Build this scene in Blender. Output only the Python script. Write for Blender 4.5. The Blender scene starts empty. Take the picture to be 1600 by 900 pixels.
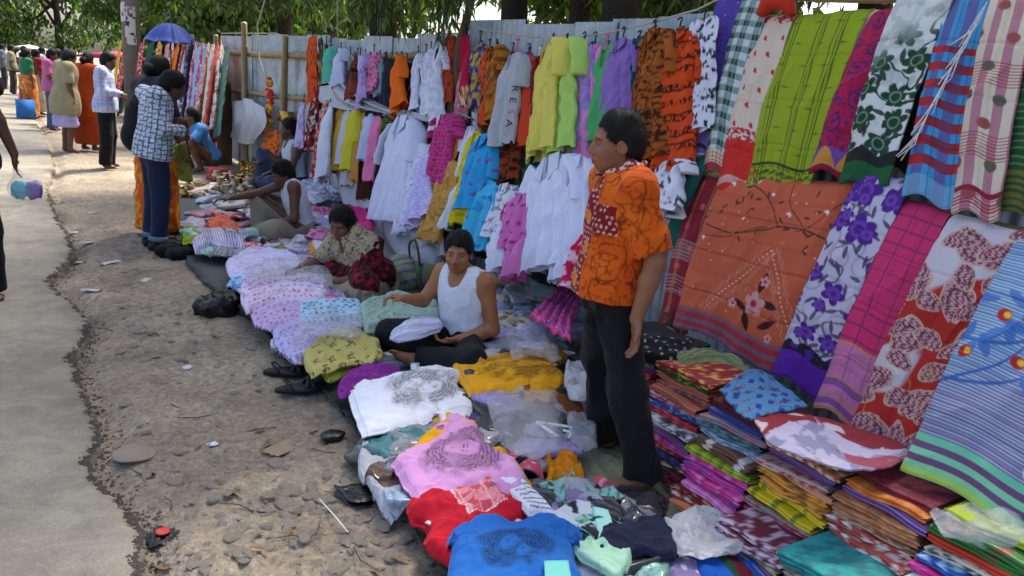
import bpy, math, random
import numpy as np
from mathutils import Vector, Matrix
S = bpy.context.scene
COL = S.collection
rng = np.random.default_rng(7)
random.seed(7)
R = math.radians
# ------------------------------------------------------------------ camera
F_PX, CAM_H, ROLL, PITCH, YAW = 1220.0, 1.68, 0.08, R(14.5587), R(33.2998)
def _basis():
    c, s = math.cos(YAW), math.sin(YAW)
    Rv = np.array([c, -s, 0.0])
    Uv = np.array([s*math.sin(PITCH), c*math.sin(PITCH), math.cos(PITCH)])
    Fv = np.array([s*math.cos(PITCH), c*math.cos(PITCH), -math.sin(PITCH)])
    cr, sr = math.cos(ROLL), math.sin(ROLL)
    return cr*Rv + sr*Uv, -sr*Rv + cr*Uv, Fv
CX, CY, CF = _basis()
CP = np.array([0, 0, CAM_H])
cam_d = bpy.data.cameras.new('camera'); cam = bpy.data.objects.new('camera', cam_d); COL.objects.link(cam)
m = Matrix.Identity(4)
for i in range(3):
    m[i][0], m[i][1], m[i][2], m[i][3] = CX[i], CY[i], -CF[i], CP[i]
cam.matrix_world = m
cam_d.sensor_width = 36; cam_d.lens = 36*F_PX/1600; cam_d.clip_end = 2000; cam_d.clip_start = 0.05
S.camera = cam
# ------------------------------------------------------------------ sky, sun, exposure
SUN_AZ, SUN_EL = R(62), R(60)      # azimuth clockwise from +Y (down the street): high, behind the fence
w = bpy.data.worlds.new('World'); S.world = w; w.use_nodes = True
nt = w.node_tree; bg = nt.nodes['Background']
sk = nt.nodes.new('ShaderNodeTexSky'); sk.sky_type = 'NISHITA'; sk.sun_disc = False
sk.sun_elevation = SUN_EL; sk.sun_rotation = SUN_AZ; sk.air_density = .8; sk.dust_density = 4.5; sk.ozone_density = 1.0
nt.links.new(sk.outputs[0], bg.inputs[0]); bg.inputs[1].default_value = 0.15
sd = bpy.data.lights.new('sun', 'SUN'); sd.energy = 2.6; sd.angle = R(9); sd.color = (1, .94, .84)
so = bpy.data.objects.new('sun', sd); COL.objects.link(so)
to_sun = Vector((math.sin(SUN_AZ)*math.cos(SUN_EL), math.cos(SUN_AZ)*math.cos(SUN_EL), math.sin(SUN_EL)))
so.rotation_euler = to_sun.to_track_quat('Z', 'Y').to_euler()
vs = S.view_settings; vs.view_transform = 'Standard'; vs.look = 'None'; vs.exposure = 1.55; vs.gamma = 1.0
vs.use_curve_mapping = False
# ------------------------------------------------------------------ helpers
def ray(u, v):
    return CX*((u-800)/F_PX) + CY*(-(v-450)/F_PX) + CF
def gz(u, v, z=0.0):
    r = ray(u, v); return CP + r*((z-CAM_H)/r[2])
def gx(u, v, X):
    r = ray(u, v); return CP + r*(X/r[0])
def gy(u, v, Y):
    r = ray(u, v); return CP + r*(Y/r[1])
def pxm(p):                                     # picture pixels per metre at a world point
    return F_PX/float(np.dot(np.asarray(p)-CP, CF))
def hx(s):
    c = np.array([int(s[i:i+2], 16)/255 for i in (0, 2, 4)])
    return np.where(c <= .04045, c/12.92, ((c+.055)/1.055)**2.4)
def hsh(a, b, c=0, s=0):
    n = (a.astype(np.int64)*374761393 + b.astype(np.int64)*668265263 + np.int64(c)*2147483647 + np.int64(s)*1274126177) & 0xffffffff if np.isscalar(c) else (a.astype(np.int64)*374761393 + b.astype(np.int64)*668265263 + c.astype(np.int64)*1103515245 + np.int64(s)*1274126177) & 0xffffffff
    n = ((n ^ (n >> 13))*1274126177) & 0xffffffff
    n = ((n ^ (n >> 16))*2246822519) & 0xffffffff
    return ((n ^ (n >> 15)) & 0xffff)/65535.0
def vn(x, y, s=0):
    xi, yi = np.floor(x), np.floor(y); fx, fy = x-xi, y-yi
    fx = fx*fx*(3-2*fx); fy = fy*fy*(3-2*fy); xi = xi.astype(int); yi = yi.astype(int)
    a, b, c, d = hsh(xi, yi, 0, s), hsh(xi+1, yi, 0, s), hsh(xi, yi+1, 0, s), hsh(xi+1, yi+1, 0, s)
    return (a*(1-fx)+b*fx)*(1-fy) + (c*(1-fx)+d*fx)*fy
def fbm(x, y, s=0, o=3):
    r = 0; a = .5
    for i in range(o):
        r = r + a*vn(x, y, s+i*17); x = x*2.03; y = y*2.03; a *= .5
    return r/(1-.5**o)
def vn3(p, s=0):
    q = np.floor(p); f = p-q; f = f*f*(3-2*f); q = q.astype(int); r = 0
    for dx in (0, 1):
        for dy in (0, 1):
            for dz in (0, 1):
                wgt = (f[:, 0] if dx else 1-f[:, 0])*(f[:, 1] if dy else 1-f[:, 1])*(f[:, 2] if dz else 1-f[:, 2])
                r = r + wgt*hsh(q[:, 0]+dx, q[:, 1]+dy, q[:, 2]+dz, s)
    return r
def make_mesh(name, V, Fc, col=None, smooth=True):
    V = np.asarray(V, dtype=np.float32).reshape(-1, 3)
    me = bpy.data.meshes.new(name)
    if isinstance(Fc, np.ndarray):
        k = Fc.shape[1]; nF = len(Fc); idx = Fc.astype(np.int32).ravel(); st = np.arange(nF, dtype=np.int32)*k; tot = np.full(nF, k, np.int32)
    else:
        tot = np.array([len(f) for f in Fc], np.int32); nF = len(Fc); st = (np.cumsum(tot)-tot).astype(np.int32)
        idx = np.array([i for f in Fc for i in f], np.int32)
    me.vertices.add(len(V)); me.vertices.foreach_set('co', V.ravel())
    me.loops.add(len(idx)); me.loops.foreach_set('vertex_index', idx)
    me.polygons.add(nF); me.polygons.foreach_set('loop_start', st); me.polygons.foreach_set('loop_total', tot)
    if smooth: me.polygons.foreach_set('use_smooth', np.ones(nF, bool))
    if col is not None:
        a = me.color_attributes.new('Col', 'FLOAT_COLOR', 'POINT')
        c = np.ones((len(V), 4), np.float32); c[:, :3] = np.clip(col, 0, 1)
        a.data.foreach_set('color', c.ravel())
    me.update(calc_edges=True); me.validate()
    return me
def link(name, data, mat=None, parent=None):
    o = bpy.data.objects.new(name, data); COL.objects.link(o)
    if mat is not None and data is not None and not data.materials: data.materials.append(mat)
    if parent is not None: o.parent = parent
    return o
LABELS = set()
def tag(o, label=None, cat=None, group=None, kind=None):
    if label: o['label'] = label
    if cat: o['category'] = cat
    if group: o['group'] = group
    if kind: o['kind'] = kind
    return o
def obj(name, V, Fc, mat, parent=None, col=None, smooth=True, **kw):
    V = np.asarray(V, float).reshape(-1, 3)
    loc = None
    if parent is None and len(V):                # origin at the base of the thing
        loc = np.array([V[:, 0].mean(), V[:, 1].mean(), V[:, 2].min()]); V = V-loc
    elif parent is not None:
        q = parent
        while q is not None: V = V-np.array(q.location); q = q.parent
    o = link(name, make_mesh(name, V, Fc, col, smooth), mat, parent)
    if loc is not None: o.location = loc
    return tag(o, **kw)
def thing(name, label, cat, loc=(0, 0, 0), group=None, kind=None):
    o = bpy.data.objects.new(name, None); COL.objects.link(o); o.location = tuple(float(x) for x in loc); o.empty_display_size = .1
    return tag(o, label, cat, group, kind)
def join(parts):
    Vs, Fs, n = [], [], 0
    for V, Fc in parts:
        V = np.asarray(V, float).reshape(-1, 3); Vs.append(V)
        Fs += [tuple(int(i)+n for i in f) for f in Fc]; n += len(V)
    return np.concatenate(Vs), Fs
def tube(P, rad, n=8, cap=True, flat=1.0):
    P = np.asarray(P, float); k = len(P); rad = np.broadcast_to(np.asarray(rad, float), (k,))
    T = np.gradient(P, axis=0); T /= np.linalg.norm(T, axis=1)[:, None]+1e-9
    ref = np.array([0, 0, 1.0]) if abs(T[0][2]) < .9 else np.array([1.0, 0, 0])
    V = []
    A = np.cross(T[0], ref); A /= np.linalg.norm(A)
    for i in range(k):
        A = A-T[i]*A.dot(T[i]); A /= np.linalg.norm(A); B = np.cross(T[i], A)
        th = np.arange(n)*2*np.pi/n
        V.append(P[i]+rad[i]*(np.cos(th)[:, None]*A+flat*np.sin(th)[:, None]*B))
    V = np.concatenate(V); Fc = []
    for i in range(k-1):
        for j in range(n):
            a, b = i*n+j, i*n+(j+1) % n; Fc.append((a, b, b+n, a+n))
    if cap: Fc.append(tuple(range(n-1, -1, -1))); Fc.append(tuple(range((k-1)*n, k*n)))
    return V, Fc
def box(c, s, rz=0):
    c = np.asarray(c, float); s = np.asarray(s, float)/2
    V = np.array([[x, y, z] for x in (-1, 1) for y in (-1, 1) for z in (-1, 1)])*s
    ca, sa = math.cos(rz), math.sin(rz); V = np.stack([V[:, 0]*ca-V[:, 1]*sa, V[:, 0]*sa+V[:, 1]*ca, V[:, 2]], 1)+c
    return V, [(0, 1, 3, 2), (4, 6, 7, 5), (0, 4, 5, 1), (2, 3, 7, 6), (0, 2, 6, 4), (1, 5, 7, 3)]
def lathe(c, prof, n=14):
    c = np.asarray(c, float); th = np.arange(n)*2*np.pi/n
    V = np.concatenate([np.stack([r*np.cos(th), r*np.sin(th), np.full(n, z)], 1) for r, z in prof])+c
    Fc = [(i*n+j, i*n+(j+1) % n, (i+1)*n+(j+1) % n, (i+1)*n+j) for i in range(len(prof)-1) for j in range(n)]
    Fc.append(tuple(range(n-1, -1, -1))); Fc.append(tuple(range((len(prof)-1)*n, len(prof)*n)))
    return V, Fc
def gridfaces(nu, nv):
    i = np.arange(nu-1)[:, None]*nv + np.arange(nv-1)[None, :]
    i = i.ravel(); return np.stack([i, i+nv, i+nv+1, i+1], 1)
# ------------------------------------------------------------------ materials
def new_mat(name):
    mt = bpy.data.materials.new(name); mt.use_nodes = True; n = mt.node_tree
    return mt, n, n.nodes['Principled BSDF']
def N(n, t, **kw):
    q = n.nodes.new(t)
    for k, v in kw.items():
        if k in q.inputs.keys(): q.inputs[k].default_value = v
        else: setattr(q, k, v)
    return q
def add_bump(n, b, scale, strength, dist=.01, detail=4, coord='Object'):
    tc = N(n, 'ShaderNodeTexCoord'); no = N(n, 'ShaderNodeTexNoise', Scale=scale, Detail=detail)
    n.links.new(tc.outputs[coord], no.inputs['Vector'])
    bp = N(n, 'ShaderNodeBump', Strength=strength, Distance=dist)
    n.links.new(no.outputs['Fac'], bp.inputs['Height']); n.links.new(bp.outputs[0], b.inputs['Normal'])
    return tc, no
def plain(name, c, rough=.7, metal=0, var=.15, vscale=6, bump=.0, bscale=60, spec=.4, dist=.01):
    mt, n, b = new_mat(name)
    c = hx(c) if isinstance(c, str) else np.array(c)
    b.inputs['Roughness'].default_value = rough; b.inputs['Metallic'].default_value = metal
    b.inputs['Specular IOR Level'].default_value = spec
    tc = N(n, 'ShaderNodeTexCoord'); no = N(n, 'ShaderNodeTexNoise', Scale=vscale, Detail=5)
    n.links.new(tc.outputs['Object'], no.inputs['Vector'])
    mx = N(n, 'ShaderNodeMix', data_type='RGBA'); n.links.new(no.outputs['Fac'], mx.inputs[0])
    mx.inputs[6].default_value = (*(c*(1-var)), 1); mx.inputs[7].default_value = (*np.minimum(c*(1+var), 1), 1)
    n.links.new(mx.outputs[2], b.inputs['Base Color'])
    if bump: add_bump(n, b, bscale, bump, dist)
    return mt
def vmat(name, rough=.85, spec=.2, sheen=.04, weave=900, wst=.15, var=.12, vscale=9, wrinkle=.0, coat=0, trans=0, zs=1.0):
    """cloth or body material: colour comes from the mesh's own print (colour attribute), grain from noise"""
    mt, n, b = new_mat(name)
    at = N(n, 'ShaderNodeAttribute', attribute_name='Col')
    tc = N(n, 'ShaderNodeTexCoord'); no = N(n, 'ShaderNodeTexNoise', Scale=vscale, Detail=6, Roughness=.65)
    n.links.new(tc.outputs['Object'], no.inputs['Vector'])
    mr = N(n, 'ShaderNodeMapRange'); mr.inputs[3].default_value = 1-var; mr.inputs[4].default_value = 1+var
    n.links.new(no.outputs['Fac'], mr.inputs[0])
    vm = N(n, 'ShaderNodeVectorMath', operation='SCALE'); n.links.new(at.outputs['Color'], vm.inputs[0]); n.links.new(mr.outputs[0], vm.inputs['Scale'])
    n.links.new(vm.outputs[0], b.inputs['Base Color'])
    b.inputs['Roughness'].default_value = rough; b.inputs['Specular IOR Level'].default_value = spec
    b.inputs['Sheen Weight'].default_value = sheen; b.inputs['Sheen Roughness'].default_value = .5
    if coat: b.inputs['Coat Weight'].default_value = coat; b.inputs['Coat Roughness'].default_value = .12
    if wst or wrinkle:
        n1 = N(n, 'ShaderNodeTexNoise', Scale=weave, Detail=2); n.links.new(tc.outputs['Object'], n1.inputs['Vector'])
        n2 = N(n, 'ShaderNodeTexNoise', Scale=22, Detail=5, Roughness=.6, Distortion=.6); mp = N(n, 'ShaderNodeMapping'); mp.inputs['Scale'].default_value = (1, 1, zs); n.links.new(tc.outputs['Object'], mp.inputs[0]); n.links.new(mp.outputs[0], n2.inputs['Vector'])
        b1 = N(n, 'ShaderNodeBump', Strength=wst, Distance=.002); n.links.new(n1.outputs['Fac'], b1.inputs['Height'])
        b2 = N(n, 'ShaderNodeBump', Strength=wrinkle, Distance=.03); n.links.new(n2.outputs['Fac'], b2.inputs['Height'])
        n.links.new(b1.outputs[0], b2.inputs['Normal']); n.links.new(b2.outputs[0], b.inputs['Normal'])
    if trans:
        tr = N(n, 'ShaderNodeBsdfTranslucent'); n.links.new(vm.outputs[0], tr.inputs[0])
        mx = N(n, 'ShaderNodeMixShader'); mx.inputs[0].default_value = trans
        out = n.nodes['Material Output']
        n.links.new(b.outputs[0], mx.inputs[1]); n.links.new(tr.outputs[0], mx.inputs[2]); n.links.new(mx.outputs[0], out.inputs[0])
    return mt
M = {}
M['cotton'] = vmat('cotton', wrinkle=.22)
M['hung'] = vmat('hung_cotton', wrinkle=.3, trans=.12, zs=.16)
M['saree'] = vmat('saree_weave', zs=.3, rough=.7, spec=.25, sheen=.04, weave=700, wrinkle=.14, trans=.08)
M['skin'] = vmat('skin', rough=.5, spec=.4, sheen=.0, weave=350, wst=.08, var=.10, vscale=14)
M['hair'] = vmat('hair', rough=.62, spec=.22, sheen=0, weave=260, wst=.5, var=.3, vscale=60)
M['pack'] = vmat('plastic_wrapped_cloth', rough=.5, spec=.5, sheen=0, weave=70, wst=.6, wrinkle=1.0, coat=.7)
M['folded'] = vmat('folded_cloth', rough=.6, spec=.35, wrinkle=.22, sheen=.03, weave=600, coat=.12)
def film(name, tint, a, rough=.25):
    mt, n, b = new_mat(name); b.inputs['Base Color'].default_value = (*hx(tint), 1); b.inputs['Roughness'].default_value = rough
    b.inputs['Specular IOR Level'].default_value = .6
    add_bump(n, b, 26, .7, .03, 5)
    tc = N(n, 'ShaderNodeTexCoord'); no = N(n, 'ShaderNodeTexNoise', Scale=14, Detail=4); n.links.new(tc.outputs['Object'], no.inputs['Vector'])
    mr = N(n, 'ShaderNodeMapRange'); mr.inputs[1].default_value = .3; mr.inputs[2].default_value = .7; mr.inputs[3].default_value = a-.05; mr.inputs[4].default_value = a+.05
    n.links.new(no.outputs['Fac'], mr.inputs[0]); n.links.new(mr.outputs[0], b.inputs['Alpha'])
    return mt
M['film'] = film('clear_plastic_film', 'd6d8dc', .22)
M['milky'] = film('milky_plastic', 'c6c8cc', .72, .35)
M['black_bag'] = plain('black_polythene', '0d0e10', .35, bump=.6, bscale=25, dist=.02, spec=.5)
M['tarp'] = plain('grey_tarpaulin', '4a4c4b', .6, bump=.5, bscale=18, dist=.02, var=.3)
M['bamboo'] = plain('bamboo', '8d7a55', .6, var=.3, vscale=12, bump=.3, bscale=40)
M['wood'] = plain('rough_wood', '5b4a38', .85, var=.4, vscale=14, bump=.8, bscale=30)
M['rope'] = plain('nylon_rope', 'a9a596', .8)
M['brass'] = plain('brass', 'b98f3e', .25, metal=.95, var=.25, vscale=30)
M['steel'] = plain('steel_ware', 'b8a48c', .3, metal=.85, var=.2, vscale=30)
M['plastic_black'] = plain('black_plastic', '121214', .4)
M['plastic_white'] = plain('white_plastic', 'd8d8d6', .4, var=.05)
M['plastic_pink'] = plain('pink_plastic', 'e0486e', .4, var=.05)
M['rubber'] = plain('black_rubber', '1b1a1a', .6, bump=.2)
M['white_paint'] = plain('white_paper', 'cfcfcc', .7, var=.08)
# ------------------------------------------------------------------ ground, road, fence, trees
EDGE = [(232, 1010), (218, 930), (212, 890), (222, 835), (188, 778), (142, 748), (134, 716), (152, 692), (142, 640), (120, 590), (109, 556), (131, 530), (135, 500), (106, 470), (74, 440), (95, 420), (113, 400), (106, 370), (91, 350), (80, 320), (72, 295), (84, 262), (80, 240), (62, 205), (52, 180), (36, 150)]
ed = np.array([gz(u, v)[:2] for u, v in EDGE])
ed = np.vstack([[ed[0][0]+.02, -6.0], ed, [ed[-1][0]-.1, 45.0], [ed[-1][0]-.3, 120.0]])
def edge_x(y):
    o = np.argsort(ed[:, 1]); return np.interp(y, ed[o, 1], ed[o, 0])
def smooth_edge(y):
    return edge_x(y) + .03*(vn(y*9, y*0+3, 5)-.5) + .025*(vn(y*23, y*0+1, 6)-.5)
def ground_h(x, y):
    z = .05*(fbm(x*.9, y*.9, 3)-.5) + .040*(fbm(x*4, y*4, 4)-.5) + .045*np.clip(fbm(x*11, y*11, 8)-.52, 0, 1)*2+.012*(fbm(x*26, y*26, 12, 2)-.5)
    near = np.exp(-((x-smooth_edge(y)-.05)/.09)**2); z = z-.05*near*(.4+vn(y*3, y*0, 2))
    d = np.clip((x-1.0)/.3, 0, 1); z = z*(1-.8*d)-.012
    return z
# one sheet, dense near the camera
ys = np.concatenate([np.linspace(-6, 1.0, 15)[:-1], np.linspace(1.0, 9, 250)[:-1], np.linspace(9, 26, 80)[:-1], np.linspace(26, 600, 25)])
xs = np.concatenate([np.linspace(-400, -6, 12)[:-1], np.linspace(-6, -.2, 12)[:-1], np.linspace(-.2, 1.6, 90)[:-1], np.linspace(1.6, 6, 25)[:-1], np.linspace(6, 400, 14)])
X, Y = np.meshgrid(xs, ys, indexing='ij'); Z = ground_h(X, Y)
mt, n, b = new_mat('packed_earth'); M['earth'] = mt
tc = N(n, 'ShaderNodeTexCoord'); n1 = N(n, 'ShaderNodeTexNoise', Scale=1.6, Detail=9, Roughness=.7); n2 = N(n, 'ShaderNodeTexNoise', Scale=28, Detail=8, Roughness=.75)
n3 = N(n, 'ShaderNodeTexVoronoi', Scale=55)
for q in (n1, n2, n3): n.links.new(tc.outputs['Object'], q.inputs['Vector'])
cr = N(n, 'ShaderNodeValToRGB'); cr.color_ramp.elements[0].color = (*hx('81776a'), 1); cr.color_ramp.elements[1].color = (*hx('ab9f8b'), 1)
cr.color_ramp.elements[0].position = .36; cr.color_ramp.elements[1].position = .62
n.links.new(n1.outputs['Fac'], cr.inputs[0])
cr2 = N(n, 'ShaderNodeValToRGB'); cr2.color_ramp.elements[0].color = (.45, .45, .46, 1); cr2.color_ramp.elements[1].color = (1.25, 1.22, 1.18, 1)
cr2.color_ramp.elements[0].position = .32; cr2.color_ramp.elements[1].position = .68
n.links.new(n2.outputs['Fac'], cr2.inputs[0])
mx = N(n, 'ShaderNodeMix', data_type='RGBA', blend_type='MULTIPLY'); mx.inputs[0].default_value = 1
n.links.new(cr.outputs[0], mx.inputs[6]); n.links.new(cr2.outputs[0], mx.inputs[7]); n.links.new(mx.outputs[2], b.inputs['Base Color'])
b.inputs['Roughness'].default_value = .95; b.inputs['Specular IOR Level'].default_value = .15
bp = N(n, 'ShaderNodeBump', Strength=.7, Distance=.02); n.links.new(n2.outputs['Fac'], bp.inputs['Height'])
bp2 = N(n, 'ShaderNodeBump', Strength=.35, Distance=.01); n.links.new(n3.outputs['Distance'], bp2.inputs['Height'])
n.links.new(bp.outputs[0], bp2.inputs['Normal']); n.links.new(bp2.outputs[0], b.inputs['Normal'])
ground = obj('ground', np.stack([X, Y, Z], -1).reshape(-1, 3), gridfaces(len(xs), len(ys)), M['earth'], kind='structure')
# asphalt road, its broken edge standing a few centimetres proud of the dirt
mt, n, b = new_mat('worn_asphalt'); M['asphalt'] = mt
tc = N(n, 'ShaderNodeTexCoord'); n1 = N(n, 'ShaderNodeTexNoise', Scale=.9, Detail=7, Roughness=.65); n2 = N(n, 'ShaderNodeTexNoise', Scale=150, Detail=4, Roughness=.8); n3 = N(n, 'ShaderNodeTexVoronoi', Scale=170)
for q in (n1, n2, n3): n.links.new(tc.outputs['Object'], q.inputs['Vector'])
cr = N(n, 'ShaderNodeValToRGB'); cr.color_ramp.elements[0].color = (*hx('77736a'), 1); cr.color_ramp.elements[1].color = (*hx('9b978b'), 1)
cr.color_ramp.elements[0].position = .35; cr.color_ramp.elements[1].position = .65; n.links.new(n1.outputs['Fac'], cr.inputs[0])
cr2 = N(n, 'ShaderNodeValToRGB'); cr2.color_ramp.elements[0].color = (.68, .68, .68, 1); cr2.color_ramp.elements[1].color = (1.22, 1.21, 1.18, 1)
cr2.color_ramp.elements[0].position = .3; cr2.color_ramp.elements[1].position = .7; n.links.new(n2.outputs['Fac'], cr2.inputs[0])
mx = N(n, 'ShaderNodeMix', data_type='RGBA', blend_type='MULTIPLY'); mx.inputs[0].default_value = 1
n.links.new(cr.outputs[0], mx.inputs[6]); n.links.new(cr2.outputs[0], mx.inputs[7]); n.links.new(mx.outputs[2], b.inputs['Base Color'])
b.inputs['Roughness'].default_value = .85; b.inputs['Specular IOR Level'].default_value = .3
n4 = N(n, 'ShaderNodeTexNoise', Scale=4.5, Detail=9, Roughness=.75, Distortion=1.2); n.links.new(tc.outputs['Object'], n4.inputs['Vector'])
cr3 = N(n, 'ShaderNodeValToRGB'); cr3.color_ramp.elements[0].color = (.74, .73, .71, 1); cr3.color_ramp.elements[1].color = (1.1, 1.07, 1.0, 1); cr3.color_ramp.elements[0].position = .34; cr3.color_ramp.elements[1].position = .6; n.links.new(n4.outputs['Fac'], cr3.inputs[0])
mx3 = N(n, 'ShaderNodeMix', data_type='RGBA', blend_type='MULTIPLY'); mx3.inputs[0].default_value = 1; n.links.new(mx.outputs[2], mx3.inputs[6]); n.links.new(cr3.outputs[0], mx3.inputs[7]); n.links.new(mx3.outputs[2], b.inputs['Base Color'])
bp = N(n, 'ShaderNodeBump', Strength=.45, Distance=.006); n.links.new(n3.outputs['Distance'], bp.inputs['Height']); n.links.new(bp.outputs[0], b.inputs['Normal'])
ry = np.concatenate([np.linspace(-6, 1.5, 20)[:-1], np.linspace(1.5, 12, 700)[:-1], np.linspace(12, 40, 200)[:-1], np.linspace(40, 500, 30)])
ex = smooth_edge(ry); cols = []
for k, (dx, dz) in enumerate([(.016, -.07), (.006, -.020), (-.008, .006), (-.04, .015), (-.14, .020)]):
    jit = .035*(vn(ry*26, ry*0+k*.3, 9)-.5)+.02*(vn(ry*70, ry*0+k, 9)-.5) if k < 4 else 0
    cols.append(np.stack([ex+dx+jit, ry, np.full_like(ry, dz)+(.012*(vn(ry*30, ry*0+k, 11)-.5) if k in (1, 2) else 0)], 1))
for xx in (-.6, -1.2, -2.5, -5, -8.5):
    cols.append(np.stack([np.minimum(ex-.4, xx+0*ry), ry, np.full_like(ry, .022+.004*xx/8)], 1))
V = np.stack(cols, 0); nu, nv = V.shape[:2]
obj('road', V.reshape(-1, 3), gridfaces(nu, nv)[:, ::-1], M['asphalt'], kind='structure')
# stones bedded in the dirt (pieces of the ground)
def stone_mesh(seed):
    r = np.random.default_rng(seed); nphi, nth = 5, 9
    V = [(0, 0, 1.0)]
    for i in range(1, nphi):
        ph = math.pi*.5*i/(nphi-1)
        for j in range(nth):
            th = 2*math.pi*j/nth; k = 1+.55*(r.random()-.5)
            V.append((math.sin(ph)*math.cos(th)*k, math.sin(ph)*math.sin(th)*k, math.cos(ph)**.28*(1+.35*(r.random()-.5))-(.5 if i == nphi-1 else 0)))
    Fc = [(0, 1+j, 1+(j+1) % nth) for j in range(nth)]
    for i in range(nphi-2):
        for j in range(nth):
            a, c = 1+i*nth+j, 1+i*nth+(j+1) % nth; Fc.append((a, a+nth, c+nth, c))
    return make_mesh('stone', V, Fc, None, False)
M['stone'] = plain('grey_stone', '8b8375', .95, var=.3, vscale=3, bump=.6, bscale=8, dist=.05)
stones = [stone_mesh(i) for i in range(7)]
for s in stones: s.materials.append(M['stone'])
r = np.random.default_rng(3); big = []
for k in range(150):
    big.append((r.uniform(300, 690), r.uniform(745, 900), r.uniform(.012, .036)))
for k in range(75):
    big.append((r.uniform(170, 560), r.uniform(520, 780), r.uniform(.010, .04)))
for k in range(60):
    big.append((r.uniform(110, 420), r.uniform(400, 560), r.uniform(.008, .035)))
for k in range(130): big.append((r.uniform(120, 690), r.uniform(400, 900), r.uniform(.006, .016)))
for u, v, sz in big:
    p = gz(u, v); 
    if p[0] < smooth_edge(p[1])+.06: continue
    o = link('stone', stones[int(r.integers(7))], None, ground)
    o.location = Vector((p[0], p[1], float(ground_h(p[0:1], p[1:2])[0])-sz*.08))-ground.location
    o.scale = (sz*r.uniform(.8, 1.5), sz*r.uniform(.7, 1.1), sz*r.uniform(.2, .42)); o.rotation_euler = (r.normal()*.12, r.normal()*.12, r.uniform(0, 6))
# gravel and crumbs: uncountable
def scatter_bits(name, pts, sizes, mat, label, cat, seed, flat=.5):
    r = np.random.default_rng(seed); base = np.array([[1, 0, 0], [-.4, .9, 0], [-.5, -.8, 0], [0, 0, 1.0]]); fc = np.array([[0, 1, 3], [1, 2, 3], [2, 0, 3]])
    th = r.uniform(0, 6.28, len(pts)); c, s = np.cos(th), np.sin(th); Bv = np.broadcast_to(base, (len(pts), 4, 3)).copy()
    Bv += r.normal(0, .15, Bv.shape); Q = np.stack([Bv[..., 0]*c[:, None]-Bv[..., 1]*s[:, None], Bv[..., 0]*s[:, None]+Bv[..., 1]*c[:, None], Bv[..., 2]*flat], -1)
    V = pts[:, None, :]+Q*sizes[:, None, None]
    return obj(name, V.reshape(-1, 3), (fc[None]+np.arange(len(pts))[:, None, None]*4).reshape(-1, 3), mat, smooth=False, label=label, cat=cat, kind='stuff')
nG = 14000
gy_ = 1.9+8*r.random(nG)**1.6; ge = smooth_edge(gy_)
gxx = np.where(r.random(nG) < .5, ge+.02+np.abs(r.normal(0, .13, nG)), ge+r.random(nG)*(1.25-ge))
sz = .0025+.011*r.random(nG)**3
scatter_bits('gravel', np.stack([gxx, gy_, ground_h(gxx, gy_)-.001], 1), sz, M['stone'], 'loose grit and gravel along the broken road edge and dirt strip', 'gravel', 5)
M['crumb'] = plain('asphalt_crumb', '47443e', .95, var=.5, vscale=25)
nC = 9000; gy_ = 1.9+9*r.random(nC)**1.5; gxx = smooth_edge(gy_)-.03+np.abs(r.normal(0, .055, nC))
scatter_bits('asphalt_crumbs', np.stack([gxx, gy_, np.where(gxx < smooth_edge(gy_)+.01, .004, ground_h(gxx, gy_)-.002)], 1), .003+.014*r.random(nC)**2.5, M['crumb'], 'dark crumbled asphalt along the broken road edge', 'rubble', 6, .7)
# ---- corrugated tin fence
mt, n, b = new_mat('galvanised_tin'); M['tin'] = mt
tc = N(n, 'ShaderNodeTexCoord'); n1 = N(n, 'ShaderNodeTexNoise', Scale=3, Detail=6, Roughness=.7); n.links.new(tc.outputs['Object'], n1.inputs['Vector'])
cr = N(n, 'ShaderNodeValToRGB'); cr.color_ramp.elements[0].color = (*hx('7d8890'), 1); cr.color_ramp.elements[1].color = (*hx('bcc6cc'), 1); cr.color_ramp.elements[0].position = .3; cr.color_ramp.elements[1].position = .7
n.links.new(n1.outputs['Fac'], cr.inputs[0]); n.links.new(cr.outputs[0], b.inputs['Base Color']); b.inputs['Metallic'].default_value = .35; b.inputs['Roughness'].default_value = .42
FX = 3.34
fence = thing('tin_fence', 'corrugated galvanised tin fence standing behind the hanging clothes', 'fence', (FX, 8, 0))
def tin(y0, y1, top, dx=0, lean=0):
    yy = np.linspace(y0, y1, int((y1-y0)/.0095)+2); zz = np.array([.02, top*.5, top])
    off = np.random.default_rng(int(y0*100)).normal(0, .006, 3)
    V = np.stack([np.stack([FX+dx+.010*np.sin(yy*2*np.pi/.076)+off[k]+lean*z, yy, np.full_like(yy, z+.015*(yy-y0))], 1) for k, z in enumerate(zz)])
    V2 = V+np.array([.004, 0, 0]); nu, nv = V.shape[:2]; f = gridfaces(nu, nv)
    obj('tin_sheet', np.concatenate([V.reshape(-1, 3), V2.reshape(-1, 3)]), np.concatenate([f, f[:, ::-1]+nu*nv]), M['tin'], fence)
edges_px = [(345, 57), (392, 55), (418, 54), (446, 56), (480, 55), (515, 60), (540, 63), (573, 57), (612, 60), (655, 53), (680, 51), (733, 30), (816, 29), (817, 44), (900, 37), (958, 34), (1030, 28), (1060, 25), (1100, 21), (1180, 16)]
for (u0, v0), (u1, v1) in zip(edges_px[:-1], edges_px[1:]):
    if u1-u0 < 3: continue
    a, b_ = gx(u0, v0, FX), gx(u1, v0 if u0 < 800 else v1, FX)
    tin(b_[1]-.03, a[1]+.03, max(b_[2], 1.9), dx=.012*(int(u0) % 3), lean=.0)
for y0, h in ((2.2, 1.95), (1.45, 1.92), (.7, 1.95), (0.0, 1.9)): tin(y0, y0+.8, h, .02)
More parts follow.
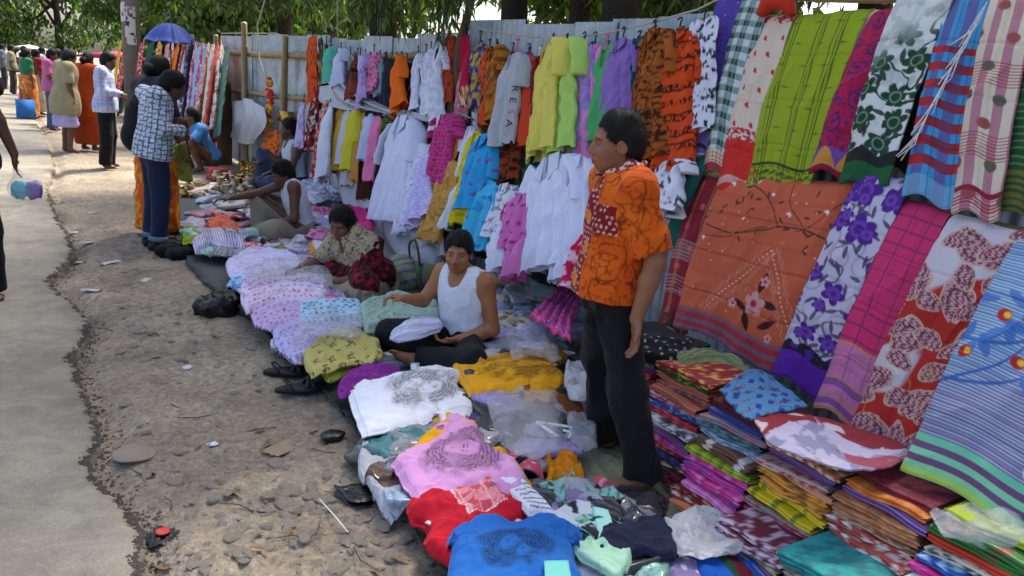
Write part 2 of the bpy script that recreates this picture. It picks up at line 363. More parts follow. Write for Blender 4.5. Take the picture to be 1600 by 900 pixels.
# ---- bamboo, posts, ropes
def bamboo(a, b_, r0=.035, r1=.03, **kw):
    a, b_ = np.array(a, float), np.array(b_, float); L = np.linalg.norm(b_-a); k = max(3, int(L/.32)); P = []; Rr = []
    for i in range(k):
        for t, s in ((0, 1.18), (.06, 1.0), (.5, .96), (.94, 1.0)):
            f = (i+t)/k; P.append(a+(b_-a)*f+np.array([0, .01*math.sin(f*5), .006*math.sin(f*9)])); Rr.append((r0+(r1-r0)*f)*s)
    P.append(b_); Rr.append(r1); V, Fc = tube(P, Rr, 10); return V, Fc
def pole(u0, v0, u1, v1, X, r0, r1, label, mat='bamboo'):
    V, Fc = bamboo(gx(u1, v1, X), gx(u0, v0, X), r0, r1); obj('bamboo_pole', V, Fc, M[mat], label=label, cat='pole')
pole(381, 36, 384, 262, 3.18, .050, .046, 'thick upright bamboo pole with nodes left of the bare tin sheets')
pole(446, 57, 441, 240, 3.2, .044, .040, 'thinner upright bamboo pole between the bare tin sheets and orange scarf')
pole(337, 55, 333, 230, 3.15, .045, .04, 'bamboo pole beside the white cloth hung on a dark post')
pole(300, 55, 300, 160, 3.25, .05, .04, 'short bamboo pole end above the far hanging scarves')
def rail(u0, v0, u1, v1, X, r_, label):
    V, Fc = bamboo(gx(u0, v0, X), gx(u1, v1, X), r_, r_); obj('bamboo_rail', V, Fc, M['bamboo'], label=label, cat='rail')
rail(350, 82, 500, 89, 3.27, .042, 'upper horizontal bamboo rail across the bare tin sheets')
rail(500, 89, 700, 88, 3.28, .035, 'horizontal bamboo rail above the lilac and orange shirts')
rail(362, 142, 500, 158, 3.27, .036, 'lower horizontal bamboo rail across the bare tin sheets')
rail(285, 66, 352, 78, 3.27, .05, 'bamboo rail carrying the far rows of scarves')
V, Fc = tube([gx(742, -20, 3.22), gx(733, 20, 3.2), gx(722, 60, 3.2), gx(714, 130, 3.19), gx(708, 200, 3.18), gx(705, 262, 3.17), gx(703, 420, 3.17)], [.028, .035, .04, .06, .075, .075, .08], 9)
obj('wooden_post', V+rng.normal(0, .006, V.shape), Fc, M['wood'], label='crooked bare wooden post between white frocks and crimson dress', cat='post')
V, Fc = tube([gx(352, 128, 3.1), gx(350, 175, 3.1), gx(352, 262, 3.1)], [.11, .12, .13], 8)
obj('wooden_post', V+rng.normal(0, .012, V.shape), Fc, M['wood'], label='thick dark tree stump post with a white cloth over its top', cat='post')
def rope(pts, X, label, r_=.006, sub=4):
    P = np.array([gx(u, v, X if np.isscalar(X) else X[i]) for i, (u, v) in enumerate(pts)])
    t = np.linspace(0, len(P)-1, (len(P)-1)*sub+1); Q = np.stack([np.interp(t, range(len(P)), P[:, k]) for k in range(3)], 1)
    V, Fc = tube(Q, r_, 5); obj('rope', V, Fc, M['rope'], label=label, cat='rope')
rope([(728, 40), (760, 47), (800, 53), (830, 57), (870, 59), (910, 57), (960, 49), (1020, 35), (1090, 15), (1130, -5)], 3.2, 'rope strung along the fence top carrying the kurtas')
rope([(480, 148), (540, 152), (600, 170), (650, 172), (715, 176)], 3.14, 'rope carrying the row of small yellow and pink garments')
rope([(715, 176), (760, 195), (830, 214), (900, 226), (960, 236), (1020, 240), (1100, 241)], 3.08, 'rope carrying the white shirts behind the standing man')
rope([(770, 262), (800, 280), (830, 297)], 3.0, 'short yellow cord tied beside the white embroidered baby kurta', .008)
rope([(346, 52), (430, 52), (500, 70), (540, 66)], 3.2, 'thin rope between the bamboo pole tops')
rope([(415, -5), (402, 40), (405, 90), (418, 130)], 3.1, 'dark hanging cable in front of the bare tin sheets', .008)
rope([(527, -5), (527, 60)], 3.5, 'thin pale cord hanging from the tree above the fence', .008)
# ---- trees
M['bark'] = plain('bark', '2f281f', .95, var=.5, vscale=8, bump=1, bscale=20, dist=.05)
mt, n, b = new_mat('leaf'); M['leaf'] = mt
at = N(n, 'ShaderNodeAttribute', attribute_name='Col'); n.links.new(at.outputs['Color'], b.inputs['Base Color']); b.inputs['Roughness'].default_value = .5
tr = N(n, 'ShaderNodeBsdfTranslucent'); vm = N(n, 'ShaderNodeVectorMath', operation='MULTIPLY'); vm.inputs[1].default_value = (1.3, 1.5, .5)
n.links.new(at.outputs['Color'], vm.inputs[0]); n.links.new(vm.outputs[0], tr.inputs[0]); mxs = N(n, 'ShaderNodeMixShader'); mxs.inputs[0].default_value = .4
n.links.new(b.outputs[0], mxs.inputs[1]); n.links.new(tr.outputs[0], mxs.inputs[2]); n.links.new(mxs.outputs[0], n.nodes['Material Output'].inputs[0])
def leaves(C, size, seed, droop=.7, ratio=.2, tint=None):
    """one long leaf per centre: two quads folded on the midrib"""
    r = np.random.default_rng(seed); n_ = len(C); size = np.broadcast_to(size, (n_,))
    az = r.uniform(0, 2*np.pi, n_); el = -droop*1.2+r.normal(0, .45, n_)
    d = np.stack([np.cos(az)*np.cos(el), np.sin(az)*np.cos(el), np.sin(el)], 1)
    sd_ = np.cross(d, r.normal(size=(n_, 3))); sd_ /= np.linalg.norm(sd_, axis=1)[:, None]; up = np.cross(sd_, d)
    L = size[:, None]; Wd = L*ratio*r.uniform(.8, 1.3, n_)[:, None]
    a = C; m1 = C+d*L*.45; e = C+d*L-np.array([0, 0, .12])*L
    V = np.stack([a, m1+sd_*Wd*.5+up*Wd*.15, e, m1-sd_*Wd*.5+up*Wd*.15], 1)
    base = hx('30461c')*r.uniform(.5, 1.5, (n_, 1)); yel = hx('7d9232'); k = (r.random((n_, 1)) < .2)*.6; c = base*(1-k)+yel*k
    if tint is not None: c = c*tint
    return V.reshape(-1, 3), np.arange(n_*4).reshape(-1, 4), np.repeat(c, 4, 0)
def blob(c, rad, n_, seed, hollow=.35):
    r = np.random.default_rng(seed); v = r.normal(size=(n_, 3)); v /= np.linalg.norm(v, axis=1)[:, None]
    return np.asarray(c)+v*(hollow+(1-hollow)*r.random((n_, 1))**.6)*np.asarray(rad)
def tree(base, trunk_r, h, lean, clumps, label, seed, leaf=.16, ratio=.2, tint=None, name='broadleaf_tree', rad=(.9, .9, .7), per=500, group=None, limbs=4):
    r = np.random.default_rng(seed); base = np.asarray(base, float)
    t = thing(name, label, 'tree', base, group)
    top = base+np.array([lean[0], lean[1], h])
    P = [base+(top-base)*f+np.array([.12*math.sin(f*4+seed), .12*math.sin(f*3+seed*2), 0])*f for f in np.linspace(0, 1, 9)]
    parts = [tube(P, trunk_r*(1.15-.65*np.linspace(0, 1, 9)), 10)]
    C = np.array(clumps, float)
    for k in range(min(limbs+3, len(C))):
        e = C[k % len(C)]; s = P[4+k % 4]; mid = (s+e)/2+np.array([0, 0, -.25])+r.normal(0, .15, 3)
        parts.append(tube([s, mid, e], [trunk_r*.4, trunk_r*.25, trunk_r*.08], 6))
    V, Fc = join(parts); obj('trunk', V+np.random.default_rng(seed).normal(0, trunk_r*.03, V.shape), Fc, M['bark'], t)
    pts = np.concatenate([blob(c, np.array(rad)*r.uniform(.75, 1.3), per, seed*50+i) for i, c in enumerate(C)])
    V, Fc, c = leaves(pts, leaf*r.uniform(.7, 1.3, len(pts)), seed, ratio=ratio, tint=tint)
    obj('crown', V, Fc, M['leaf'], t, col=c)
    return t
def tl(u, X, v=30): return gx(u, v, X)[:2]
def crown(cx, cy, z0, z1, rx, ry, n_, seed):
    r = np.random.default_rng(seed); return [(cx+r.uniform(-rx, rx), cy+r.uniform(-ry, ry), r.uniform(z0, z1)) for _ in range(n_)]
specs = [(990, 4.6, .20, 'stout dark tree trunk rising behind the teal and purple kurtas'), (893, 5.0, .13, 'slanting dark tree trunk behind the pale green kurta'),
         (822, 4.8, .17, 'rough tree trunk behind the end of the tall tin sheet'), (612, 4.6, .22, 'shaded tree with long drooping leaves above the white frocks'),
         (440, 5.2, .2, 'leafy tree over the bare tin sheets and bamboo poles'), (300, 5.6, .2, 'leafy tree above the far hanging scarves')]
for i, (u, X, tr_, lab) in enumerate(specs):
    x, y = tl(u, X)
    cl = crown(x+(1.6 if i < 3 else -.2), y+(1.2 if i < 3 else 0), 2.9, 3.9, 1.3, 1.5, 9, 20+i)+crown(x-.6, y+.3, 4.4, 7.2, 2.6, 2.0, 18, 40+i)
    tree((x, y, 0), tr_, 5.5, (.35 if i in (1, 4) else -.2, .3), cl, lab, 11+i, leaf=.20, ratio=.26, per=520, rad=(1.05, 1.05, .65))
x0 = [(6.6, 2.0), (5.0, -1.2), (7.5, 5.0)]
for i, (x, y) in enumerate(x0):
    tree((x, y, 0), .2, 5.5, (-.3, .2), crown(x-.6, y, 3.6 if i == 2 else 4.2, 7.4, 2.6, 2.2, 20, 70+i), ['tree whose top shows against the pale sky above the lime saree', 'tree shading the saree stall from behind its right end', 'tree standing farther behind the fence and the dark trunks'][i], 31+i, leaf=.24, per=420)
# hanging spray of long leaves in front of the fence
def spray(u, v, Yw, n_, seed, label, L=.24, drop=.5):
    r = np.random.default_rng(seed); p = gx(u, v, Yw); t = thing('leafy_branch', label, 'branch', p)
    parts = []; C = []
    for k in range(n_):
        q = p+r.normal(0, 1, 3)*np.array([.12, .30, .06]); L_ = drop*r.uniform(.5, 1.1); w_ = [q+np.array([0, .03*math.sin(s*3+k), -L_*s]) for s in np.linspace(0, 1, 6)]
        parts.append(tube(w_, [.006, .005, .004, .004, .003, .002], 4)); C += [a+r.normal(0, .015, 3) for a in w_ for _ in range(3)]
    for V, Fc in parts: obj('stem', V, Fc, M['bark'], t)
    V, Fc, c = leaves(np.array(C), L*r.uniform(.6, 1.2, len(C)), seed, droop=.95, ratio=.14); obj('leaves', V, Fc, M['leaf'], t, col=c)
spray(620, -30, 3.05, 10, 1, 'spray of long drooping leaves hanging over the lilac shirts', .15, .36)
spray(690, -45, 3.0, 13, 2, 'spray of long drooping leaves hanging over the white frocks', .16, .42)
spray(580, -50, 3.1, 7, 3, 'short leafy branch left of the hanging leaf sprays', .15, .32)
# far trees closing the street
far = [(-9, 95, 14), (-16, 100, 14), (1, 100, 14), (-6, 62, 8), (-12, 60, 9), (-4, 70, 9), (4, 75, 10), (9, 55, 8), (14, 48, 8), (7, 40, 6), (8.5, 30, 6), (-22, 75, 10), (18, 80, 10), (6.8, 23, 5)]
fl = ['tall one at the very back', 'tall one back left', 'tall one back right', 'low one over the stalls', 'far left', 'second from left', 'third from left', 'behind the utility pole', 'rightmost', 'just left of the utility pole', 'beside the blue umbrella', 'at the picture edge', 'deepest', 'just right of the umbrella']
for i, (x, y, h) in enumerate(far):
    k = crown(x, y, 2.6 if y < 45 else 1.3, h+2, h*.55, h*.5, 26, 90+i)
    tree((x, y, 0), .35, h*.6, (0, 0), k, f'dense green tree closing the far end of the street, {fl[i]}', 51+i, leaf=.46 if y > 45 else .21, ratio=.5, per=270 if y > 45 else 640, rad=np.array([1.5, 1.5, 1.15])*(h/8), group='far trees', tint=np.array([.95, 1.05, 1.0]))
# ------------------------------------------------------------------ prints (all return linear rgb per vertex; x, y in metres on the cloth)
def mixc(a, b_, t): t = np.clip(t, 0, 1)[:, None]; return a*(1-t)+b_*t
def sst(e0, e1, x): t = np.clip((x-e0)/(e1-e0), 0, 1); return t*t*(3-2*t)
def cells(x, y, s, seed, jit=.3, brick=True):
    j = np.floor(y/s); xo = x+(j % 2)*s*.5 if brick else x; i = np.floor(xo/s)
    ii, jj = i.astype(int), j.astype(int)
    a, b_, c = hsh(ii, jj, 0, seed), hsh(ii, jj, 1, seed), hsh(ii, jj, 2, seed)
    dx = xo-(i+.5+(a-.5)*jit)*s; dy = y-(j+.5+(b_-.5)*jit)*s
    return dx, dy, c
def flower(dx, dy, r, petals, rot=0):
    th = np.arctan2(dy, dx)+rot; d = np.hypot(dx, dy); return sst(.12, -.05, d/r-(.55+.45*np.abs(np.cos(th*petals/2))))
def leafm(dx, dy, L, wd, ang):
    c, s = np.cos(ang), np.sin(ang); a = (dx*c+dy*s)/L; b_ = (-dx*s+dy*c)/wd
    return sst(.15, -.1, np.abs(b_)-np.clip(1-a*a, 0, 1)**.8*.8)*(np.abs(a) < 1)
def P_solid(c, var=.1):
    c = hx(c)
    return lambda x, y, w_, h_: np.broadcast_to(c, (len(x), 3))*(1+var*(fbm(x*9, y*9, 3)-.5))[:, None]
def P_text(base, ink, s=.03, seed=1, thr=.5, base2=None):
    A, B = hx(base), hx(ink)
    def f(x, y, w_, h_):
        q = fbm(x/s, y/s, seed, 3); return mixc(np.broadcast_to(A, (len(x), 3)), B, sst(thr, thr+.08, q))
    return f
def P_batik(base, ink, s=.06, seed=1, wd=.035):
    A, B = hx(base), hx(ink)
    def f(x, y, w_, h_):
        q = fbm(x/s+2*fbm(x/s*.5, y/s*.5, seed+4), y/s, seed, 3)
        return mixc(np.broadcast_to(A, (len(x), 3))*(.85+.4*fbm(x/s*.7, y/s*.7, 9))[:, None], B, sst(wd*2.2, wd*.4, np.abs(q-.5)))
    return f
def P_floral(base, pet, leafc=None, s=.07, seed=1, petals=5, cen=None, size=.42):
    A, B = hx(base), hx(pet)
    def f(x, y, w_, h_):
        c = np.broadcast_to(A, (len(x), 3)).copy()
        if leafc:
            dx, dy, k = cells(x+s*.5, y+s*.35, s, seed+3); c = mixc(c, hx(leafc), leafm(dx, dy, s*.36, s*.13, k*6.28))
        dx, dy, k = cells(x, y, s, seed); c = mixc(c, B, flower(dx, dy, s*size*(.7+.5*k), petals, k*6))
        if cen: c = mixc(c, hx(cen), sst(s*.13, s*.08, np.hypot(dx, dy)))
        return c
    return f
def P_multi(base, cols, s=.07, seed=1, petals=6):
    A = hx(base); CC = np.array([hx(c) for c in cols])
    def f(x, y, w_, h_):
        c = np.broadcast_to(A, (len(x), 3)).copy()
        for o in range(2):
            dx, dy, k = cells(x+o*s*.5, y+o*s*.3, s, seed+o*5, .5); B = CC[(k*len(CC)*.999).astype(int)]
            m_ = flower(dx, dy, s*.42*(.6+.5*k), petals, k*6)[:, None]; c = c*(1-m_)+B*m_
            m2 = sst(s*.12, s*.07, np.hypot(dx, dy)); c = mixc(c, CC[0], m2)
        return c
    return f
def P_dots(base, dot, s=.05, r_=.28, seed=1, jit=.1):
    A, B = hx(base), hx(dot)
    def f(x, y, w_, h_):
        dx, dy, k = cells(x, y, s, seed, jit); return mixc(np.broadcast_to(A, (len(x), 3)), B, sst(s*r_*1.15, s*r_*.8, np.hypot(dx, dy)))
    return f
def P_stripe(cols, s, along='y', wob=0):
    CC = np.array([hx(c) for c in cols])
    def f(x, y, w_, h_):
        q = (y if along == 'y' else x)/s+(wob*fbm(x*6, y*6, 2) if wob else 0); return CC[np.floor(q).astype(int) % len(CC)]
    return f
def P_rows(base, ink, s=.06, seed=2):
    """block-printed bands of small script-like marks"""
    A, B = hx(base), hx(ink)
    def f(x, y, w_, h_):
        c = np.broadcast_to(A, (len(x), 3))*(.9+.25*fbm(x*12, y*12, 4))[:, None]; ph = (y/s) % 2
        q = fbm(x/(s*.2), y/(s*.25), seed, 2); c = mixc(c, B, sst(.52, .58, q)*((ph > .15) & (ph < .95)))
        return mixc(c, B, ((np.abs(ph-.08) < .05) | (np.abs(ph-1.0) < .05)).astype(float))
    return f
def P_band(main, border, frac=.15, edge=None, vert=False):
    """main cloth with a woven end border"""
    def f(x, y, w_, h_):
        t = y/h_; k = (t > 1-frac).astype(float)[:, None]; c = main(x, y, w_, h_)*(1-k)+border(x, y, w_, h_)*k
        if edge: c = mixc(c, hx(edge), (np.abs(t-(1-frac)) < .012).astype(float))
        return c
    return f
# ------------------------------------------------------------------ cloth sheets
def cubic(ctrl, n_):
    """Catmull-Rom resample along axis 0"""
    k = len(ctrl)
    if k == 2: t = np.linspace(0, 1, n_)[:, None, None]; return ctrl[0]*(1-t)+ctrl[1]*t
    P = np.concatenate([[2*ctrl[0]-ctrl[1]], ctrl, [2*ctrl[-1]-ctrl[-2]]]); t = np.linspace(0, k-1, n_); i = np.minimum(t.astype(int), k-2); f = (t-i)[:, None, None]
    a, b_, c, d = P[i], P[i+1], P[i+2], P[i+3]
    return .5*(2*b_+(c-a)*f+(2*a-5*b_+4*c-d)*f**2+(3*b_-3*c+d-a)*f**3)
def surf(ctrl, nu, nv):
    c = cubic(np.asarray(ctrl, float), nu); c = cubic(c.transpose(1, 0, 2), nv).transpose(1, 0, 2); return c
def normals(G):
    n_ = np.cross(np.gradient(G, axis=0), np.gradient(G, axis=1)); return n_/(np.linalg.norm(n_, axis=2)[..., None]+1e-9)
def sheet(G, up, disp=None, th=.006):
    nu, nv = G.shape[:2]; Nn = normals(G); s = np.sign((Nn*np.asarray(up, float)).sum(-1).mean()) or 1; Nn = Nn*s
    if disp is not None: G = G+Nn*disp[..., None]
    f = gridfaces(nu, nv); f = f if s > 0 else f[:, ::-1]
    B = G-Nn*th; n_ = nu*nv; st = 5 if n_ > 1500 else 1; ia = np.unique(np.r_[np.arange(0, nu, st), nu-1]); ja = np.unique(np.r_[np.arange(0, nv, st), nv-1]); fb = gridfaces(len(ia), len(ja)); fb = fb if s > 0 else fb[:, ::-1]
    e = np.concatenate([np.arange(nv), (np.arange(1, nu))*nv+nv-1, (nu-1)*nv+np.arange(nv-2, -1, -1), np.arange(nu-2, 0, -1)*nv]); k = len(e); o2 = n_+np.arange(k); side = np.stack([np.roll(e, -1), e, o2, np.roll(o2, -1)], 1); side = side if s > 0 else side[:, ::-1]
    fb = fb[:, ::-1]+n_+k
    global LAST_IDX; LAST_IDX = np.concatenate([np.arange(n_), e, (ia[:, None]*nv+ja[None, :]).ravel()])
    return np.concatenate([G.reshape(-1, 3), B.reshape(-1, 3)[e], B[np.ix_(ia, ja)].reshape(-1, 3)]), np.concatenate([f, side, fb])
def uvm(G):
    """arc-length coordinates in metres, origin top left; rows are axis 0"""
    h_ = np.linalg.norm(np.diff(G, axis=0), axis=2).sum(0).mean(); w_ = np.linalg.norm(np.diff(G, axis=1), axis=2).sum(1).mean()
    nu, nv = G.shape[:2]; V, U = np.meshgrid(np.linspace(0, h_, nu), np.linspace(0, w_, nv), indexing='ij'); return U.ravel(), V.ravel(), w_, h_
def cloth_obj(name, G, up, pat, mat, parent=None, disp=None, th=.006, **kw):
    V, Fc = sheet(G, up, disp, th); U, Vv, w_, h_ = uvm(G); c = pat(U, Vv, w_, h_)
    return obj(name, V, Fc, M[mat] if isinstance(mat, str) else mat, parent, col=np.asarray(c)[LAST_IDX], **kw)
WALL_UP = (-1, -.1, .1)
# ------------------------------------------------------------------ hanging garments
def ridge_(a, b_, seed): return (1-np.abs(2*fbm(a, b_, seed, 2)-1))**2
def hang(kind, top, bot, wpx, pat, label, xt=3.1, xb=None, yaw=None, mat='hung', group='clothes hung for sale along the fence', hook='plastic_black', sleeve=None, seed=None, flare=1.0, cat=None, coat_col=None, hookpx=None):
    """a garment on its line: axis from the hanging point to the hem, closed body with folds, sleeves, collar and hanger hook"""
    seed = seed if seed is not None else int(top[0]*7+top[1]); r = np.random.default_rng(seed)
    xb = xt-.12 if xb is None else xb; wpx = wpx*(1.2 if wpx < 45 else 1.06)
    A = gx(top[0], top[1], xt); B = gx(bot[0], bot[1], xb); ax = B-A; L = np.linalg.norm(ax); ax /= L
    yaw = r.uniform(-.25, .35) if yaw is None else yaw
    wd = np.array([math.sin(yaw)*-1, -math.cos(yaw), 0.0]); wd -= ax*wd.dot(ax); wd /= np.linalg.norm(wd); fr = np.cross(ax, wd)
    if fr[0] > 0: fr = -fr
    right_on_screen = np.dot(wd, CX)
    ppm = pxm((A+B)/2)*max(.35, abs(right_on_screen)); W = wpx/ppm*.5
    D = min(.055, max(.020, W*.26))
    T = thing({'scarf': 'hanging_scarf', 'frock': 'hanging_frock', 'pants': 'hanging_trousers', 'tee': 'hanging_shirt', 'kurta': 'hanging_kurta', 'tri': 'hanging_skirt'}[kind], label, cat or {'scarf': 'scarf', 'frock': 'frock', 'pants': 'trousers', 'tee': 'shirt', 'kurta': 'kurta', 'tri': 'skirt'}[kind], (A+B)/2+ax*L/2, group)
    fine = wpx > 30; nr, nc = max(22, int(L/(.0108 if fine else .024 if wpx > 19 else .034))), 74 if fine else 34
    t = np.linspace(0, 1, nr)
    if kind in ('kurta', 'tee'):
        prof = np.interp(t, [0, .015, .05, .12, .35, 1], [.18, .34, .62, .78, .76, .92*flare])
    elif kind == 'frock':
        prof = np.interp(t, [0, .03, .1, .34, .4, .7, 1], [.25, .4, .5, .52, .5, .85, 1.05*flare])
    elif kind == 'pants':
        prof = np.interp(t, [0, .1, .5, 1], [.8, .9, .75, .55])
    elif kind == 'tri':
        prof = np.interp(t, [0, .05, 1], [.12, .2, 1.0])
    else:
        prof = np.interp(t, [0, .03, 1], [.75, .9, 1.0])
    nf_ = int(nc*.72); xf = np.cos(np.pi*np.linspace(0, 1, nf_+1))*.25+np.linspace(1, -1, nf_+1)*.75; th = np.concatenate([np.arccos(np.clip(xf, -1, 1)), np.pi+np.linspace(0, np.pi, nc-nf_+1)[1:-1]]); nc = len(th)
    nf = max(2, int(W*2/.055)); ph = r.uniform(0, 6)
    G = np.zeros((nr, nc, 3)); UU = np.zeros((nr, nc)); VV = np.zeros((nr, nc))
    for i in range(nr):
        a = W*prof[i]; dd = D*(.35+.65*min(1, t[i]*4))*(.6 if kind == 'scarf' else 1)
        fold = (.25+1.1*t[i])*np.cos(nf*th+ph+1.5*np.sin(t[i]*3+ph))*.45+.3*t[i]*np.cos((nf+2)*th+ph*2)
        xx = a*np.cos(th); yy = dd*np.sign(np.sin(th))*np.abs(np.sin(th))**.75*(1+fold)
        hemz = .012*np.cos(nf*th+ph)*t[i]
        sway = .04*math.sin(t[i]*2.6+ph)*W
        G[i] = A+ax*(L*t[i])+ax*hemz[:, None]+wd*((xx+sway)[:, None])+fr*(yy[:, None]+dd*.6)
        UU[i] = (np.where(np.sin(th) >= 0, xx, -xx+W*2)); VV[i] = t[i]*L
    n_ = nr*nc; i, j = np.meshgrid(np.arange(nr-1), np.arange(nc), indexing='ij'); q = (i*nc+j).ravel(); q2 = (i*nc+(j+1) % nc).ravel()
    Fc = np.stack([q, q2, q2+nc, q+nc], 1)
    V = G.reshape(-1, 3); V = V+((ridge_(V[:, 1]*10+V[:, 0]*5+V[:, 2]*1.2, V[:, 2]*.8, seed % 99)-.4)*.026+(ridge_(V[:, 1]*26+V[:, 2]*2, V[:, 2]*1.4, seed % 89)-.4)*.013)[:, None]*fr
    fl_ = [tuple(f) for f in Fc]+[tuple(range(nc))]
    c = pat(UU.ravel()+W, VV.ravel(), 2*W, L)
    Fc_all = fl_ if kind != 'x' else fl_
    # orientation: make faces point outward
    BO = obj('body', V, Fc_all, M[mat], T, col=c)
    if sleeve is None: sleeve = .36 if kind in ('kurta', 'tee') else 0
    if sleeve:
        for s_ in (-1, 1):
            sl = L*sleeve; s0 = A+ax*(L*.06)+wd*(s_*W*.62)+fr*D*.5; out = .42+.15*r.random()
            P = [s0, s0+ax*sl*.35+wd*s_*W*out*.55, s0+ax*sl*.75+wd*s_*W*out*.75, s0+ax*sl+wd*s_*W*out*.78]
            Q = cubic(np.array(P)[:, None, :], 22)[:, 0]; rr = np.interp(np.linspace(0, 1, 22), [0, .2, 1], [.22, .27, .25])*W
            Vs, Fs = tube(Q, rr, 20 if fine else 12, True, .26); Vs = Vs+(fbm(Vs[:, 1]*20, Vs[:, 2]*14, seed % 77+s_, 2)-.5)[:, None]*.03*fr
            rel = Vs-A; cc = pat(rel@wd+W*1.1, rel@ax, 2*W, L); obj('sleeve', Vs, Fs, M[mat], T, col=cc)
    if kind in ('kurta', 'tee') and wpx > 24:
        cw = W*.26; P = [A+wd*cw*math.cos(a)+fr*(D*.55+D*.55*math.sin(a))+ax*(.01+.03*max(0, math.sin(a))) for a in np.linspace(0, 2*np.pi, 15)]
        Vs, Fs = tube(P, .011, 6); rel = Vs-A; obj('collar', Vs, Fs, M[mat], T, col=pat(rel@wd+W, np.abs(rel@ax), 2*W, L)*.82)
        P = [A+fr*(D*1.5)+ax*(L*.03), A+fr*(D*1.75)+ax*(L*.14), A+fr*D*1.8+ax*L*.25]
        Vs, Fs = tube(P, [.008, .007, .006], 5); rel = Vs-A; obj('placket', Vs, Fs, M[mat], T, col=pat(rel@wd+W, np.abs(rel@ax), 2*W, L)*.8)
    if kind == 'kurta' and wpx > 44:
        for s_ in (-1, 1):
            a0 = A+fr*D*1.5+ax*.005; Gc = surf([[a0+wd*s_*W*.05, a0+wd*s_*W*.30-ax*.012-fr*D*.5], [a0+wd*s_*W*.12+ax*W*.5+fr*.016, a0+wd*s_*W*.42+ax*W*.32+fr*.006]], 8, 8); rel_ = Gc.reshape(-1, 3)-A
            cloth_obj('collar_flap', Gc, fr, lambda x, y, w_, h_: pat(rel_@wd+W, np.abs(rel_@ax), 2*W, L)*.93, M[mat], BO, None, .004)
    if hook:
        hk = (hookpx or 13)/pxm(A); top_ = A+fr*D*.5
        P = [top_+ax*.02, top_-ax*hk*.5, top_-ax*hk*.85+wd*.012, top_-ax*hk+wd*0.0, top_-ax*hk*.9-wd*.018]
        Vs, Fs = tube(cubic(np.array(P)[:, None, :], 10)[:, 0], .005, 6); HK = obj('hanger_hook', Vs, Fs, M[hook], T)
        if kind in ('kurta', 'tee', 'frock'):
            P = [top_+ax*.07-wd*W*.5, top_+ax*.015, top_+ax*.07+wd*W*.5]; Vs, Fs = tube(P, .006, 6); obj('hanger_bar', Vs, Fs, M[hook], HK)
    return T
W_ = P_solid
lace = P_text('e4e4ef', 'c9c9dd', .02, 4, .52)
white = P_solid('e6e7f2', .06)
# row A: the upper line, left to right
hang('scarf', (490, 57), (491, 162), 19, P_batik('d8541e', '5a1a10', .03), 'long rust orange dupatta at the left end of the clothes line', 3.16, 3.12)
hang('scarf', (503, 60), (505, 170), 9, P_multi('1f1a22', ['b7b23a', '3d5b2a', '7b3040'], .04), 'dark scarf with yellow green flowers beside the rust dupatta', 3.18, 3.15)
hang('scarf', (511, 70), (511, 152), 9, P_solid('2a2038'), 'narrow dark purple scarf left of the mint shirt', 3.2, 3.2)
hang('tee', (521, 73), (521, 130), 20, P_solid('5cc0a4'), 'mint green shirt on the upper line', 3.2, 3.2)
hang('tee', (537, 80), (536, 140), 20, P_solid('cfd2ea'), 'pale bluish white shirt beside the mint shirt', 3.18, 3.14)
hang('tee', (549, 86), (549, 126), 10, white, 'narrow white shirt left of the brown batik skirt', 3.22, 3.22)
hang('tri', (559, 88), (549, 155), 19, P_rows('8a3f2c', '2a1714', .025), 'brown block printed skirt hung by one corner', 3.12, 3.02)
hang('tee', (566, 88), (562, 160), 14, P_solid('d3d0ee'), 'white lavender shirt right of the batik skirt', 3.2, 3.14)
hang('tee', (575, 89), (574, 166), 17, P_batik('b79fcb', '8d78aa', .03), 'lilac printed shirt beside the pink one on the upper line', 3.17, 3.08)
hang('tee', (586, 82), (584, 142), 16, P_floral('e78fb8', 'c2427c', None, .03), 'pink and beige printed shirt half hidden on the upper line', 3.15, 3.08)
hang('tee', (595, 92), (592, 150), 13, P_solid('8fa9b4'), 'grey blue shirt with a teal hem on the upper line', 3.18, 3.12)
hang('tee', (603, 95), (602, 170), 13, P_solid('2f3846'), 'dark slate shirt on the upper line', 3.2, 3.15)
hang('tee', (614, 95), (613, 172), 18, P_solid('25252b'), 'black shirt left of the bright orange one', 3.22, 3.18)
hang('tee', (625, 93), (631, 174), 20, P_solid('f0711a'), 'bright plain orange shirt with crooked sleeve', 3.14, 3.08, sleeve=.5)
hang('tee', (638, 97), (637, 172), 16, P_solid('3a1c14'), 'dark brown shirt behind the orange one', 3.22, 3.18)
for u, v0, v1, wp, nm in ((653, 84, 175, 13, 'leftmost'), (664, 82, 178, 12, 'second'), (674, 78, 182, 15, 'third'), (689, 70, 205, 22, 'widest and nearest')):
    hang('frock', (u+3, v0), (u, v1), wp, lace, f'white frock with lace, {nm} of four beside the wooden post', 3.18, 3.1, sleeve=.3)
hang('kurta', (705, 54), (703, 164), 16, P_batik('a5401a', '5b1d10', .04), 'rust brown kurta just left of the crooked post', 3.2, 3.13, hookpx=18)
hang('scarf', (729, 57), (727, 165), 13, P_band(P_solid('b3143c'), P_multi('c8741e', ['e9d9c0', '7d1830'], .03), .25), 'crimson dress with a patterned orange hem right of the post', 3.18, 3.1, hookpx=18)
hang('kurta', (752, 66), (744, 172), 20, P_floral('22317f', 'c0a03a', None, .07, 3), 'royal blue kurta with gold motifs on the upper line', 3.2, 3.1, hookpx=18)
hang('kurta', (767, 74), (762, 195), 24, P_text('d2521c', '4d190e', .022, 3), 'orange red batik kurta right of the blue one', 3.17, 3.05)
hang('kurta', (781, 74), (777, 196), 21, P_text('b8701e', '7a3f12', .03, 8), 'ochre brown kurta left of the grey t-shirt', 3.19, 3.08)
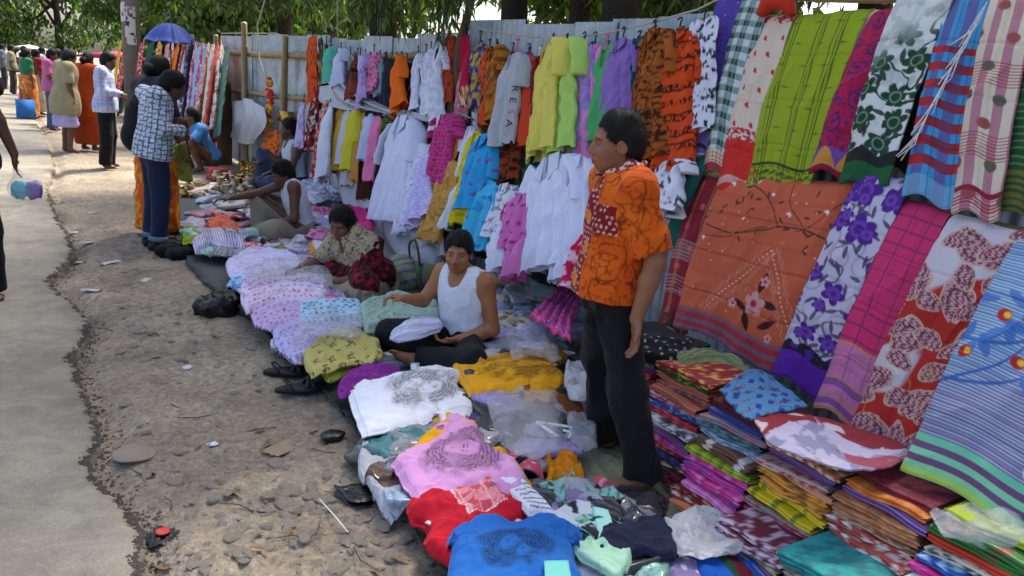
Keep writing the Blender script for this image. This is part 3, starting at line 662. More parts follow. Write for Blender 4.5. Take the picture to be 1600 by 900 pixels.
GT = hang('tee', (811, 86), (790, 230), 34, P_solid('b3b6bb'), 'light grey t-shirt with printed letters down its front', 3.14, 2.98, hook='plastic_pink', hookpx=26, yaw=.1)
hang('tee', (829, 86), (822, 228), 20, P_solid('d5472a'), 'orange red t-shirt beside the grey lettered one', 3.16, 3.02)
hang('tee', (845, 88), (838, 232), 25, P_solid('84161f'), 'dark red t-shirt with white sleeve trim', 3.17, 3.05, hook='plastic_white')
hang('kurta', (870, 66), (852, 246), 36, P_solid('dfd264', .08), 'pale yellow kurta on the upper line', 3.17, 3.0)
hang('kurta', (892, 66), (882, 247), 34, P_solid('b4d66a', .08), 'pale lime green kurta right of the yellow one', 3.19, 3.02)
hang('kurta', (916, 72), (905, 268), 34, P_text('a48bcb', '957bc0', .022, 7), 'lilac printed kurta between lime and pink ones', 3.18, 3.03, hookpx=22)
hang('kurta', (933, 72), (925, 256), 36, P_solid('e28cbc', .08), 'light pink kurta left of the green one', 3.2, 3.06, hookpx=22)
hang('kurta', (953, 74), (950, 215), 34, P_solid('4fae64'), 'plain green kurta above the standing man\'s head', 3.2, 3.08, hook='plastic_pink', hookpx=22)
hang('kurta', (978, 66), (968, 215), 38, P_solid('8e6fb8'), 'plain purple kurta right of the green one', 3.19, 3.06, hookpx=24)
hang('kurta', (1002, 62), (994, 250), 38, P_band(P_text('145a5a', '0d4444', .05, 4), P_text('10262c', 'd9dada', .03, 3, .55), .3), 'dark teal kurta with black and white batik border', 3.19, 3.06)
hang('kurta', (1029, 50), (1022, 258), 38, P_batik('a85a1e', '3a1a0c', .032, 6, .06), 'brown orange batik kurta between teal and red ones', 3.2, 3.05, hookpx=18)
hang('kurta', (1066, 50), (1056, 275), 56, P_rows('d4491a', '4a1a0c', .042), 'wide orange red kurta with rows of black block print', 3.2, 3.02, hookpx=22)
hang('scarf', (1103, 30), (1095, 205), 30, P_text('dcdfea', '2e3038', .022, 4, .56), 'white scarf with black calligraphy print beside the purple saree', 3.22, 3.1)
# letters printed down the grey t-shirt front
def letters(base, stepv, size, chars, mats, parent, up_vec, right_vec, nrm, thick=.0012):
    p = np.asarray(base, float)
    for ch, mt_ in zip(chars, mats):
        cu = bpy.data.curves.new('print', 'FONT'); cu.body = ch; cu.size = size; cu.extrude = thick; cu.align_x = 'CENTER'
        tmp = bpy.data.objects.new('print', cu); COL.objects.link(tmp); dg = bpy.context.evaluated_depsgraph_get(); me = bpy.data.meshes.new_from_object(tmp.evaluated_get(dg)); bpy.data.objects.remove(tmp)
        V = np.array([v.co[:] for v in me.vertices]); Fc = [tuple(f.vertices) for f in me.polygons]
        if len(V):
            Wv = p+V[:, :1]*right_vec+V[:, 1:2]*up_vec+V[:, 2:3]*nrm; obj('letter', Wv, Fc, mt_, parent, smooth=False)
        p = p+np.asarray(stepv)
M['ink'] = plain('black_ink', '15151a', .8); M['ink_pink'] = plain('pink_ink', 'd23a78', .8)
a_, b_ = gx(800, 138, 2.965), gx(791, 192, 2.885); ax_ = (b_-a_); st_ = ax_/3.0; ax_ /= np.linalg.norm(ax_)
rt = np.array([.25, -1.0, .0]); rt /= np.linalg.norm(rt)
letters(a_, st_, .085, 'RESA', [M['ink'], M['ink'], M['ink_pink'], M['ink']], GT, rt, ax_*1.0, np.array([-1.0, -.2, 0]))
# row B: lower lines
hang('frock', (476, 160), (469, 232), 16, P_text('d9c9ea', 'b49ad0', .02, 3), 'small lilac frock at the left end of the lower line', 3.1, 3.02)
hang('scarf', (494, 158), (487, 238), 22, P_multi('1a1416', ['b02028', 'd8d0c0', '8a1a20'], .06), 'black scarf with big red flowers on the lower line', 3.1, 3.02)
hang('scarf', (511, 160), (497, 278), 20, P_multi('b3202a', ['f0e6d6', 'e8a83a', '2b2f6a', 'e05030'], .075, 4), 'red scarf covered in large multicoloured flowers', 3.08, 2.95)
hang('kurta', (519, 168), (509, 282), 24, white, 'plain long white kurta at the left of the lower line', 3.06, 2.92, sleeve=0)
hang('kurta', (536, 168), (526, 266), 18, P_solid('d9ab3c'), 'golden yellow child kurta on the lower line', 3.1, 3.0, sleeve=.5)
hang('kurta', (547, 170), (533, 256), 13, P_solid('cfd0da'), 'pale grey child kurta between two yellow ones', 3.08, 2.98)
hang('kurta', (559, 170), (546, 268), 20, P_solid('d8cf3a'), 'lemon yellow child kurta on the lower line', 3.08, 2.97, sleeve=.5)
hang('pants', (568, 178), (556, 284), 16, P_solid('dd9a46'), 'light orange child trousers on the lower line', 3.1, 2.97)
hang('tee', (581, 178), (567, 252), 18, P_solid('c3cce8'), 'light blue child shirt on the lower line', 3.08, 2.97)
hang('kurta', (592, 182), (578, 282), 19, P_solid('ee86b4'), 'pink child kurta left of the dark green one', 3.06, 2.95)
hang('scarf', (598, 182), (586, 276), 9, P_solid('164038'), 'narrow dark green garment on the lower line', 3.1, 2.99)
hang('tee', (607, 183), (598, 250), 16, P_multi('26301a', ['8a8a2a', '4d6a2a'], .03), 'dark olive garment left of the big white kurta', 3.12, 3.04)
hang('kurta', (637, 183), (609, 345), 62, P_solid('e3e6f6', .05), 'wide plain white kurta on the lower line', 3.05, 2.85, sleeve=.4)
hang('frock', (660, 228), (643, 362), 46, P_band(P_dots('e4e3f2', '8f8fa8', .06, .12), P_text('cfc2ec', 'b3a2dc', .03, 3), .0), 'white frock with tiny dots in the middle of the lower line', 3.04, 2.86, sleeve=.2)
hang('frock', (672, 235), (662, 350), 40, P_dots('cdbff0', 'e9e4fa', .03, .3), 'lavender crochet frock overlapping the dotted white one', 3.0, 2.84, sleeve=0)
hang('kurta', (706, 178), (690, 286), 34, P_floral('d6488e', 'a82c66', None, .03), 'deep pink pointed kurta below the wooden post', 3.06, 2.98, sleeve=.3)
hang('tee', (686, 220), (680, 272), 14, P_floral('b3202a', 'f0e4e0', None, .045), 'red and white patterned child shirt beside the lavender frock', 3.02, 2.96)
hang('tee', (681, 266), (673, 332), 16, P_solid('ec8746'), 'small plain orange child shirt below the red patterned one', 2.98, 2.9)
hang('pants', (723, 196), (712, 250), 12, P_solid('e68a3e'), 'narrow peach orange child trousers near the pink kurta', 3.06, 3.0)
hang('kurta', (711, 248), (678, 378), 26, P_batik('cf9a50', 'b07a34', .04), 'long ochre yellow kurta slanting toward the street', 3.02, 2.84, sleeve=.55)
hang('kurta', (737, 198), (722, 292), 22, P_dots('e4e4f0', '70708a', .05, .12), 'white child kurta left of the bright yellow one', 3.06, 2.97)
hang('pants', (716, 288), (698, 358), 22, white, 'white child trousers below the ochre kurta', 2.97, 2.88)
hang('kurta', (750, 206), (720, 352), 28, P_batik('e3cf22', 'c5ae10', .05), 'bright yellow kurta slanting toward the street', 3.05, 2.86, sleeve=.42, hook='plastic_pink')
hang('kurta', (766, 214), (740, 330), 40, P_floral('35a6dc', '7d5a9a', None, .085, 3, size=.2), 'sky blue child kurta with embroidered flowers', 3.03, 2.87, sleeve=.55)
hang('kurta', (772, 282), (745, 385), 36, P_floral('52c0e6', '3a86c8', None, .085, 5, size=.2), 'turquoise kurta hanging below the sky blue one', 2.94, 2.84, sleeve=.35, hook=None)
hang('kurta', (802, 222), (795, 292), 38, P_batik('8c3418', '20100c', .05, 3, .07), 'rust and black batik child kurta on the lower line', 3.08, 3.0, sleeve=.3)
hang('tee', (815, 232), (822, 305), 24, P_text('2f5a30', '14241a', .025, 5, .45), 'dark green patterned shirt behind the white shirts', 3.08, 3.0)
hang('tee', (833, 234), (842, 300), 24, P_text('1f5a78', '101c30', .025, 6, .5), 'teal blue patterned shirt behind the white shirts', 3.1, 3.04)
hang('kurta', (797, 290), (782, 372), 46, P_text('e6e6ef', '8a7a94', .020, 3, .62), 'white child kurta with embroidered neck and hem', 2.98, 2.88, sleeve=.4)
hang('pants', (783, 362), (790, 428), 26, white, 'white child trousers under the embroidered kurta', 2.9, 2.84, hook=None)
hang('kurta', (829, 305), (812, 392), 52, P_floral('df78ba', 'a8357c', None, .06, 4, size=.2), 'pink child kurta with small embroidered motifs', 2.96, 2.87, sleeve=.45)
hang('pants', (815, 380), (812, 438), 32, P_solid('e582bd'), 'pink child trousers under the pink kurta', 2.9, 2.84, hook=None)
hang('kurta', (872, 246), (862, 422), 78, P_solid('e4e7f7', .05), 'large white collared shirt left of the standing man', 2.98, 2.84, sleeve=.42, hook='plastic_pink', yaw=.1)
hang('kurta', (909, 248), (902, 438), 56, P_solid('dfe2f4', .05), 'second large white collared shirt on a pink hanger', 2.98, 2.85, sleeve=.45, hook='plastic_pink', hookpx=24, yaw=.1)
hang('kurta', (942, 250), (935, 392), 48, P_solid('e0e4f6', .05), 'third white shirt partly behind the standing man', 3.0, 2.9, sleeve=.4)
hang('frock', (918, 368), (908, 448), 34, P_floral('c41c4c', 'f0c0d4', None, .09, 4), 'red and pink child frock hanging low beside the standing man', 2.82, 2.76, sleeve=0, hook=None)
hang('kurta', (1048, 262), (1042, 345), 46, P_text('e2e4ee', '3a3c48', .025, 5, .6), 'white kurta with black embroidery right of the standing man', 3.06, 2.95, hook='plastic_pink')
# narrower pieces showing between the ones in front
XN = [('crimson', 'a01830'), ('cream', 'd8d0bc'), ('teal', '1f6a70'), ('tangerine', 'd8641e'), ('plum', '5a2450'), ('sky', '7ab4d8'), ('wine', '6a1424'), ('olive', '6a6a2a'), ('navy', '1c2850'), ('rose', 'd0708a'), ('ivory', 'dcdce4'), ('forest', '1f4a30'), ('rust', 'a84a20'), ('violet', '6a4a9a'), ('scarlet', 'c02a20'), ('mustard', 'c49a2a'), ('white', 'dcdeea'), ('cocoa', '4a2a1c'), ('lemon', 'd8cc50'), ('indigo', '2a2a6a'), ('blush', 'e0a8b8'), ('jade', '3a9a78'), ('copper', 'b06a30'), ('charcoal', '2a2a2e')]
for k, u in enumerate(np.linspace(506, 1076, 24)):
    v0 = np.interp(u, [480, 715, 735, 870, 960, 1090], [94, 90, 74, 82, 74, 54]); v1 = np.interp(u, [480, 700, 760, 900, 1080], [168, 182, 205, 245, 262]); nm, cc = XN[k]
    hang('tee' if k % 2 else 'kurta', (u, v0+2), (u-6, v1+(k % 3)*5), 19, P_text(cc, 'd0c8b8', .02, k, .62) if k % 3 == 0 else P_solid(cc), f'narrow {nm} garment half hidden behind the upper line', 3.25, 3.16)
for k, u in enumerate(np.linspace(528, 938, 16)):
    v0 = np.interp(u, [520, 620, 715, 800, 940], [182, 192, 206, 240, 266]); v1 = np.interp(u, [520, 620, 715, 800, 940], [266, 318, 350, 375, 400]); nm, cc = XN[(k*7+3) % 24]
    hang('kurta' if k % 2 else 'frock', (u, v0+4), (u-10, v1+(k % 3)*7), 22, P_floral(cc, 'd8d0c0', None, .05, k) if k % 3 == 1 else P_solid(cc), f'narrow {nm} garment half hidden behind the lower line', 3.16, 3.06)
# far stretch of hung scarves
cs = ['d9b93c', 'c92a3a', '2a4a3a', 'b8242a', '2c5a48', 'd8b43a', 'd890a8', 'cfc8c8', 'd8781e', 'b83c48', 'dcdff0', '1f5a80', '1c2438', 'd8a0c0', 'a8c8e0', 'd8406a', '88b4d8', 'e8b090', 'e0d8c8', 'b0b8a8', 'd86a50', 'c8ccc0', '6a8a78']
FARN = ['mustard yellow', 'scarlet flowered', 'bottle green', 'brick red flowered', 'sea green', 'golden flowered', 'dusty pink', 'off-white flowered', 'pumpkin orange', 'raspberry flowered', 'bluish white', 'steel blue flowered', 'midnight blue', 'pale mauve flowered', 'powder blue', 'hot pink flowered', 'sky blue', 'salmon flowered', 'ivory', 'sage flowered', 'coral', 'ash grey flowered', 'moss green']
us = [190, 200, 210, 224, 238, 252, 263, 272, 280, 288, 294, 299, 304, 308, 314, 318, 324, 328, 333, 339, 344, 350, 357]
for k, (c_, u) in enumerate(zip(cs, us)):
    lo = 165 if u < 285 else 205
    hang('scarf', (u, 64+(u-190)*.06), (u-14-(k % 3)*3, lo+(k % 4)*5), 13 if u > 240 else 15, P_multi(c_, ['e9e4dc', c_, 'b23a54'], .09, k) if k % 2 else P_solid(c_), f'{FARN[k]} scarf on the far clothes line beyond the shoppers', 3.1, 2.75, group='far hung scarves', hook=None)
# ------------------------------------------------------------------ draped sarees on the right
def saree(top, bot, Xt, Xb, pat, label, nu=150, nv=70, fold=.012, nf=3, mids=None, seed=0, mat='saree', th=.008, bulge=.03, name='draped_saree'):
    r = np.random.default_rng(seed+100); rows = []; nu, nv = int(nu*.82), int(nv*.84)
    T0, T1 = gx(*top[0], Xt), gx(*top[1], Xt); B0, B1 = gx(*bot[0], Xb), gx(*bot[1], Xb)
    for t in (0, .33, .66, 1):
        a, b_ = T0+(B0-T0)*t, T1+(B1-T1)*t; bl = np.array([-bulge*math.sin(math.pi*t), 0, 0]); rows.append([a+bl, (a+b_)/2+bl*1.4, b_+bl])
    G = surf(rows, nu, nv); u = np.linspace(0, 1, nv)[None, :]; v = np.linspace(0, 1, nu)[:, None]; ph = r.uniform(0, 6)
    wm = np.linalg.norm(T1-T0); X_, Y_ = u*wm, v*1.0; disp = fold*.8*np.sin(nf*2*np.pi*u*max(.6, wm/.35)*.6+ph+1.2*v)*(.3+.7*v)+fold*2.2*(fbm(X_*5+seed+ph*3, Y_*1.8+0*X_, 5, 2)-.5)+fold*.9*(ridge_(X_*9+Y_*1.5, Y_*3.5+X_*2, 7)-.4)-.004*np.exp(-(np.mod(v*4+.5, 1)-.5)**2/.0006)-.003*np.exp(-(u-.5)**2/.0008)
    # the cloth turns over the bar at its top edge
    k = np.exp(-v*nu/5.0); disp = disp*1.35*(1-.7*k); G[..., 2] += (.014*np.sin(u*2*np.pi*1.3+ph)+.02*(fbm(X_*4+ph, 0*X_+seed, 3, 2)-.5))*v**2; G[..., 0] += .05*np.exp(-v*nu/3.0)
    return cloth_obj(name, G, WALL_UP, pat, mat, None, disp, th, label=label, cat='saree', group='sarees draped over the rack')
def pat_purple(x, y, w_, h_):
    c = np.broadcast_to(hx('5a3f9e'), (len(x), 3)); t = y/h_; dx, dy, k = cells(x, y, .09, 2); c = mixc(c, hx('b7a6d8'), .8*sst(.008, .004, np.hypot(dx, dy)))
    c = mixc(c, hx('4a3288'), (np.mod(y, .07) < .008)*.7); c = mixc(c, hx('8f7fc4'), (t > .68)*1.0); return mixc(c, hx('3a3424'), ((np.abs(t-.70) < .012) | (np.abs(t-.86) < .012)|(np.abs(t-.97) < .02))*.9)
def ging(c1, c2, c3, s):
    A, B, C = hx(c1), hx(c2), hx(c3)
    def f(x, y, w_, h_):
        a = (np.mod(x, s) < s*.5); b_ = (np.mod(y, s) < s*.5); c = np.where((a & b_)[:, None], A, np.where((a | b_)[:, None], B, C))
        return mixc(c, C, ((np.mod(x, s*.25) < s*.03) | (np.mod(y, s*.25) < s*.03))*.35)
    return f
def pat_green(x, y, w_, h_):
    c = ging('2f4434', '7d9690', 'c4d2d2', .075)(x, y, w_, h_); t = y/h_; k = t > .88; b_ = ging('b86a5a', 'c8a878', 'd8d4c4', .02)(x, y, w_, h_); c = np.where(k[:, None], b_, c); return mixc(c, hx('a83a3a'), (np.abs(t-.975) < .02))
def pat_cream(x, y, w_, h_):
    t = y/h_; c = np.broadcast_to(hx('d8c6b2'), (len(x), 3)); dx, dy, k = cells(x, y, .095, 4, .15); c = mixc(c, hx('c02030'), np.maximum(sst(.012, .007, np.hypot(dx, dy*.7)), sst(.007, .004, np.hypot(dx-.008, dy-.012))))
    q = fbm(x*90, y*90, 3, 2); c = mixc(c, hx('b83040'), ((t > .64) & (t < .70))*sst(.45, .5, q)); c = mixc(c, hx('b83040'), (t < .05)*sst(.45, .5, q))
    c = np.where((t > .70)[:, None], hx('cf2a20'), c); return mixc(c, hx('d8b0a8'), (np.abs(t-.915) < .022)*.8)
def pat_lime(x, y, w_, h_):
    t = y/h_; c = np.broadcast_to(hx('93a81a'), (len(x), 3)); u = x/w_
    for s in (.12, .47, .72): 
        for o in (0, .05, .09): c = mixc(c, hx('4e5c12'), sst(.010, .004, np.abs(u-s-o)))
    dx, dy, k = cells(x, y, .115, 3, .1); c = mixc(c, np.array([.09, .07, .04]), .85*sst(1, .5, np.hypot(dx/.020, dy/.007))); c = mixc(c, hx('8a6a1a'), .5*sst(1, .3, np.hypot(dx/.05, dy/.006)))
    c = mixc(c, hx('23261c'), ((np.abs(t-.855) < .008) | (np.abs(t-.985) < .012)) * .9); q = np.abs(np.sin(x*60+np.cos(y*70)*2))*np.abs(np.cos(y*80)); return mixc(c, hx('3f4a12'), ((t > .87) & (t < .975))*sst(.3, .6, q)*.8)
def paisley(x, y, s, seed, jit=.3):
    dx, dy, k = cells(x, y, s, seed, jit); a = k*6.28; c, sn = np.cos(a), np.sin(a); X_, Y_ = (dx*c+dy*sn)/s, (-dx*sn+dy*c)/s
    X_ = X_-.9*Y_*Y_*np.sign(Y_); d = np.hypot(X_/(.30-.22*np.clip(Y_+.1, -.3, 1)), Y_/.42); return d
def pat_magenta(x, y, w_, h_):
    t = y/h_; c = np.broadcast_to(hx('b0124a'), (len(x), 3)); d = paisley(x, y, .13, 3); c = mixc(c, hx('4a2060'), sst(.14, .08, np.abs(d-.75))+sst(.32, .2, d)); c = mixc(c, hx('4a2060'), sst(.62, .68, fbm(x*60, y*60, 3, 2))*.8)
    k = t > .86; b_ = np.where(((np.mod(x, .10)-.05)**2*60 < (t-.86)*1.4)[:, None], hx('c88a3a'), hx('6a4a9a')); c = np.where(k[:, None], b_, c); return mixc(c, hx('8a1030'), t > .965)
def pat_white_green(x, y, w_, h_):
    t = y/h_; c = np.broadcast_to(hx('cfd4cf'), (len(x), 3)); q = fbm(x*12, y*12, 8); c = mixc(c, hx('a9b0ae'), sst(.56, .62, q)*.6*(t < .5))
    dens = sst(.12, .4, t+.25*(x/w_-.3)); c = mixc(c, hx('2d3a34'), dens*sst(.03, .015, np.abs(fbm(x*7, y*7, 5)-.5))); dx, dy, k = cells(x+.03, y, .085, 7, .6); c = mixc(c, hx('3d4a42'), dens*leafm(dx, dy, .034, .013, k*6.28)*(k < .8))
    dx, dy, k = cells(x, y+.03, .14, 5, .5); c = mixc(c, hx('173f26'), dens*flower(dx, dy, .062, 6, k*6)); c = mixc(c, hx('7fa08a'), dens*sst(.006, .002, np.abs(np.hypot(dx, dy)-.025))*.7)
    k2 = (t > .80+.05*vn(x*14, x*0, 3)); c = np.where(k2[:, None], mixc(np.broadcast_to(hx('16201c'), (len(x), 3)), hx('20603a'), leafm(dx, dy, .05, .025, k*6.28)), c); return np.where((t > .90)[:, None], hx('145a30'), c)
def pat_madras(x, y, w_, h_):
    t = y/h_; A, B, C = hx('3a86b8'), hx('a82530'), hx('4a5a98'); a = np.mod(x+.02, .085) < .042; b_ = (np.mod(y, .085) < .042) & (t > .28) & (t < .88)
    c = np.where(a[:, None], hx('3f8fc4'), hx('56609a')); c = np.where((b_ & a)[:, None], hx('8c2a3c'), c); c = np.where((b_ & ~a)[:, None], hx('7a3350'), c); c = np.where((b_ & (np.mod(x, .17) < .06))[:, None], hx('b0242c'), c)
    c = mixc(c, hx('7fb4d0'), (t > .9)*.5); return mixc(c, hx('20202a'), ((np.mod(x, .085) < .004) | (np.mod(y, .085) < .003))*.5)
def pat_dots(x, y, w_, h_):
    t = y/h_; u = x/w_; c = np.where((np.mod(u*2.6, 1) < .5)[:, None], hx('d0c4ae'), hx('b07a86')); bar = ((t > .33) & (t < .44)) | ((t > .66) & (t < .76)) | (t > .88); c = mixc(c, hx('a02a48'), bar*(np.mod(y, .014) < .006)*.9)
    dx, dy, k = cells(x, y, .135, 2, .25); col = np.where((k < .5)[:, None], hx('5f5846'), hx('9a4a4a')); m_ = sst(.026, .021, np.hypot(dx, dy))[:, None]; c = c*(1-m_)+col*m_; return mixc(c, hx('8c1c34'), np.abs(t-.9) < .012)
def pat_dkgreen(x, y, w_, h_):
    t = y/h_; c = np.broadcast_to(hx('1d4a2c'), (len(x), 3)); c = mixc(c, hx('6a8a4a'), (np.mod(y, .03) < .006)*(t > .3)*.8); return mixc(c, hx('6a6428'), (t > .82)*(np.mod(y, .03) < .018))
def pat_maroon(x, y, w_, h_):
    t = y/h_; u = x/w_; c = np.broadcast_to(hx('8a1c30'), (len(x), 3)); 
    for s in (.28, .34, .7, .76): c = mixc(c, hx('b88a3a'), sst(.012, .005, np.abs(u-s)))
    dx, dy, k = cells(x, y, .12, 2, .1); c = mixc(c, hx('c85a5a'), sst(.02, .014, np.hypot(dx, dy))); c = mixc(c, hx('a88a8a'), (((t > .42) & (t < .56)) | ((t > .66) & (t < .78)))*.55*(np.mod(y, .02) < .013)); q = fbm(x*70, y*70, 3, 2); return mixc(c, hx('5a3a2a'), (t > .87)*sst(.4, .55, q))
def pat_orange(x, y, w_, h_):
    t = y/h_; u = x/w_; c = np.broadcast_to(hx('c0583a'), (len(x), 3))*(.9+.25*fbm(x*3, y*3, 4))[:, None]
    c = mixc(c, hx('d87a4a'), (np.mod(y, .010) < .004)*.30)
    def vine(x0, y0, x1, y1, amp, k, wd, col):
        nonlocal c
        L = math.hypot(x1-x0, y1-y0); ux, uy = (x1-x0)/L, (y1-y0)/L; s = (u-x0)*ux+(t-y0)*uy; d = -(u-x0)*uy+(t-y0)*ux-amp*np.sin(s/L*k); c = mixc(c, hx(col), sst(wd, wd*.4, np.abs(d))*((s > 0) & (s < L)))
    vine(.02, .33, .98, .28, .035, 7, .006, '2c2a1c'); vine(.25, .05, .6, .26, -.03, 4, .005, '2c2a1c'); vine(.55, .02, .72, .26, .03, 4, .004, '2c2a1c'); vine(.7, .28, .95, .1, .02, 5, .004, '3a3220'); vine(.05, .4, .5, .3, .02, 5, .004, '3a3220')
    for (a, b_, r_) in ((.12, .06, .02), (.3, .03, .02), (.62, .2, .018), (.3, .26, .018), (.05, .42, .02), (.85, .16, .018), (.45, .1, .015)):
        d = np.hypot((u-a)*w_, (t-b_)*h_)/w_; c = mixc(c, hx('e8dcd4'), sst(r_, r_*.7, d)); c = mixc(c, hx('c02a2a'), sst(r_*.65, r_*.3, np.hypot((u-a+.006)*w_, (t-b_-.008)*h_)/w_))
    for k in range(26):
        a, b_ = hsh(np.array([k]), np.array([1]), 0, 5)[0], .06+.34*hsh(np.array([k]), np.array([2]), 0, 5)[0]; c = mixc(c, hx('33301f'), leafm((u-a)*w_, (t-b_)*h_, .020, .008, k*1.3)*.9)
    # white stitched chevron and the spray of blossom beneath it
    for sgn in (-1, 1):
        d = np.abs((u-.60)-sgn*(t-.40)*.62*(1.2 if sgn > 0 else 1.35)); on = (t > .38) & (t < .84)&(((u-.6)*sgn) > -.02)
        c = mixc(c, hx('e6cfc0'), on*sst(.007, .003, d)*(np.mod(t, .022) < .011)*.75); d2 = np.abs(d-.05); c = mixc(c, hx('d89a86'), on*sst(.004, .0015, np.abs(d2-.014*np.abs(np.sin(t*60))))*.7)
    for k in range(34):
        a, b_ = hsh(np.array([k]), np.array([7]), 0, 5)[0], .04+.78*hsh(np.array([k]), np.array([8]), 0, 5)[0]; c = mixc(c, hx('e0c8b4') if k % 3 else hx('d8a84a'), sst(.006, .003, np.hypot((u-a)*w_, (t-b_)*h_))*.8)
    cx, cy = .60, .70
    for k in range(40):
        an = k*.61; rr = .02+.11*((k*37) % 40)/40; c = mixc(c, hx('d8a03a'), sst(.006, .003, np.hypot((u-cx)*w_-math.cos(an)*rr*w_*.9, (t-cy)*h_-math.sin(an)*rr*w_*.9)/w_))
    for (a, b_, an) in ((-.10, .04, .3), (.02, -.12, 1.7), (.12, .08, 2.6), (-.03, .1, 1.2), (.1, -.02, .1)):
        c = mixc(c, hx('3a1418'), leafm((u-cx-a)*w_, (t-cy-b_)*h_, .07*w_, .028*w_, an))
    for (a, b_, r_) in ((0, 0, .075), (-.17, .05, .035), (.03, -.13, .035), (.16, .14, .03)):
        dx, dy = (u-cx-a)*w_, (t-cy-b_)*h_; m_ = flower(dx, dy, r_*w_, 5, .4); c = mixc(c, hx('d89a9a'), m_); c = mixc(c, hx('a82038'), sst(.45, .15, np.hypot(dx, dy)/(r_*w_)))
    k = t > .865; b_ = np.where((np.mod((t-.865)/.135*2.5, 1) < .42)[:, None], hx('7a5a70'), hx('a83034')); return np.where(k[:, None], b_, c)
def pat_purpflower(x, y, w_, h_):
    t = y/h_; c = np.broadcast_to(hx('c2bed0'), (len(x), 3)); dx, dy, k = cells(x+.02, y, .12, 9, .5); c = mixc(c, hx('aaa4bc'), sst(.008, .003, np.abs(np.hypot(dx, dy)-.045)))
    c = mixc(c, hx('3a2c48'), sst(.02, .008, np.abs(fbm(x*5+3, y*5, 6)-.5))*.8)
    for o in range(2):
        dx, dy, k = cells(x+.05*o, y+.04+.03*o, .09, 5+o, .5); c = mixc(c, hx('4a3a58'), leafm(dx, dy, .03, .010, k*6.28)*.9)
    sz = 1.25-.55*t
    for o, s in ((0, .17), (1, .13)):
        dx, dy, k = cells(x+.03*o, y+.02+.06*o, s, 12+o, .5); rr = s*.36*sz*(.5+.6*k); m_ = flower(dx, dy, rr, 5, k*6); c = mixc(c, hx('4e1f86'), m_*(k > .25)); c = mixc(c, hx('7a4ab0'), (k > .25)*sst(.012, .004, np.abs(np.hypot(dx, dy)-rr*.4))*.7)
    c = np.where(((t > .80+.04*vn(x*30, x*0, 3)) & (t < .87))[:, None], mixc(np.broadcast_to(hx('1c1424'), (len(x), 3)), hx('4e1f86'), sst(.5, .6, fbm(x*30, y*30, 4))), c); return np.where((t > .87)[:, None], hx('5a1d96'), c)
def pat_pink(x, y, w_, h_):
    t = y/h_; up = t < .68; c = np.where(up[:, None], hx('cc3068'), hx('c472a0')); g_ = ((np.mod(x, .075) < .007) | (np.mod(y, .062) < .007)) & (t < .84); c = mixc(c, np.where(up[:, None], hx('6a2a4a'), hx('8a5a84')), g_*.7)
    c = mixc(c, hx('c08a4a'), ((np.abs(t-.68) < .004) | (np.abs(t-.845) < .005) | (np.abs(t-.925) < .005) | (t > .985))*.9); c = mixc(c, hx('7a4a8a'), (((t > .85) & (t < .885)) | ((t > .945) & (t < .975)))*.9); return c
def pat_paisley(x, y, w_, h_):
    t = y/h_; whitep = sst(.54, .57, fbm(x*3.2+1.3, y*3.2, 7, 2)+.42*(.30-t)-.22*(x/w_-.4)); c = mixc(np.broadcast_to(hx('a8241c'), (len(x), 3)), hx('c4bcc4'), whitep); q = .5+.5*np.sin(x*260+4*np.sin(y*90)+6*fbm(x*20, y*20, 5, 2))*np.cos(y*230)
    for o, s in ((0, .20), (1, .13)):
        d = paisley(x+.06*o, y+.09*o, s, 5+o*3, .4); body = mixc(np.broadcast_to(hx('b89aa0'), (len(x), 3)), hx('8a3a44'), sst(.42, .58, q)); m_ = sst(.95, .88, d)[:, None]; c = c*(1-m_)+body*m_; c = mixc(c, hx('c8a890'), sst(.07, .03, np.abs(d-.98))); c = mixc(c, hx('5a1c28'), sst(.06, .03, np.abs(d-.6))*.9)
    return mixc(c, hx('b89a4a'), sst(.010, .004, np.abs(fbm(x*5, y*5, 9)-.5))*.6*(1-whitep))
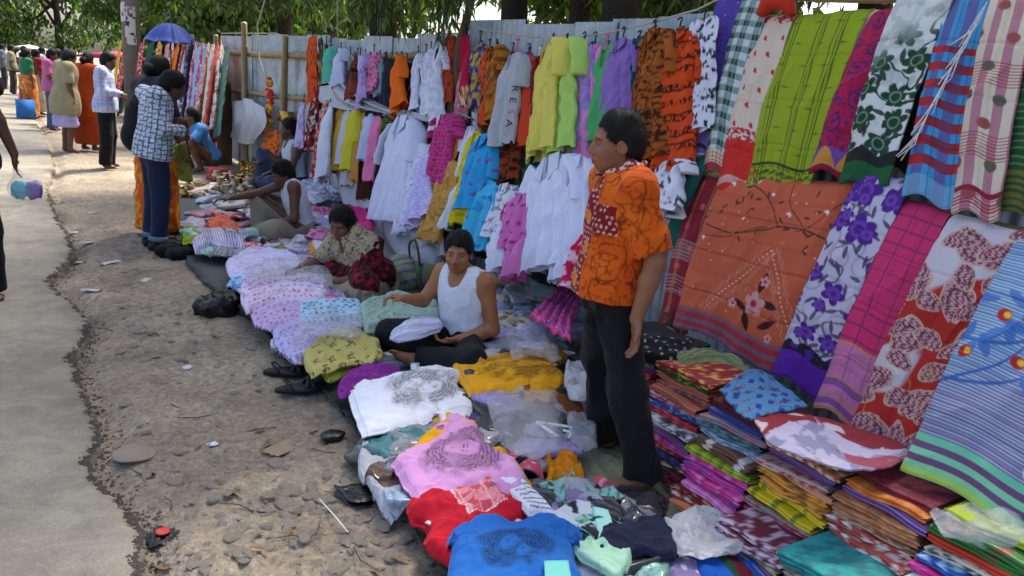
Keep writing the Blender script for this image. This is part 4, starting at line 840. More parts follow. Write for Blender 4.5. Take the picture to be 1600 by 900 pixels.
def pat_bluestripe(x, y, w_, h_):
    t = y/h_; u = x/w_; c = np.broadcast_to(hx('7a9ec4'), (len(x), 3)); c = mixc(c, hx('8f7a9c'), sst(.50, .75, t+.25*u)*.75); c = mixc(c, hx('4a5a78'), (np.mod(y, .0125) < .005)*.62); c = mixc(c, hx('c8dcec'), (np.mod(y+.006, .0125) < .003)*.5)
    for (x0, y0, x1, y1, amp) in ((0, .45, 1, .2, .04), (0, .62, 1, .38, .03), (.3, .05, .9, .35, .04), (.1, .6, .8, .05, .05)):
        L = math.hypot(x1-x0, y1-y0); s = ((u-x0)*(x1-x0)+(t-y0)*(y1-y0))/L; d = (-(u-x0)*(y1-y0)+(t-y0)*(x1-x0))/L-amp*np.sin(s*6); c = mixc(c, hx('2a5aa0'), sst(.010, .004, np.abs(d))*.9)
    for k in range(18):
        a, b_ = hsh(np.array([k]), np.array([3]), 0, 6)[0], .6*hsh(np.array([k]), np.array([4]), 0, 6)[0]; c = mixc(c, hx('2f66b0'), leafm((u-a)*w_, (t-b_)*h_, .045, .022, k*1.7)*.8)
    for (a, b_) in ((.30, .15), (.22, .32), (.08, .50), (.42, .46), (.70, .12), (.62, .36)):
        d = np.hypot((u-a)*w_, (t-b_)*h_); c = mixc(c, hx('a82418'), sst(.027, .022, d)); c = mixc(c, hx('e8b83a'), sst(.016, .008, np.hypot((u-a-.02)*w_, (t-b_+.004)*h_)))
    d = np.hypot((u-.75)*w_, (t-.80)*h_); c = mixc(c, hx('d8d8dc'), sst(.032, .027, d)); c = mixc(c, hx('18181c'), leafm((u-.78)*w_, (t-.79)*h_, .03, .012, .8))
    k = t > .84; z = (t-.84)/.16; ci = np.floor(z*6).astype(int) % 6; bc = np.array([hx(q) for q in ('6cc09a', '6a4a70', '7cc8a0', '6a4a70', '86c890', 'a8cc5a')]); return np.where(k[:, None], bc[np.clip(ci, 0, 5)], c)
tilt = 0
saree([(1120, -12), (1172, -12)], [(1084, 270), (1112, 276)], 3.38, 3.12, pat_purple, 'purple saree with lavender end, leftmost of the upper row', nv=36)
saree([(1160, -10), (1204, -8)], [(1100, 268), (1142, 274)], 3.36, 3.10, pat_green, 'green and white gingham saree in the upper row', nv=60, nu=230)
saree([(1190, 20), (1240, 18)], [(1120, 306), (1174, 313)], 3.34, 3.06, pat_cream, 'cream saree with small red motifs and red end', nv=70, nu=240)
saree([(1232, 22), (1358, 10)], [(1168, 296), (1262, 310)], 3.36, 3.08, pat_lime, 'wide lime green saree with dark woven lines', nv=130, nu=240)
saree([(1350, 12), (1372, 12)], [(1330, 120), (1346, 120)], 3.42, 3.36, P_solid('d0d4da'), 'thin white cloth edge showing between lime and magenta sarees', nv=10, nu=40)
saree([(1364, 12), (1408, 6)], [(1266, 268), (1330, 276)], 3.35, 3.08, pat_magenta, 'magenta saree with purple woven motifs', nv=70, nu=230)
saree([(1474, 0), (1502, 0)], [(1384, 265), (1430, 270)], 3.42, 3.16, P_solid('101014'), 'black sheet added for the shaded gap behind the white floral saree', nv=24, nu=60)  # black panel stands in for the shade in the gap between the sarees
saree([(1400, -8), (1494, -12)], [(1314, 284), (1388, 294)], 3.33, 3.04, pat_white_green, 'white saree with dark green flowers and green end', nv=120, nu=260)
saree([(1484, -12), (1550, -14)], [(1412, 302), (1494, 328)], 3.34, 3.02, pat_madras, 'blue and red checked saree with white fringe', nv=110, nu=260)
saree([(1548, -14), (1625, -16)], [(1490, 330), (1562, 346)], 3.32, 3.0, pat_dots, 'cream and mauve saree with brown dots', nv=110, nu=260)
saree([(1625, -10), (1720, -12)], [(1550, 330), (1650, 350)], 3.36, 3.06, pat_dkgreen, 'dark green striped saree at the right picture edge', nv=60, nu=160)
saree([(1088, 236), (1112, 240)], [(1040, 380), (1062, 392)], 3.1, 3.02, P_solid('1f6a5e'), 'plain teal cloth left of the maroon saree', nv=20, nu=60)
saree([(1092, 270), (1136, 276)], [(1030, 508), (1074, 524)], 3.1, 2.86, pat_maroon, 'maroon saree with gold lines behind the standing man', nv=70, nu=220)
saree([(1130, 272), (1352, 288)], [(1054, 505), (1236, 596)], 3.08, 2.80, pat_orange, 'large orange embroidered saree in the lower row', nv=200, nu=230, fold=.010)
saree([(1346, 262), (1424, 282)], [(1208, 580), (1284, 628)], 3.05, 2.76, pat_purpflower, 'white saree with purple flowers and purple end', nv=120, nu=260)
saree([(1412, 310), (1482, 330)], [(1274, 632), (1344, 674)], 3.03, 2.70, pat_pink, 'hot pink checked saree in the lower row', nv=100, nu=260)
saree([(1484, 332), (1604, 366)], [(1322, 684), (1424, 722)], 3.0, 2.62, pat_paisley, 'red and white paisley saree in the lower row', nv=150, nu=280, fold=.014)
saree([(1590, 364), (1800, 425)], [(1410, 730), (1660, 872)], 2.98, 2.50, pat_bluestripe, 'large pale blue striped saree with pink and green border', nv=180, nu=330, fold=.014)
V, Fc = tube([gx(1188, 24, 3.30), gx(1200, 6, 3.30), gx(1216, 0, 3.32), gx(1230, 4, 3.34), gx(1238, 22, 3.36)], [.03, .06, .075, .07, .04], 14, True, .6)
obj('red_cloth_bundle', V, Fc, plain('red_cloth', 'c8341e', .8, bump=.4, bscale=20), label='red cloth bunched over the bar above the cream saree', cat='cloth')
# fringe of the checked saree
fr_ = thing('saree_fringe', 'white knotted tassels hanging along the edge of the checked saree', 'fringe', gx(1510, 200, 3.0))
for k in range(26):
    u, v = 1542-k*4.2, 2+k*8; r = np.random.default_rng(k); p = gx(u, v, 3.24-k*.008); L = .10+.10*r.random()
    Vs, Fs = tube([p, p+np.array([-.01, .03*r.random(), -L*.5]), p+np.array([-.015, .05+.04*r.random(), -L])], [.002, .0022, .003], 5); obj('tassel', Vs, Fs, M['plastic_white'], fr_)
# bars the sarees hang over
for X_, p0, p1, lab in ((3.40, (1118, -8), (1640, -6), 'upper bamboo bar behind the top row of sarees'), (3.13, (1090, 266), (1700, 390), 'lower bamboo bar behind the second row of sarees')):
    a, b_ = gx(p0[0], p0[1], X_), gx(p1[0], p1[1], X_); V, Fc = bamboo(a, b_, .03, .03); obj('bamboo_bar', V, Fc, M['bamboo'], label=lab, cat='bar')
# ------------------------------------------------------------------ goods laid out on the ground
UP = (0, 0, 1)
def ridge(x, y, s, seed): return (1-np.abs(2*fbm(x/s+1.5*fbm(x/s*.6, y/s*.6, seed+7, 2), y/s, seed, 2)-1))**2
def lay(name, rows, z, pat, label, cat, mat='cotton', nu=60, nv=60, wr=.018, ws=.16, drop=.026, th=.006, pleat=0, plamp=.012, plrow=False, parent=None, seed=None, group=None, bulge=0):
    """cloth lying on the heap; rows of picture points, each with its own height (z added)"""
    C = np.array([[gz(q[0], q[1], z+(q[2] if len(q) > 2 else 0)) for q in rw] for rw in rows]); seed = int(rows[0][0][0]*3+rows[0][0][1]) % 997 if seed is None else seed
    G = surf(C, nu, nv); u = np.linspace(0, 1, nv)[None, :]; v = np.linspace(0, 1, nu)[:, None]; X_, Y_ = G[..., 0], G[..., 1]
    d = wr*(ridge(X_, Y_, ws, seed)-.4)+wr*.45*(ridge(X_+.3*Y_, Y_*.6, ws*.45, seed+9)-.4)+wr*.4*(fbm(X_*16, Y_*16, seed+2, 2)-.5)
    e = np.minimum(np.minimum(u, 1-u), np.minimum(v, 1-v)); d = d-drop*np.exp(-e/.03)+bulge*np.sin(np.pi*u)*np.sin(np.pi*v)
    if pleat:
        tt = (v if plrow else u)+.03*np.sin((u if plrow else v)*5+seed); d = d+plamp*np.abs(np.sin(tt*np.pi*pleat))
    return cloth_obj(name, G, UP, pat, mat, parent, d, th, **({} if parent is not None else dict(label=label, cat=cat, group=group)))
def tee(quad, z, pat, label, wr=.026, hw_=.70, nu=84, nv=84, seed=None, slv=.34):
    """t-shirt lying flat; quad = picture corners of its bounding sheet: left sleeve end, right sleeve end, hem right, hem left"""
    cu, cv = np.mean(quad, axis=0); A, B, C, D = [gz(cu+(u-cu)*1.09, cv+(v-cv)*1.07, z) for u, v in quad]; seed = int(quad[0][0]) if seed is None else seed
    t = np.linspace(0, 1, nu)[:, None]; s = np.linspace(-1, 1, nv)[None, :]; r = np.random.default_rng(seed)
    hw = np.interp(t, [0, .02, slv-.04, slv+.03, .6, 1], [.93, .97, 1.0, hw_, hw_+.01, hw_+.03]); sl = np.clip((np.abs(s)-.55)/.45, 0, 1); droop = .13*sl*(t < slv+.02)*(1-t)
    tt = t+droop+.10*np.exp(-(s/.24)**4)*(1-t)**6; uu = .5+.5*s*hw+.015*np.sin(t*7+seed)
    G = (A*(1-uu)[..., None]+B*uu[..., None])*(1-tt)[..., None]+(D*(1-uu)[..., None]+C*uu[..., None])*tt[..., None]
    X_, Y_ = G[..., 0], G[..., 1]; e = np.minimum(np.minimum(t, 1-t), np.minimum(s+1, 1-s)*.5)
    d = wr*(ridge(X_, Y_, .17, seed)-.4)+wr*.55*(ridge(X_+.4*Y_, Y_*.5, .07, seed+9)-.4)+wr*.3*(ridge(X_*.5, Y_, .05, seed+3)-.4)-.035*np.exp(-e/.035)-.03*sl*(t < slv)+.03*np.sin(np.pi*t)*np.cos(s*1.3)
    T = thing('t_shirt', label, 't-shirt', (X_.mean(), Y_.mean(), 0), 't-shirts spread on the mat')
    V, Fc = sheet(G, UP, d, .006); w_ = np.linalg.norm(B-A); h_ = np.linalg.norm(D-A); c = np.array(pat((uu*w_).ravel(), (tt*h_).ravel(), w_, h_)); k = np.broadcast_to((np.abs(np.abs(s)-.72-.0*t) < .012)*(t < slv)*1.0, uu.shape).ravel(); k = np.maximum(k, ((np.abs(t-.965) < .005)+0*s).ravel()); k = np.maximum(k, ((t < .035)*(np.abs(s) < .30)*1.0).ravel()); c = c*(1-.22*np.clip(k, 0, 1))[:, None]
    BO = obj('body', V, Fc, M['cotton'], T, col=c[LAST_IDX])
    nk = [G[0, j]+np.array([0, 0, .004]) for j in np.linspace(nv*.36, nv*.64, 9).astype(int)]; Vn, Fn = tube(nk, .007, 6); obj('collar', Vn+np.array([0, 0, d[0, nv//2]]), Fn, M['cotton'], BO, col=np.broadcast_to(c[nv//2]*.85, (len(Vn), 3)))
    Lb, Fb = box(G[4, nv//2]+np.array([0, 0, d[4, nv//2]+.006]), (.028, .02, .002), seed); obj('neck_label', Lb, Fb, M['white_paint'], BO, smooth=False)
    return T
def faces_print(base, ink, cx, cy, s, seed=1, two=True, u2=None):
    """screen-printed portrait: shaded faces framed in flowing hair, ink only"""
    A, B = hx(base), hx(ink)
    def f(x, y, w_, h_):
        c = np.broadcast_to(A, (len(x), 3))*(1+.08*(fbm(x*8, y*8, 3)-.5))[:, None]; u, v = x/w_, y/h_; X_, Y_ = (u-cx)/s, (v-cy)/s*(h_/w_)
        q = fbm(u*30, v*30, seed, 3); th = np.arctan2(Y_+.1, X_); d = np.hypot(X_*.9, Y_*1.05); flow = np.mod(d*13+th*1.2+q*1.3, 1)
        edge = d+.45*(fbm(u*12, v*12, seed+2, 3)-.5); ink_ = sst(1.0, .7, edge)*(.30+.50*sst(.2, .6, flow))*sst(.25, .55, fbm(u*9, v*9, seed+5)+.08); tone = sst(.95, .5, edge)*.30; K = np.maximum(ink_, tone)
        for (fx, fy, fr, ro) in (((-.16, -.10, .34, .35), (.20, .26, .30, .5)) if two else ((.05, .0, .42, -.5),)):
            a, b_ = X_-fx, Y_-fy; co, si = math.cos(ro), math.sin(ro); a, b_ = a*co+b_*si, -a*si+b_*co; fd = np.hypot(a/.76, b_)/fr; a, b_ = a/fr, b_/fr; ins = sst(1.0, .9, fd)
            g = .06+.38*sst(.2, .75, a+.15*b_)+.10*q
            for ex in (-.30, .28):
                g = np.maximum(g, .95*sst(1, .4, np.hypot((a-ex)/.17, (b_+.08)/.075))); g = np.maximum(g, .85*sst(1, .3, np.hypot((a-ex)/.24, (b_+.27+.5*(a-ex)**2)/.045))); g = np.maximum(g, .45*sst(1, 0, np.hypot((a-ex)/.26, (b_+.10)/.16)))
            g = np.maximum(g, .5*sst(1, .2, np.hypot((a-.10)/.06, (b_-.06)/.26))); g = np.maximum(g, .7*sst(1, .3, np.hypot(a/.11, (b_-.30)/.035))); g = np.maximum(g, .8*sst(1, .3, np.hypot(a/.20, (b_-.52)/.05))); g = np.maximum(g, .55*sst(.78, .98, fd))
            K = K*(1-ins)+g*ins
        return mixc(c, B, K*.92)
    return f
def scribble(base, ink, seed=3, u0=.1, u1=.9, v0=.1, v1=.9, n_=7):
    A, B = hx(base), hx(ink)
    def f(x, y, w_, h_):
        c = np.broadcast_to(A, (len(x), 3))*(1+.06*(fbm(x*9, y*9, 3)-.5))[:, None]; u, v = x/w_, y/h_; rw = np.mod((v-v0)/(v1-v0)*n_, 1); q = np.sin(u*70+3*np.sin(u*31+np.floor(v*n_)*2.1))
        return mixc(c, B, ((u > u0) & (u < u1) & (v > v0) & (v < v1))*sst(.16, .06, np.abs(rw-.5-.28*q*vn(u*14, np.floor(v*n_), seed))))
    return f
def red_panel(x, y, w_, h_):
    c = np.broadcast_to(hx('c0182a'), (len(x), 3)); u, v = x/w_, y/h_; k = (u > .28) & (u < .74) & (v > .40) & (v < .82); q = fbm(u*16, v*10, 4); p = mixc(np.broadcast_to(hx('d88a92'), (len(x), 3)), hx('c04a58'), sst(.45, .6, q)); p = mixc(p, hx('e6b4b8'), (np.mod(v*9, 1) < .2)*.6)
    c = np.where(k[:, None], p, c); ed_ = k & ((np.abs(u-.285) < .008) | (np.abs(v-.41) < .012)); return mixc(c, hx('f0d8d8'), ed_*(np.mod((u+v)*30, 1) < .6))
# the grey tarpaulin under everything
yy = np.linspace(1.0, 11.5, 220); xx = np.linspace(0, 1, 24)
eg = np.interp(yy, [1.0, 2.1, 3.18, 4.04, 5.2, 6.2, 6.92, 8, 9.5, 11.5], [1.16, 1.19, 1.29, 1.33, 1.30, 1.22, 1.20, 1.32, 1.5, 1.6])+.05*(vn(yy*3, yy*0, 4)-.5)+.03*(vn(yy*11, yy*0, 6)-.5)
Xt = eg[None, :]+(2.95-eg[None, :])*xx[:, None]; Yt = np.broadcast_to(yy, Xt.shape)
Zt = .006+.018*ridge(Xt, Yt, .2, 5)+.02*np.exp(-xx[:, None]/.03)*(vn(Yt*6, Xt*0, 3)-.2)
V, Fc = sheet(np.stack([Xt, Yt, Zt], -1), UP, None, .004)
obj('ground_tarp', V, Fc, M['tarp'], label='long grey tarpaulin spread under all the goods on the ground', cat='tarpaulin')
# --- puffy plastic-wrapped packets filling the heap
def packet_mesh(seed, nu=18, nv=12):
    th = np.linspace(0, 2*np.pi, nv*2, endpoint=False); ph = np.linspace(0, np.pi, nu); V = []
    for p in ph:
        sx = np.sign(np.cos(p))*abs(np.cos(p))**.4
        for t in th: s = abs(math.sin(p))**.35; V.append((sx, s*np.sign(math.cos(t))*abs(math.cos(t))**.4, s*np.sign(math.sin(t))*abs(math.sin(t))**.9*(1-.7*max(abs(sx), 0)**3)*(1-.5*abs(math.cos(t))**6)))
    V = np.array(V); k = 1+.22*(vn(V[:, 0]*1.7+seed*5, V[:, 1]*1.7, seed)-.5); V[:, :2] *= k[:, None]
    for f, a in ((1.6, .55), (3.4, .32), (7.0, .14)):
        n_ = vn3(np.c_[V[:, 0]*f+seed*3, V[:, 1]*f*1.3, V[:, 2]*f*.4], seed); V[:, 2] += a*((1-np.abs(2*n_-1))**2-.35)*np.sign(V[:, 2]+.05); V[:, 0] += .05*a*(n_-.5)
    m_ = nv*2; F_ = [(i*m_+j, i*m_+(j+1) % m_, (i+1)*m_+(j+1) % m_, (i+1)*m_+j) for i in range(nu-1) for j in range(m_)]
    return V, F_
PK = [packet_mesh(i) for i in range(8)]
def flat_mesh(seed, nu=16, nv=9):
    """a garment folded flat in its bag: crisp slab with a crimped rim and creases"""
    th = np.linspace(0, 2*np.pi, nv*2, endpoint=False)+.01; ph = np.linspace(0, np.pi, nu); V = []
    for p in ph:
        sx = np.sign(np.cos(p))*abs(np.cos(p))**.3
        for t in th: s = abs(math.sin(p))**.16; V.append((sx, s*np.sign(math.cos(t))*abs(math.cos(t))**.3, s*np.sign(math.sin(t))*abs(math.sin(t))**.4*(1-.5*abs(sx)**10)))
    V = np.array(V); top = V[:, 2] > 0
    for f, a in ((2.2, .5), (5.0, .22)):
        n_ = vn3(np.c_[V[:, 0]*f+seed*3, V[:, 1]*f*.8, V[:, 2]*.1], seed); V[:, 2] += a*((1-np.abs(2*n_-1))**3-.3)*top
    V[:, 1] += .06*np.sin(V[:, 0]*3+seed); m_ = nv*2
    return V, [(i*m_+j, i*m_+(j+1) % m_, (i+1)*m_+(j+1) % m_, (i+1)*m_+j) for i in range(nu-1) for j in range(m_)]
PF = [flat_mesh(i) for i in range(6)]
PCOL = {'lavender': 'b9b2d8', 'white': 'd6d8e2', 'pale grey': '9fa3ab', 'dark grey': '33363b', 'pink': 'd79ab8', 'pale blue': 'a9c4da', 'cream': 'cfc3a6', 'lilac': 'a796c4', 'peach': 'd8a48a', 'mint': 'a6cfc0', 'black': '1a1b1f', 'yellow': 'd8c05a', 'rose': 'c8687e', 'brown': '6a4a3a', 'teal': '3a7a80'}
def packet(u, v, z, sx, sy, sz, rz, colname, where, seed, pattern=True, mat='pack'):
    r = np.random.default_rng(seed); flat = seed % 5 > 1; V, Fc = PF[seed % 6] if flat else PK[seed % 8]; sz = sz*(.55 if flat else .9); sx *= 1.15 if flat else .9; c0 = hx(PCOL[colname])*r.uniform(.8, 1.1); Q = V*np.array([sx, sy, sz]); ca, sa = math.cos(rz), math.sin(rz)
    tl_ = r.normal(0, .12, 2); Q = np.stack([Q[:, 0]*ca-Q[:, 1]*sa, Q[:, 0]*sa+Q[:, 1]*ca, Q[:, 2]+Q[:, 0]*tl_[0]+Q[:, 1]*tl_[1]], 1)+gz(u, v, z)+np.array([0, 0, sz*.3])
    k = r.integers(4); x, y = V[:, 0]*sx, V[:, 1]*sy; c = np.broadcast_to(c0, (len(V), 3)).copy()
    if pattern and k == 1: c = mixc(c, np.array([.6, .6, .66])*r.uniform(.1, 1), sst(.55, .62, fbm(x*30, y*30, seed, 2)))
    if flat and r.random() < .4: c = mixc(c, hx(['c8508a', '3a6aa8', 'd0a83a', '2f7a6a', 'a83a3a', 'd8d8dc'][seed % 6]), (np.abs(x) < sx*.45)*(np.abs(y) < sy*.4)*.9)
    if pattern and k == 2: c = mixc(c, c0*.45, sst(.016, .010, np.hypot(*cells(x, y, .05, seed)[:2])))
    if pattern and k == 3: c = mixc(c, c0*.55, (np.mod(x, .03) < .008)*.7)
    return obj('wrapped_packet', Q, Fc, M[mat], col=c, label=f'{colname} garment packet in clear plastic {where}', cat='packet', group='plastic wrapped packets')
r = np.random.default_rng(12); ii = 0
REG = [((590, 700), (625, 720), .04, 18, ['dark grey', 'pale grey', 'black', 'brown', 'teal'], 'under the spread t-shirts'), ((740, 880), (600, 720), .05, 34, ['dark grey', 'dark grey', 'black', 'brown', 'teal', 'lilac', 'pale grey'], 'below the yellow t-shirt'),
       ((596, 680), (680, 790), .03, 12, ['pale grey', 'teal', 'pale blue', 'brown', 'dark grey'], 'at the mat edge beside the red t-shirt'), ((830, 1010), (770, 890), .03, 24, ['pale grey', 'lilac', 'dark grey', 'rose', 'mint', 'black'], 'near the blue t-shirt'),
       ((770, 900), (430, 480), .10, 22, ['white', 'pale grey', 'white', 'cream'], 'below the white shirts'), ((750, 860), (480, 580), .08, 26, ['pale grey', 'white', 'brown', 'dark grey'], 'behind the seated man in the vest'),
       ((400, 500), (395, 465), .08, 22, ['lavender', 'white', 'lilac', 'pale blue', 'pink'], 'in front of the seated woman'), ((455, 560), (470, 540), .06, 22, ['lavender', 'white', 'lilac', 'pale grey'], 'left of the seated man'),
       ((300, 430), (330, 395), .06, 42, ['pale grey', 'lavender', 'white', 'mint', 'dark grey', 'rose', 'black'], 'in the far clothing heap'), ((480, 560), (290, 370), .12, 30, ['white', 'cream', 'lavender', 'peach', 'pale grey'], 'beside the pink bundle'),
       ((420, 560), (365, 400), .06, 16, ['dark grey', 'pale grey', 'lilac', 'white'], 'between the vest man and the woman'), ((560, 700), (480, 560), .04, 14, ['pale grey', 'dark grey', 'mint'], 'around the seated man\'s knees'),
       ((300, 400), (285, 330), .04, 26, ['cream', 'pale grey', 'brown', 'white'], 'near the brass wares'), ((850, 925), (600, 690), .03, 10, ['pale grey', 'rose', 'brown'], 'around the standing man\'s feet')]
for (ua, ub), (va, vb), z, n_, pal, wh in REG:
    for k in range(n_):
        ii += 1; u, v = r.uniform(ua, ub), r.uniform(va, vb); s = r.uniform(.75, 1.25)
        packet(u, v, z+r.uniform(-.03, .05), .13*s, .09*s, .035*r.uniform(.8, 1.5), r.uniform(0, 3.14), pal[int(r.integers(len(pal)))], wh, ii)
# --- t-shirts and cloth at the front
BL, RD, PK_, YE, WH = '2468b4', 'c0182a', 'd99ccb', 'e2a216', 'e6e8ee'
lay('purple_t_shirt', [[(640, 664), (700, 634), (790, 640)], [(650, 695), (740, 690), (828, 690)], [(690, 722), (760, 722), (842, 730)]], .09, P_solid('4a2f86'), 'purple t-shirt mostly covered by the yellow and pink ones', 't-shirt', wr=.03)
tee([(846, 756), (700, 622), (618, 700), (742, 786)], .115, P_solid(YE), 'yellow t-shirt spread beneath the pink one')
tee([(850, 768), (716, 636), (612, 712), (664, 786)], .15, faces_print(PK_, '1a1520', .50, .42, .26, 4, False), 'light pink t-shirt with dark printed figure', wr=.034)
tee([(748, 646), (704, 560), (544, 590), (578, 690)], .13, faces_print(WH, '14161a', .52, .40, .30, 6), 'white t-shirt with a black drawing of two faces', hw_=.74)
tee([(872, 616), (884, 532), (712, 556), (742, 620)], .16, faces_print(YE, '2a2010', .54, .38, .30, 8), 'golden yellow t-shirt with a black printed face', hw_=.74)
lay('maroon_cloth', [[(700, 572), (730, 566), (760, 574)], [(705, 588), (740, 592), (765, 600)]], .12, P_solid('5a1626'), 'maroon cloth edge under the golden yellow t-shirt', 'cloth', nu=20, nv=20)
lay('grey_print_cloth', [[(570, 640), (650, 618), (735, 604)], [(600, 672), (660, 650), (740, 640)]], .09, P_text('2e3034', '8a8c90', .02, 3, .5), 'dark grey printed cloth under the white t-shirt', 'cloth', nu=30, nv=40)
tee([(690, 878), (628, 770), (772, 726), (826, 808)], .125, red_panel, 'red t-shirt with a pink printed panel', wr=.034, hw_=.76)
lay('white_lettered_t_shirt', [[(776, 742), (792, 738), (800, 740)], [(800, 772), (825, 765), (840, 768)], [(826, 802), (848, 798), (872, 802)]], .15, scribble('dfe2ea', '2a2a34', 3, .15, .9, .3, .98, 6), 'white t-shirt with black handwriting print', 't-shirt', nu=80, nv=60)
BT = tee([(712, 806), (902, 806), (940, 960), (664, 955)], .15, faces_print(BL, '0a0f1e', .50, .46, .27, 3), 'blue t-shirt with a black drawing of two faces', wr=.03, hw_=.80, slv=.26, nu=100, nv=100)
lay('turquoise_card', [[(850, 876), (888, 875)], [(852, 908), (893, 906)]], .215, P_solid('79c8bc', .03), 'small turquoise packet on the blue t-shirt', 'packet', nu=8, nv=8, wr=.003, drop=0)
lay('photo_print_shirt', [[(862, 800), (890, 780), (925, 778)], [(875, 826), (905, 815), (945, 812)], [(898, 846), (925, 842), (958, 842)]], .13, P_text('cfd8dc', '2c2e32', .05, 4, .5), 'white shirt with a grey photo print near the blue t-shirt', 'shirt', nu=50, nv=50)
lay('mint_top', [[(925, 790), (950, 795)], [(930, 822), (962, 830)], [(938, 850), (960, 842)]], .14, P_solid('9fd6cc'), 'pale mint top beside the grey photo print shirt', 'top', nu=30, nv=30)
lay('navy_top', [[(940, 822), (990, 810), (1042, 806)], [(935, 845), (1000, 842), (1060, 846)], [(945, 862), (1000, 860), (1056, 868)]], .15, P_solid('1c2138'), 'crumpled navy top with small white print', 'top', wr=.03, ws=.12)
lay('pale_green_top', [[(893, 846), (930, 842), (985, 856)], [(905, 864), (945, 866), (988, 870)], [(940, 890), (962, 898), (980, 888)]], .14, P_solid('a8d4b4'), 'crumpled pale green baby top', 'top', wr=.032, ws=.12)
lay('mauve_saree', [[(1034, 868), (1075, 872), (1110, 880)], [(1055, 905), (1100, 910), (1150, 915)]], .10, P_dots('8a7a9e', 'd8d0e0', .05, .2), 'mauve dotted saree folded at the front edge', 'saree', nu=30, nv=40)
lay('blue_saree', [[(1065, 846), (1120, 838), (1175, 846)], [(1080, 872), (1150, 872), (1200, 878)], [(1100, 905), (1170, 915), (1240, 920)]], .11, lambda x, y, w_, h_: np.where((np.abs(x/w_-.35-.2*y/h_) < .09)[:, None], hx('6a1c2c'), np.where((np.abs(x/w_-.22-.2*y/h_) < .05)[:, None], hx('1f4a30'), hx('1458b0'))), 'royal blue saree with maroon and green border', 'saree', wr=.02)
lay('olive_cloth', [[(868, 690), (930, 690), (1000, 700)], [(890, 720), (960, 730), (1060, 752)], [(930, 770), (1000, 775), (1090, 782)], [(960, 800), (1020, 810), (1110, 800)]], .022, P_stripe(['7f846c', '868b74', '7a7f68'], .03, 'x', 1), 'faded olive cloth under the standing man\'s feet', 'cloth', wr=.035, ws=.10, drop=.012)
# orange knotted cloth
lay('knotted_cloth', [[(850, 716), (872, 694), (886, 712)], [(860, 742), (874, 728), (912, 734)], [(838, 766), (872, 752), (906, 770)]], .085, P_solid('e08a10', .2), 'bright orange cloth knotted in a bundle by the standing man', 'cloth', wr=.06, ws=.06, drop=.03, bulge=.03, nu=70, nv=70)
# cloths left of the seated man
def om(x, y, w_, h_):
    c = np.broadcast_to(hx('b3ab62'), (len(x), 3)); dx, dy, k = cells(x, y, .11, 4, .15)
    s = .11; a = np.hypot(dx+.018, dy+.014); b_ = np.hypot(dx+.018, dy-.012); ink = np.maximum(sst(.005, .002, np.abs(a-.014))*(dx > -.024), sst(.005, .002, np.abs(b_-.014))*(dx > -.024)); ink = np.maximum(ink, sst(.005, .002, np.abs(np.hypot(dx-.014, dy)-.012))*(dy < .006)); ink = np.maximum(ink, sst(.004, .002, np.abs(np.hypot(dx-.005, dy+.04)-.012))*(dy > -.038)); ink = np.maximum(ink, sst(.005, .003, np.hypot(dx-.005, dy+.042)))
    return mixc(c, hx('26241c'), ink)
lay('om_print_cloth', [[(508, 520), (552, 512), (592, 530)], [(474, 548), (535, 540), (598, 548)], [(486, 586), (535, 572), (592, 562)]], .16, om, 'olive yellow cloth printed with black om symbols', 'cloth', nu=100, nv=110, wr=.03)
lay('lemon_cloth', [[(500, 576), (540, 568), (592, 560)], [(512, 592), (545, 580), (580, 572)]], .11, P_solid('c4c24a'), 'folded lemon cloth under the om print cloth', 'cloth', nu=24, nv=30)
lay('purple_cloth', [[(548, 576), (585, 564), (626, 574)], [(528, 600), (565, 592), (620, 588)], [(530, 618), (560, 612), (600, 600)]], .13, P_text('6f1a78', '85308c', .03, 3), 'shiny magenta purple cloth above the white t-shirt', 'cloth', nu=40, nv=40, wr=.03)
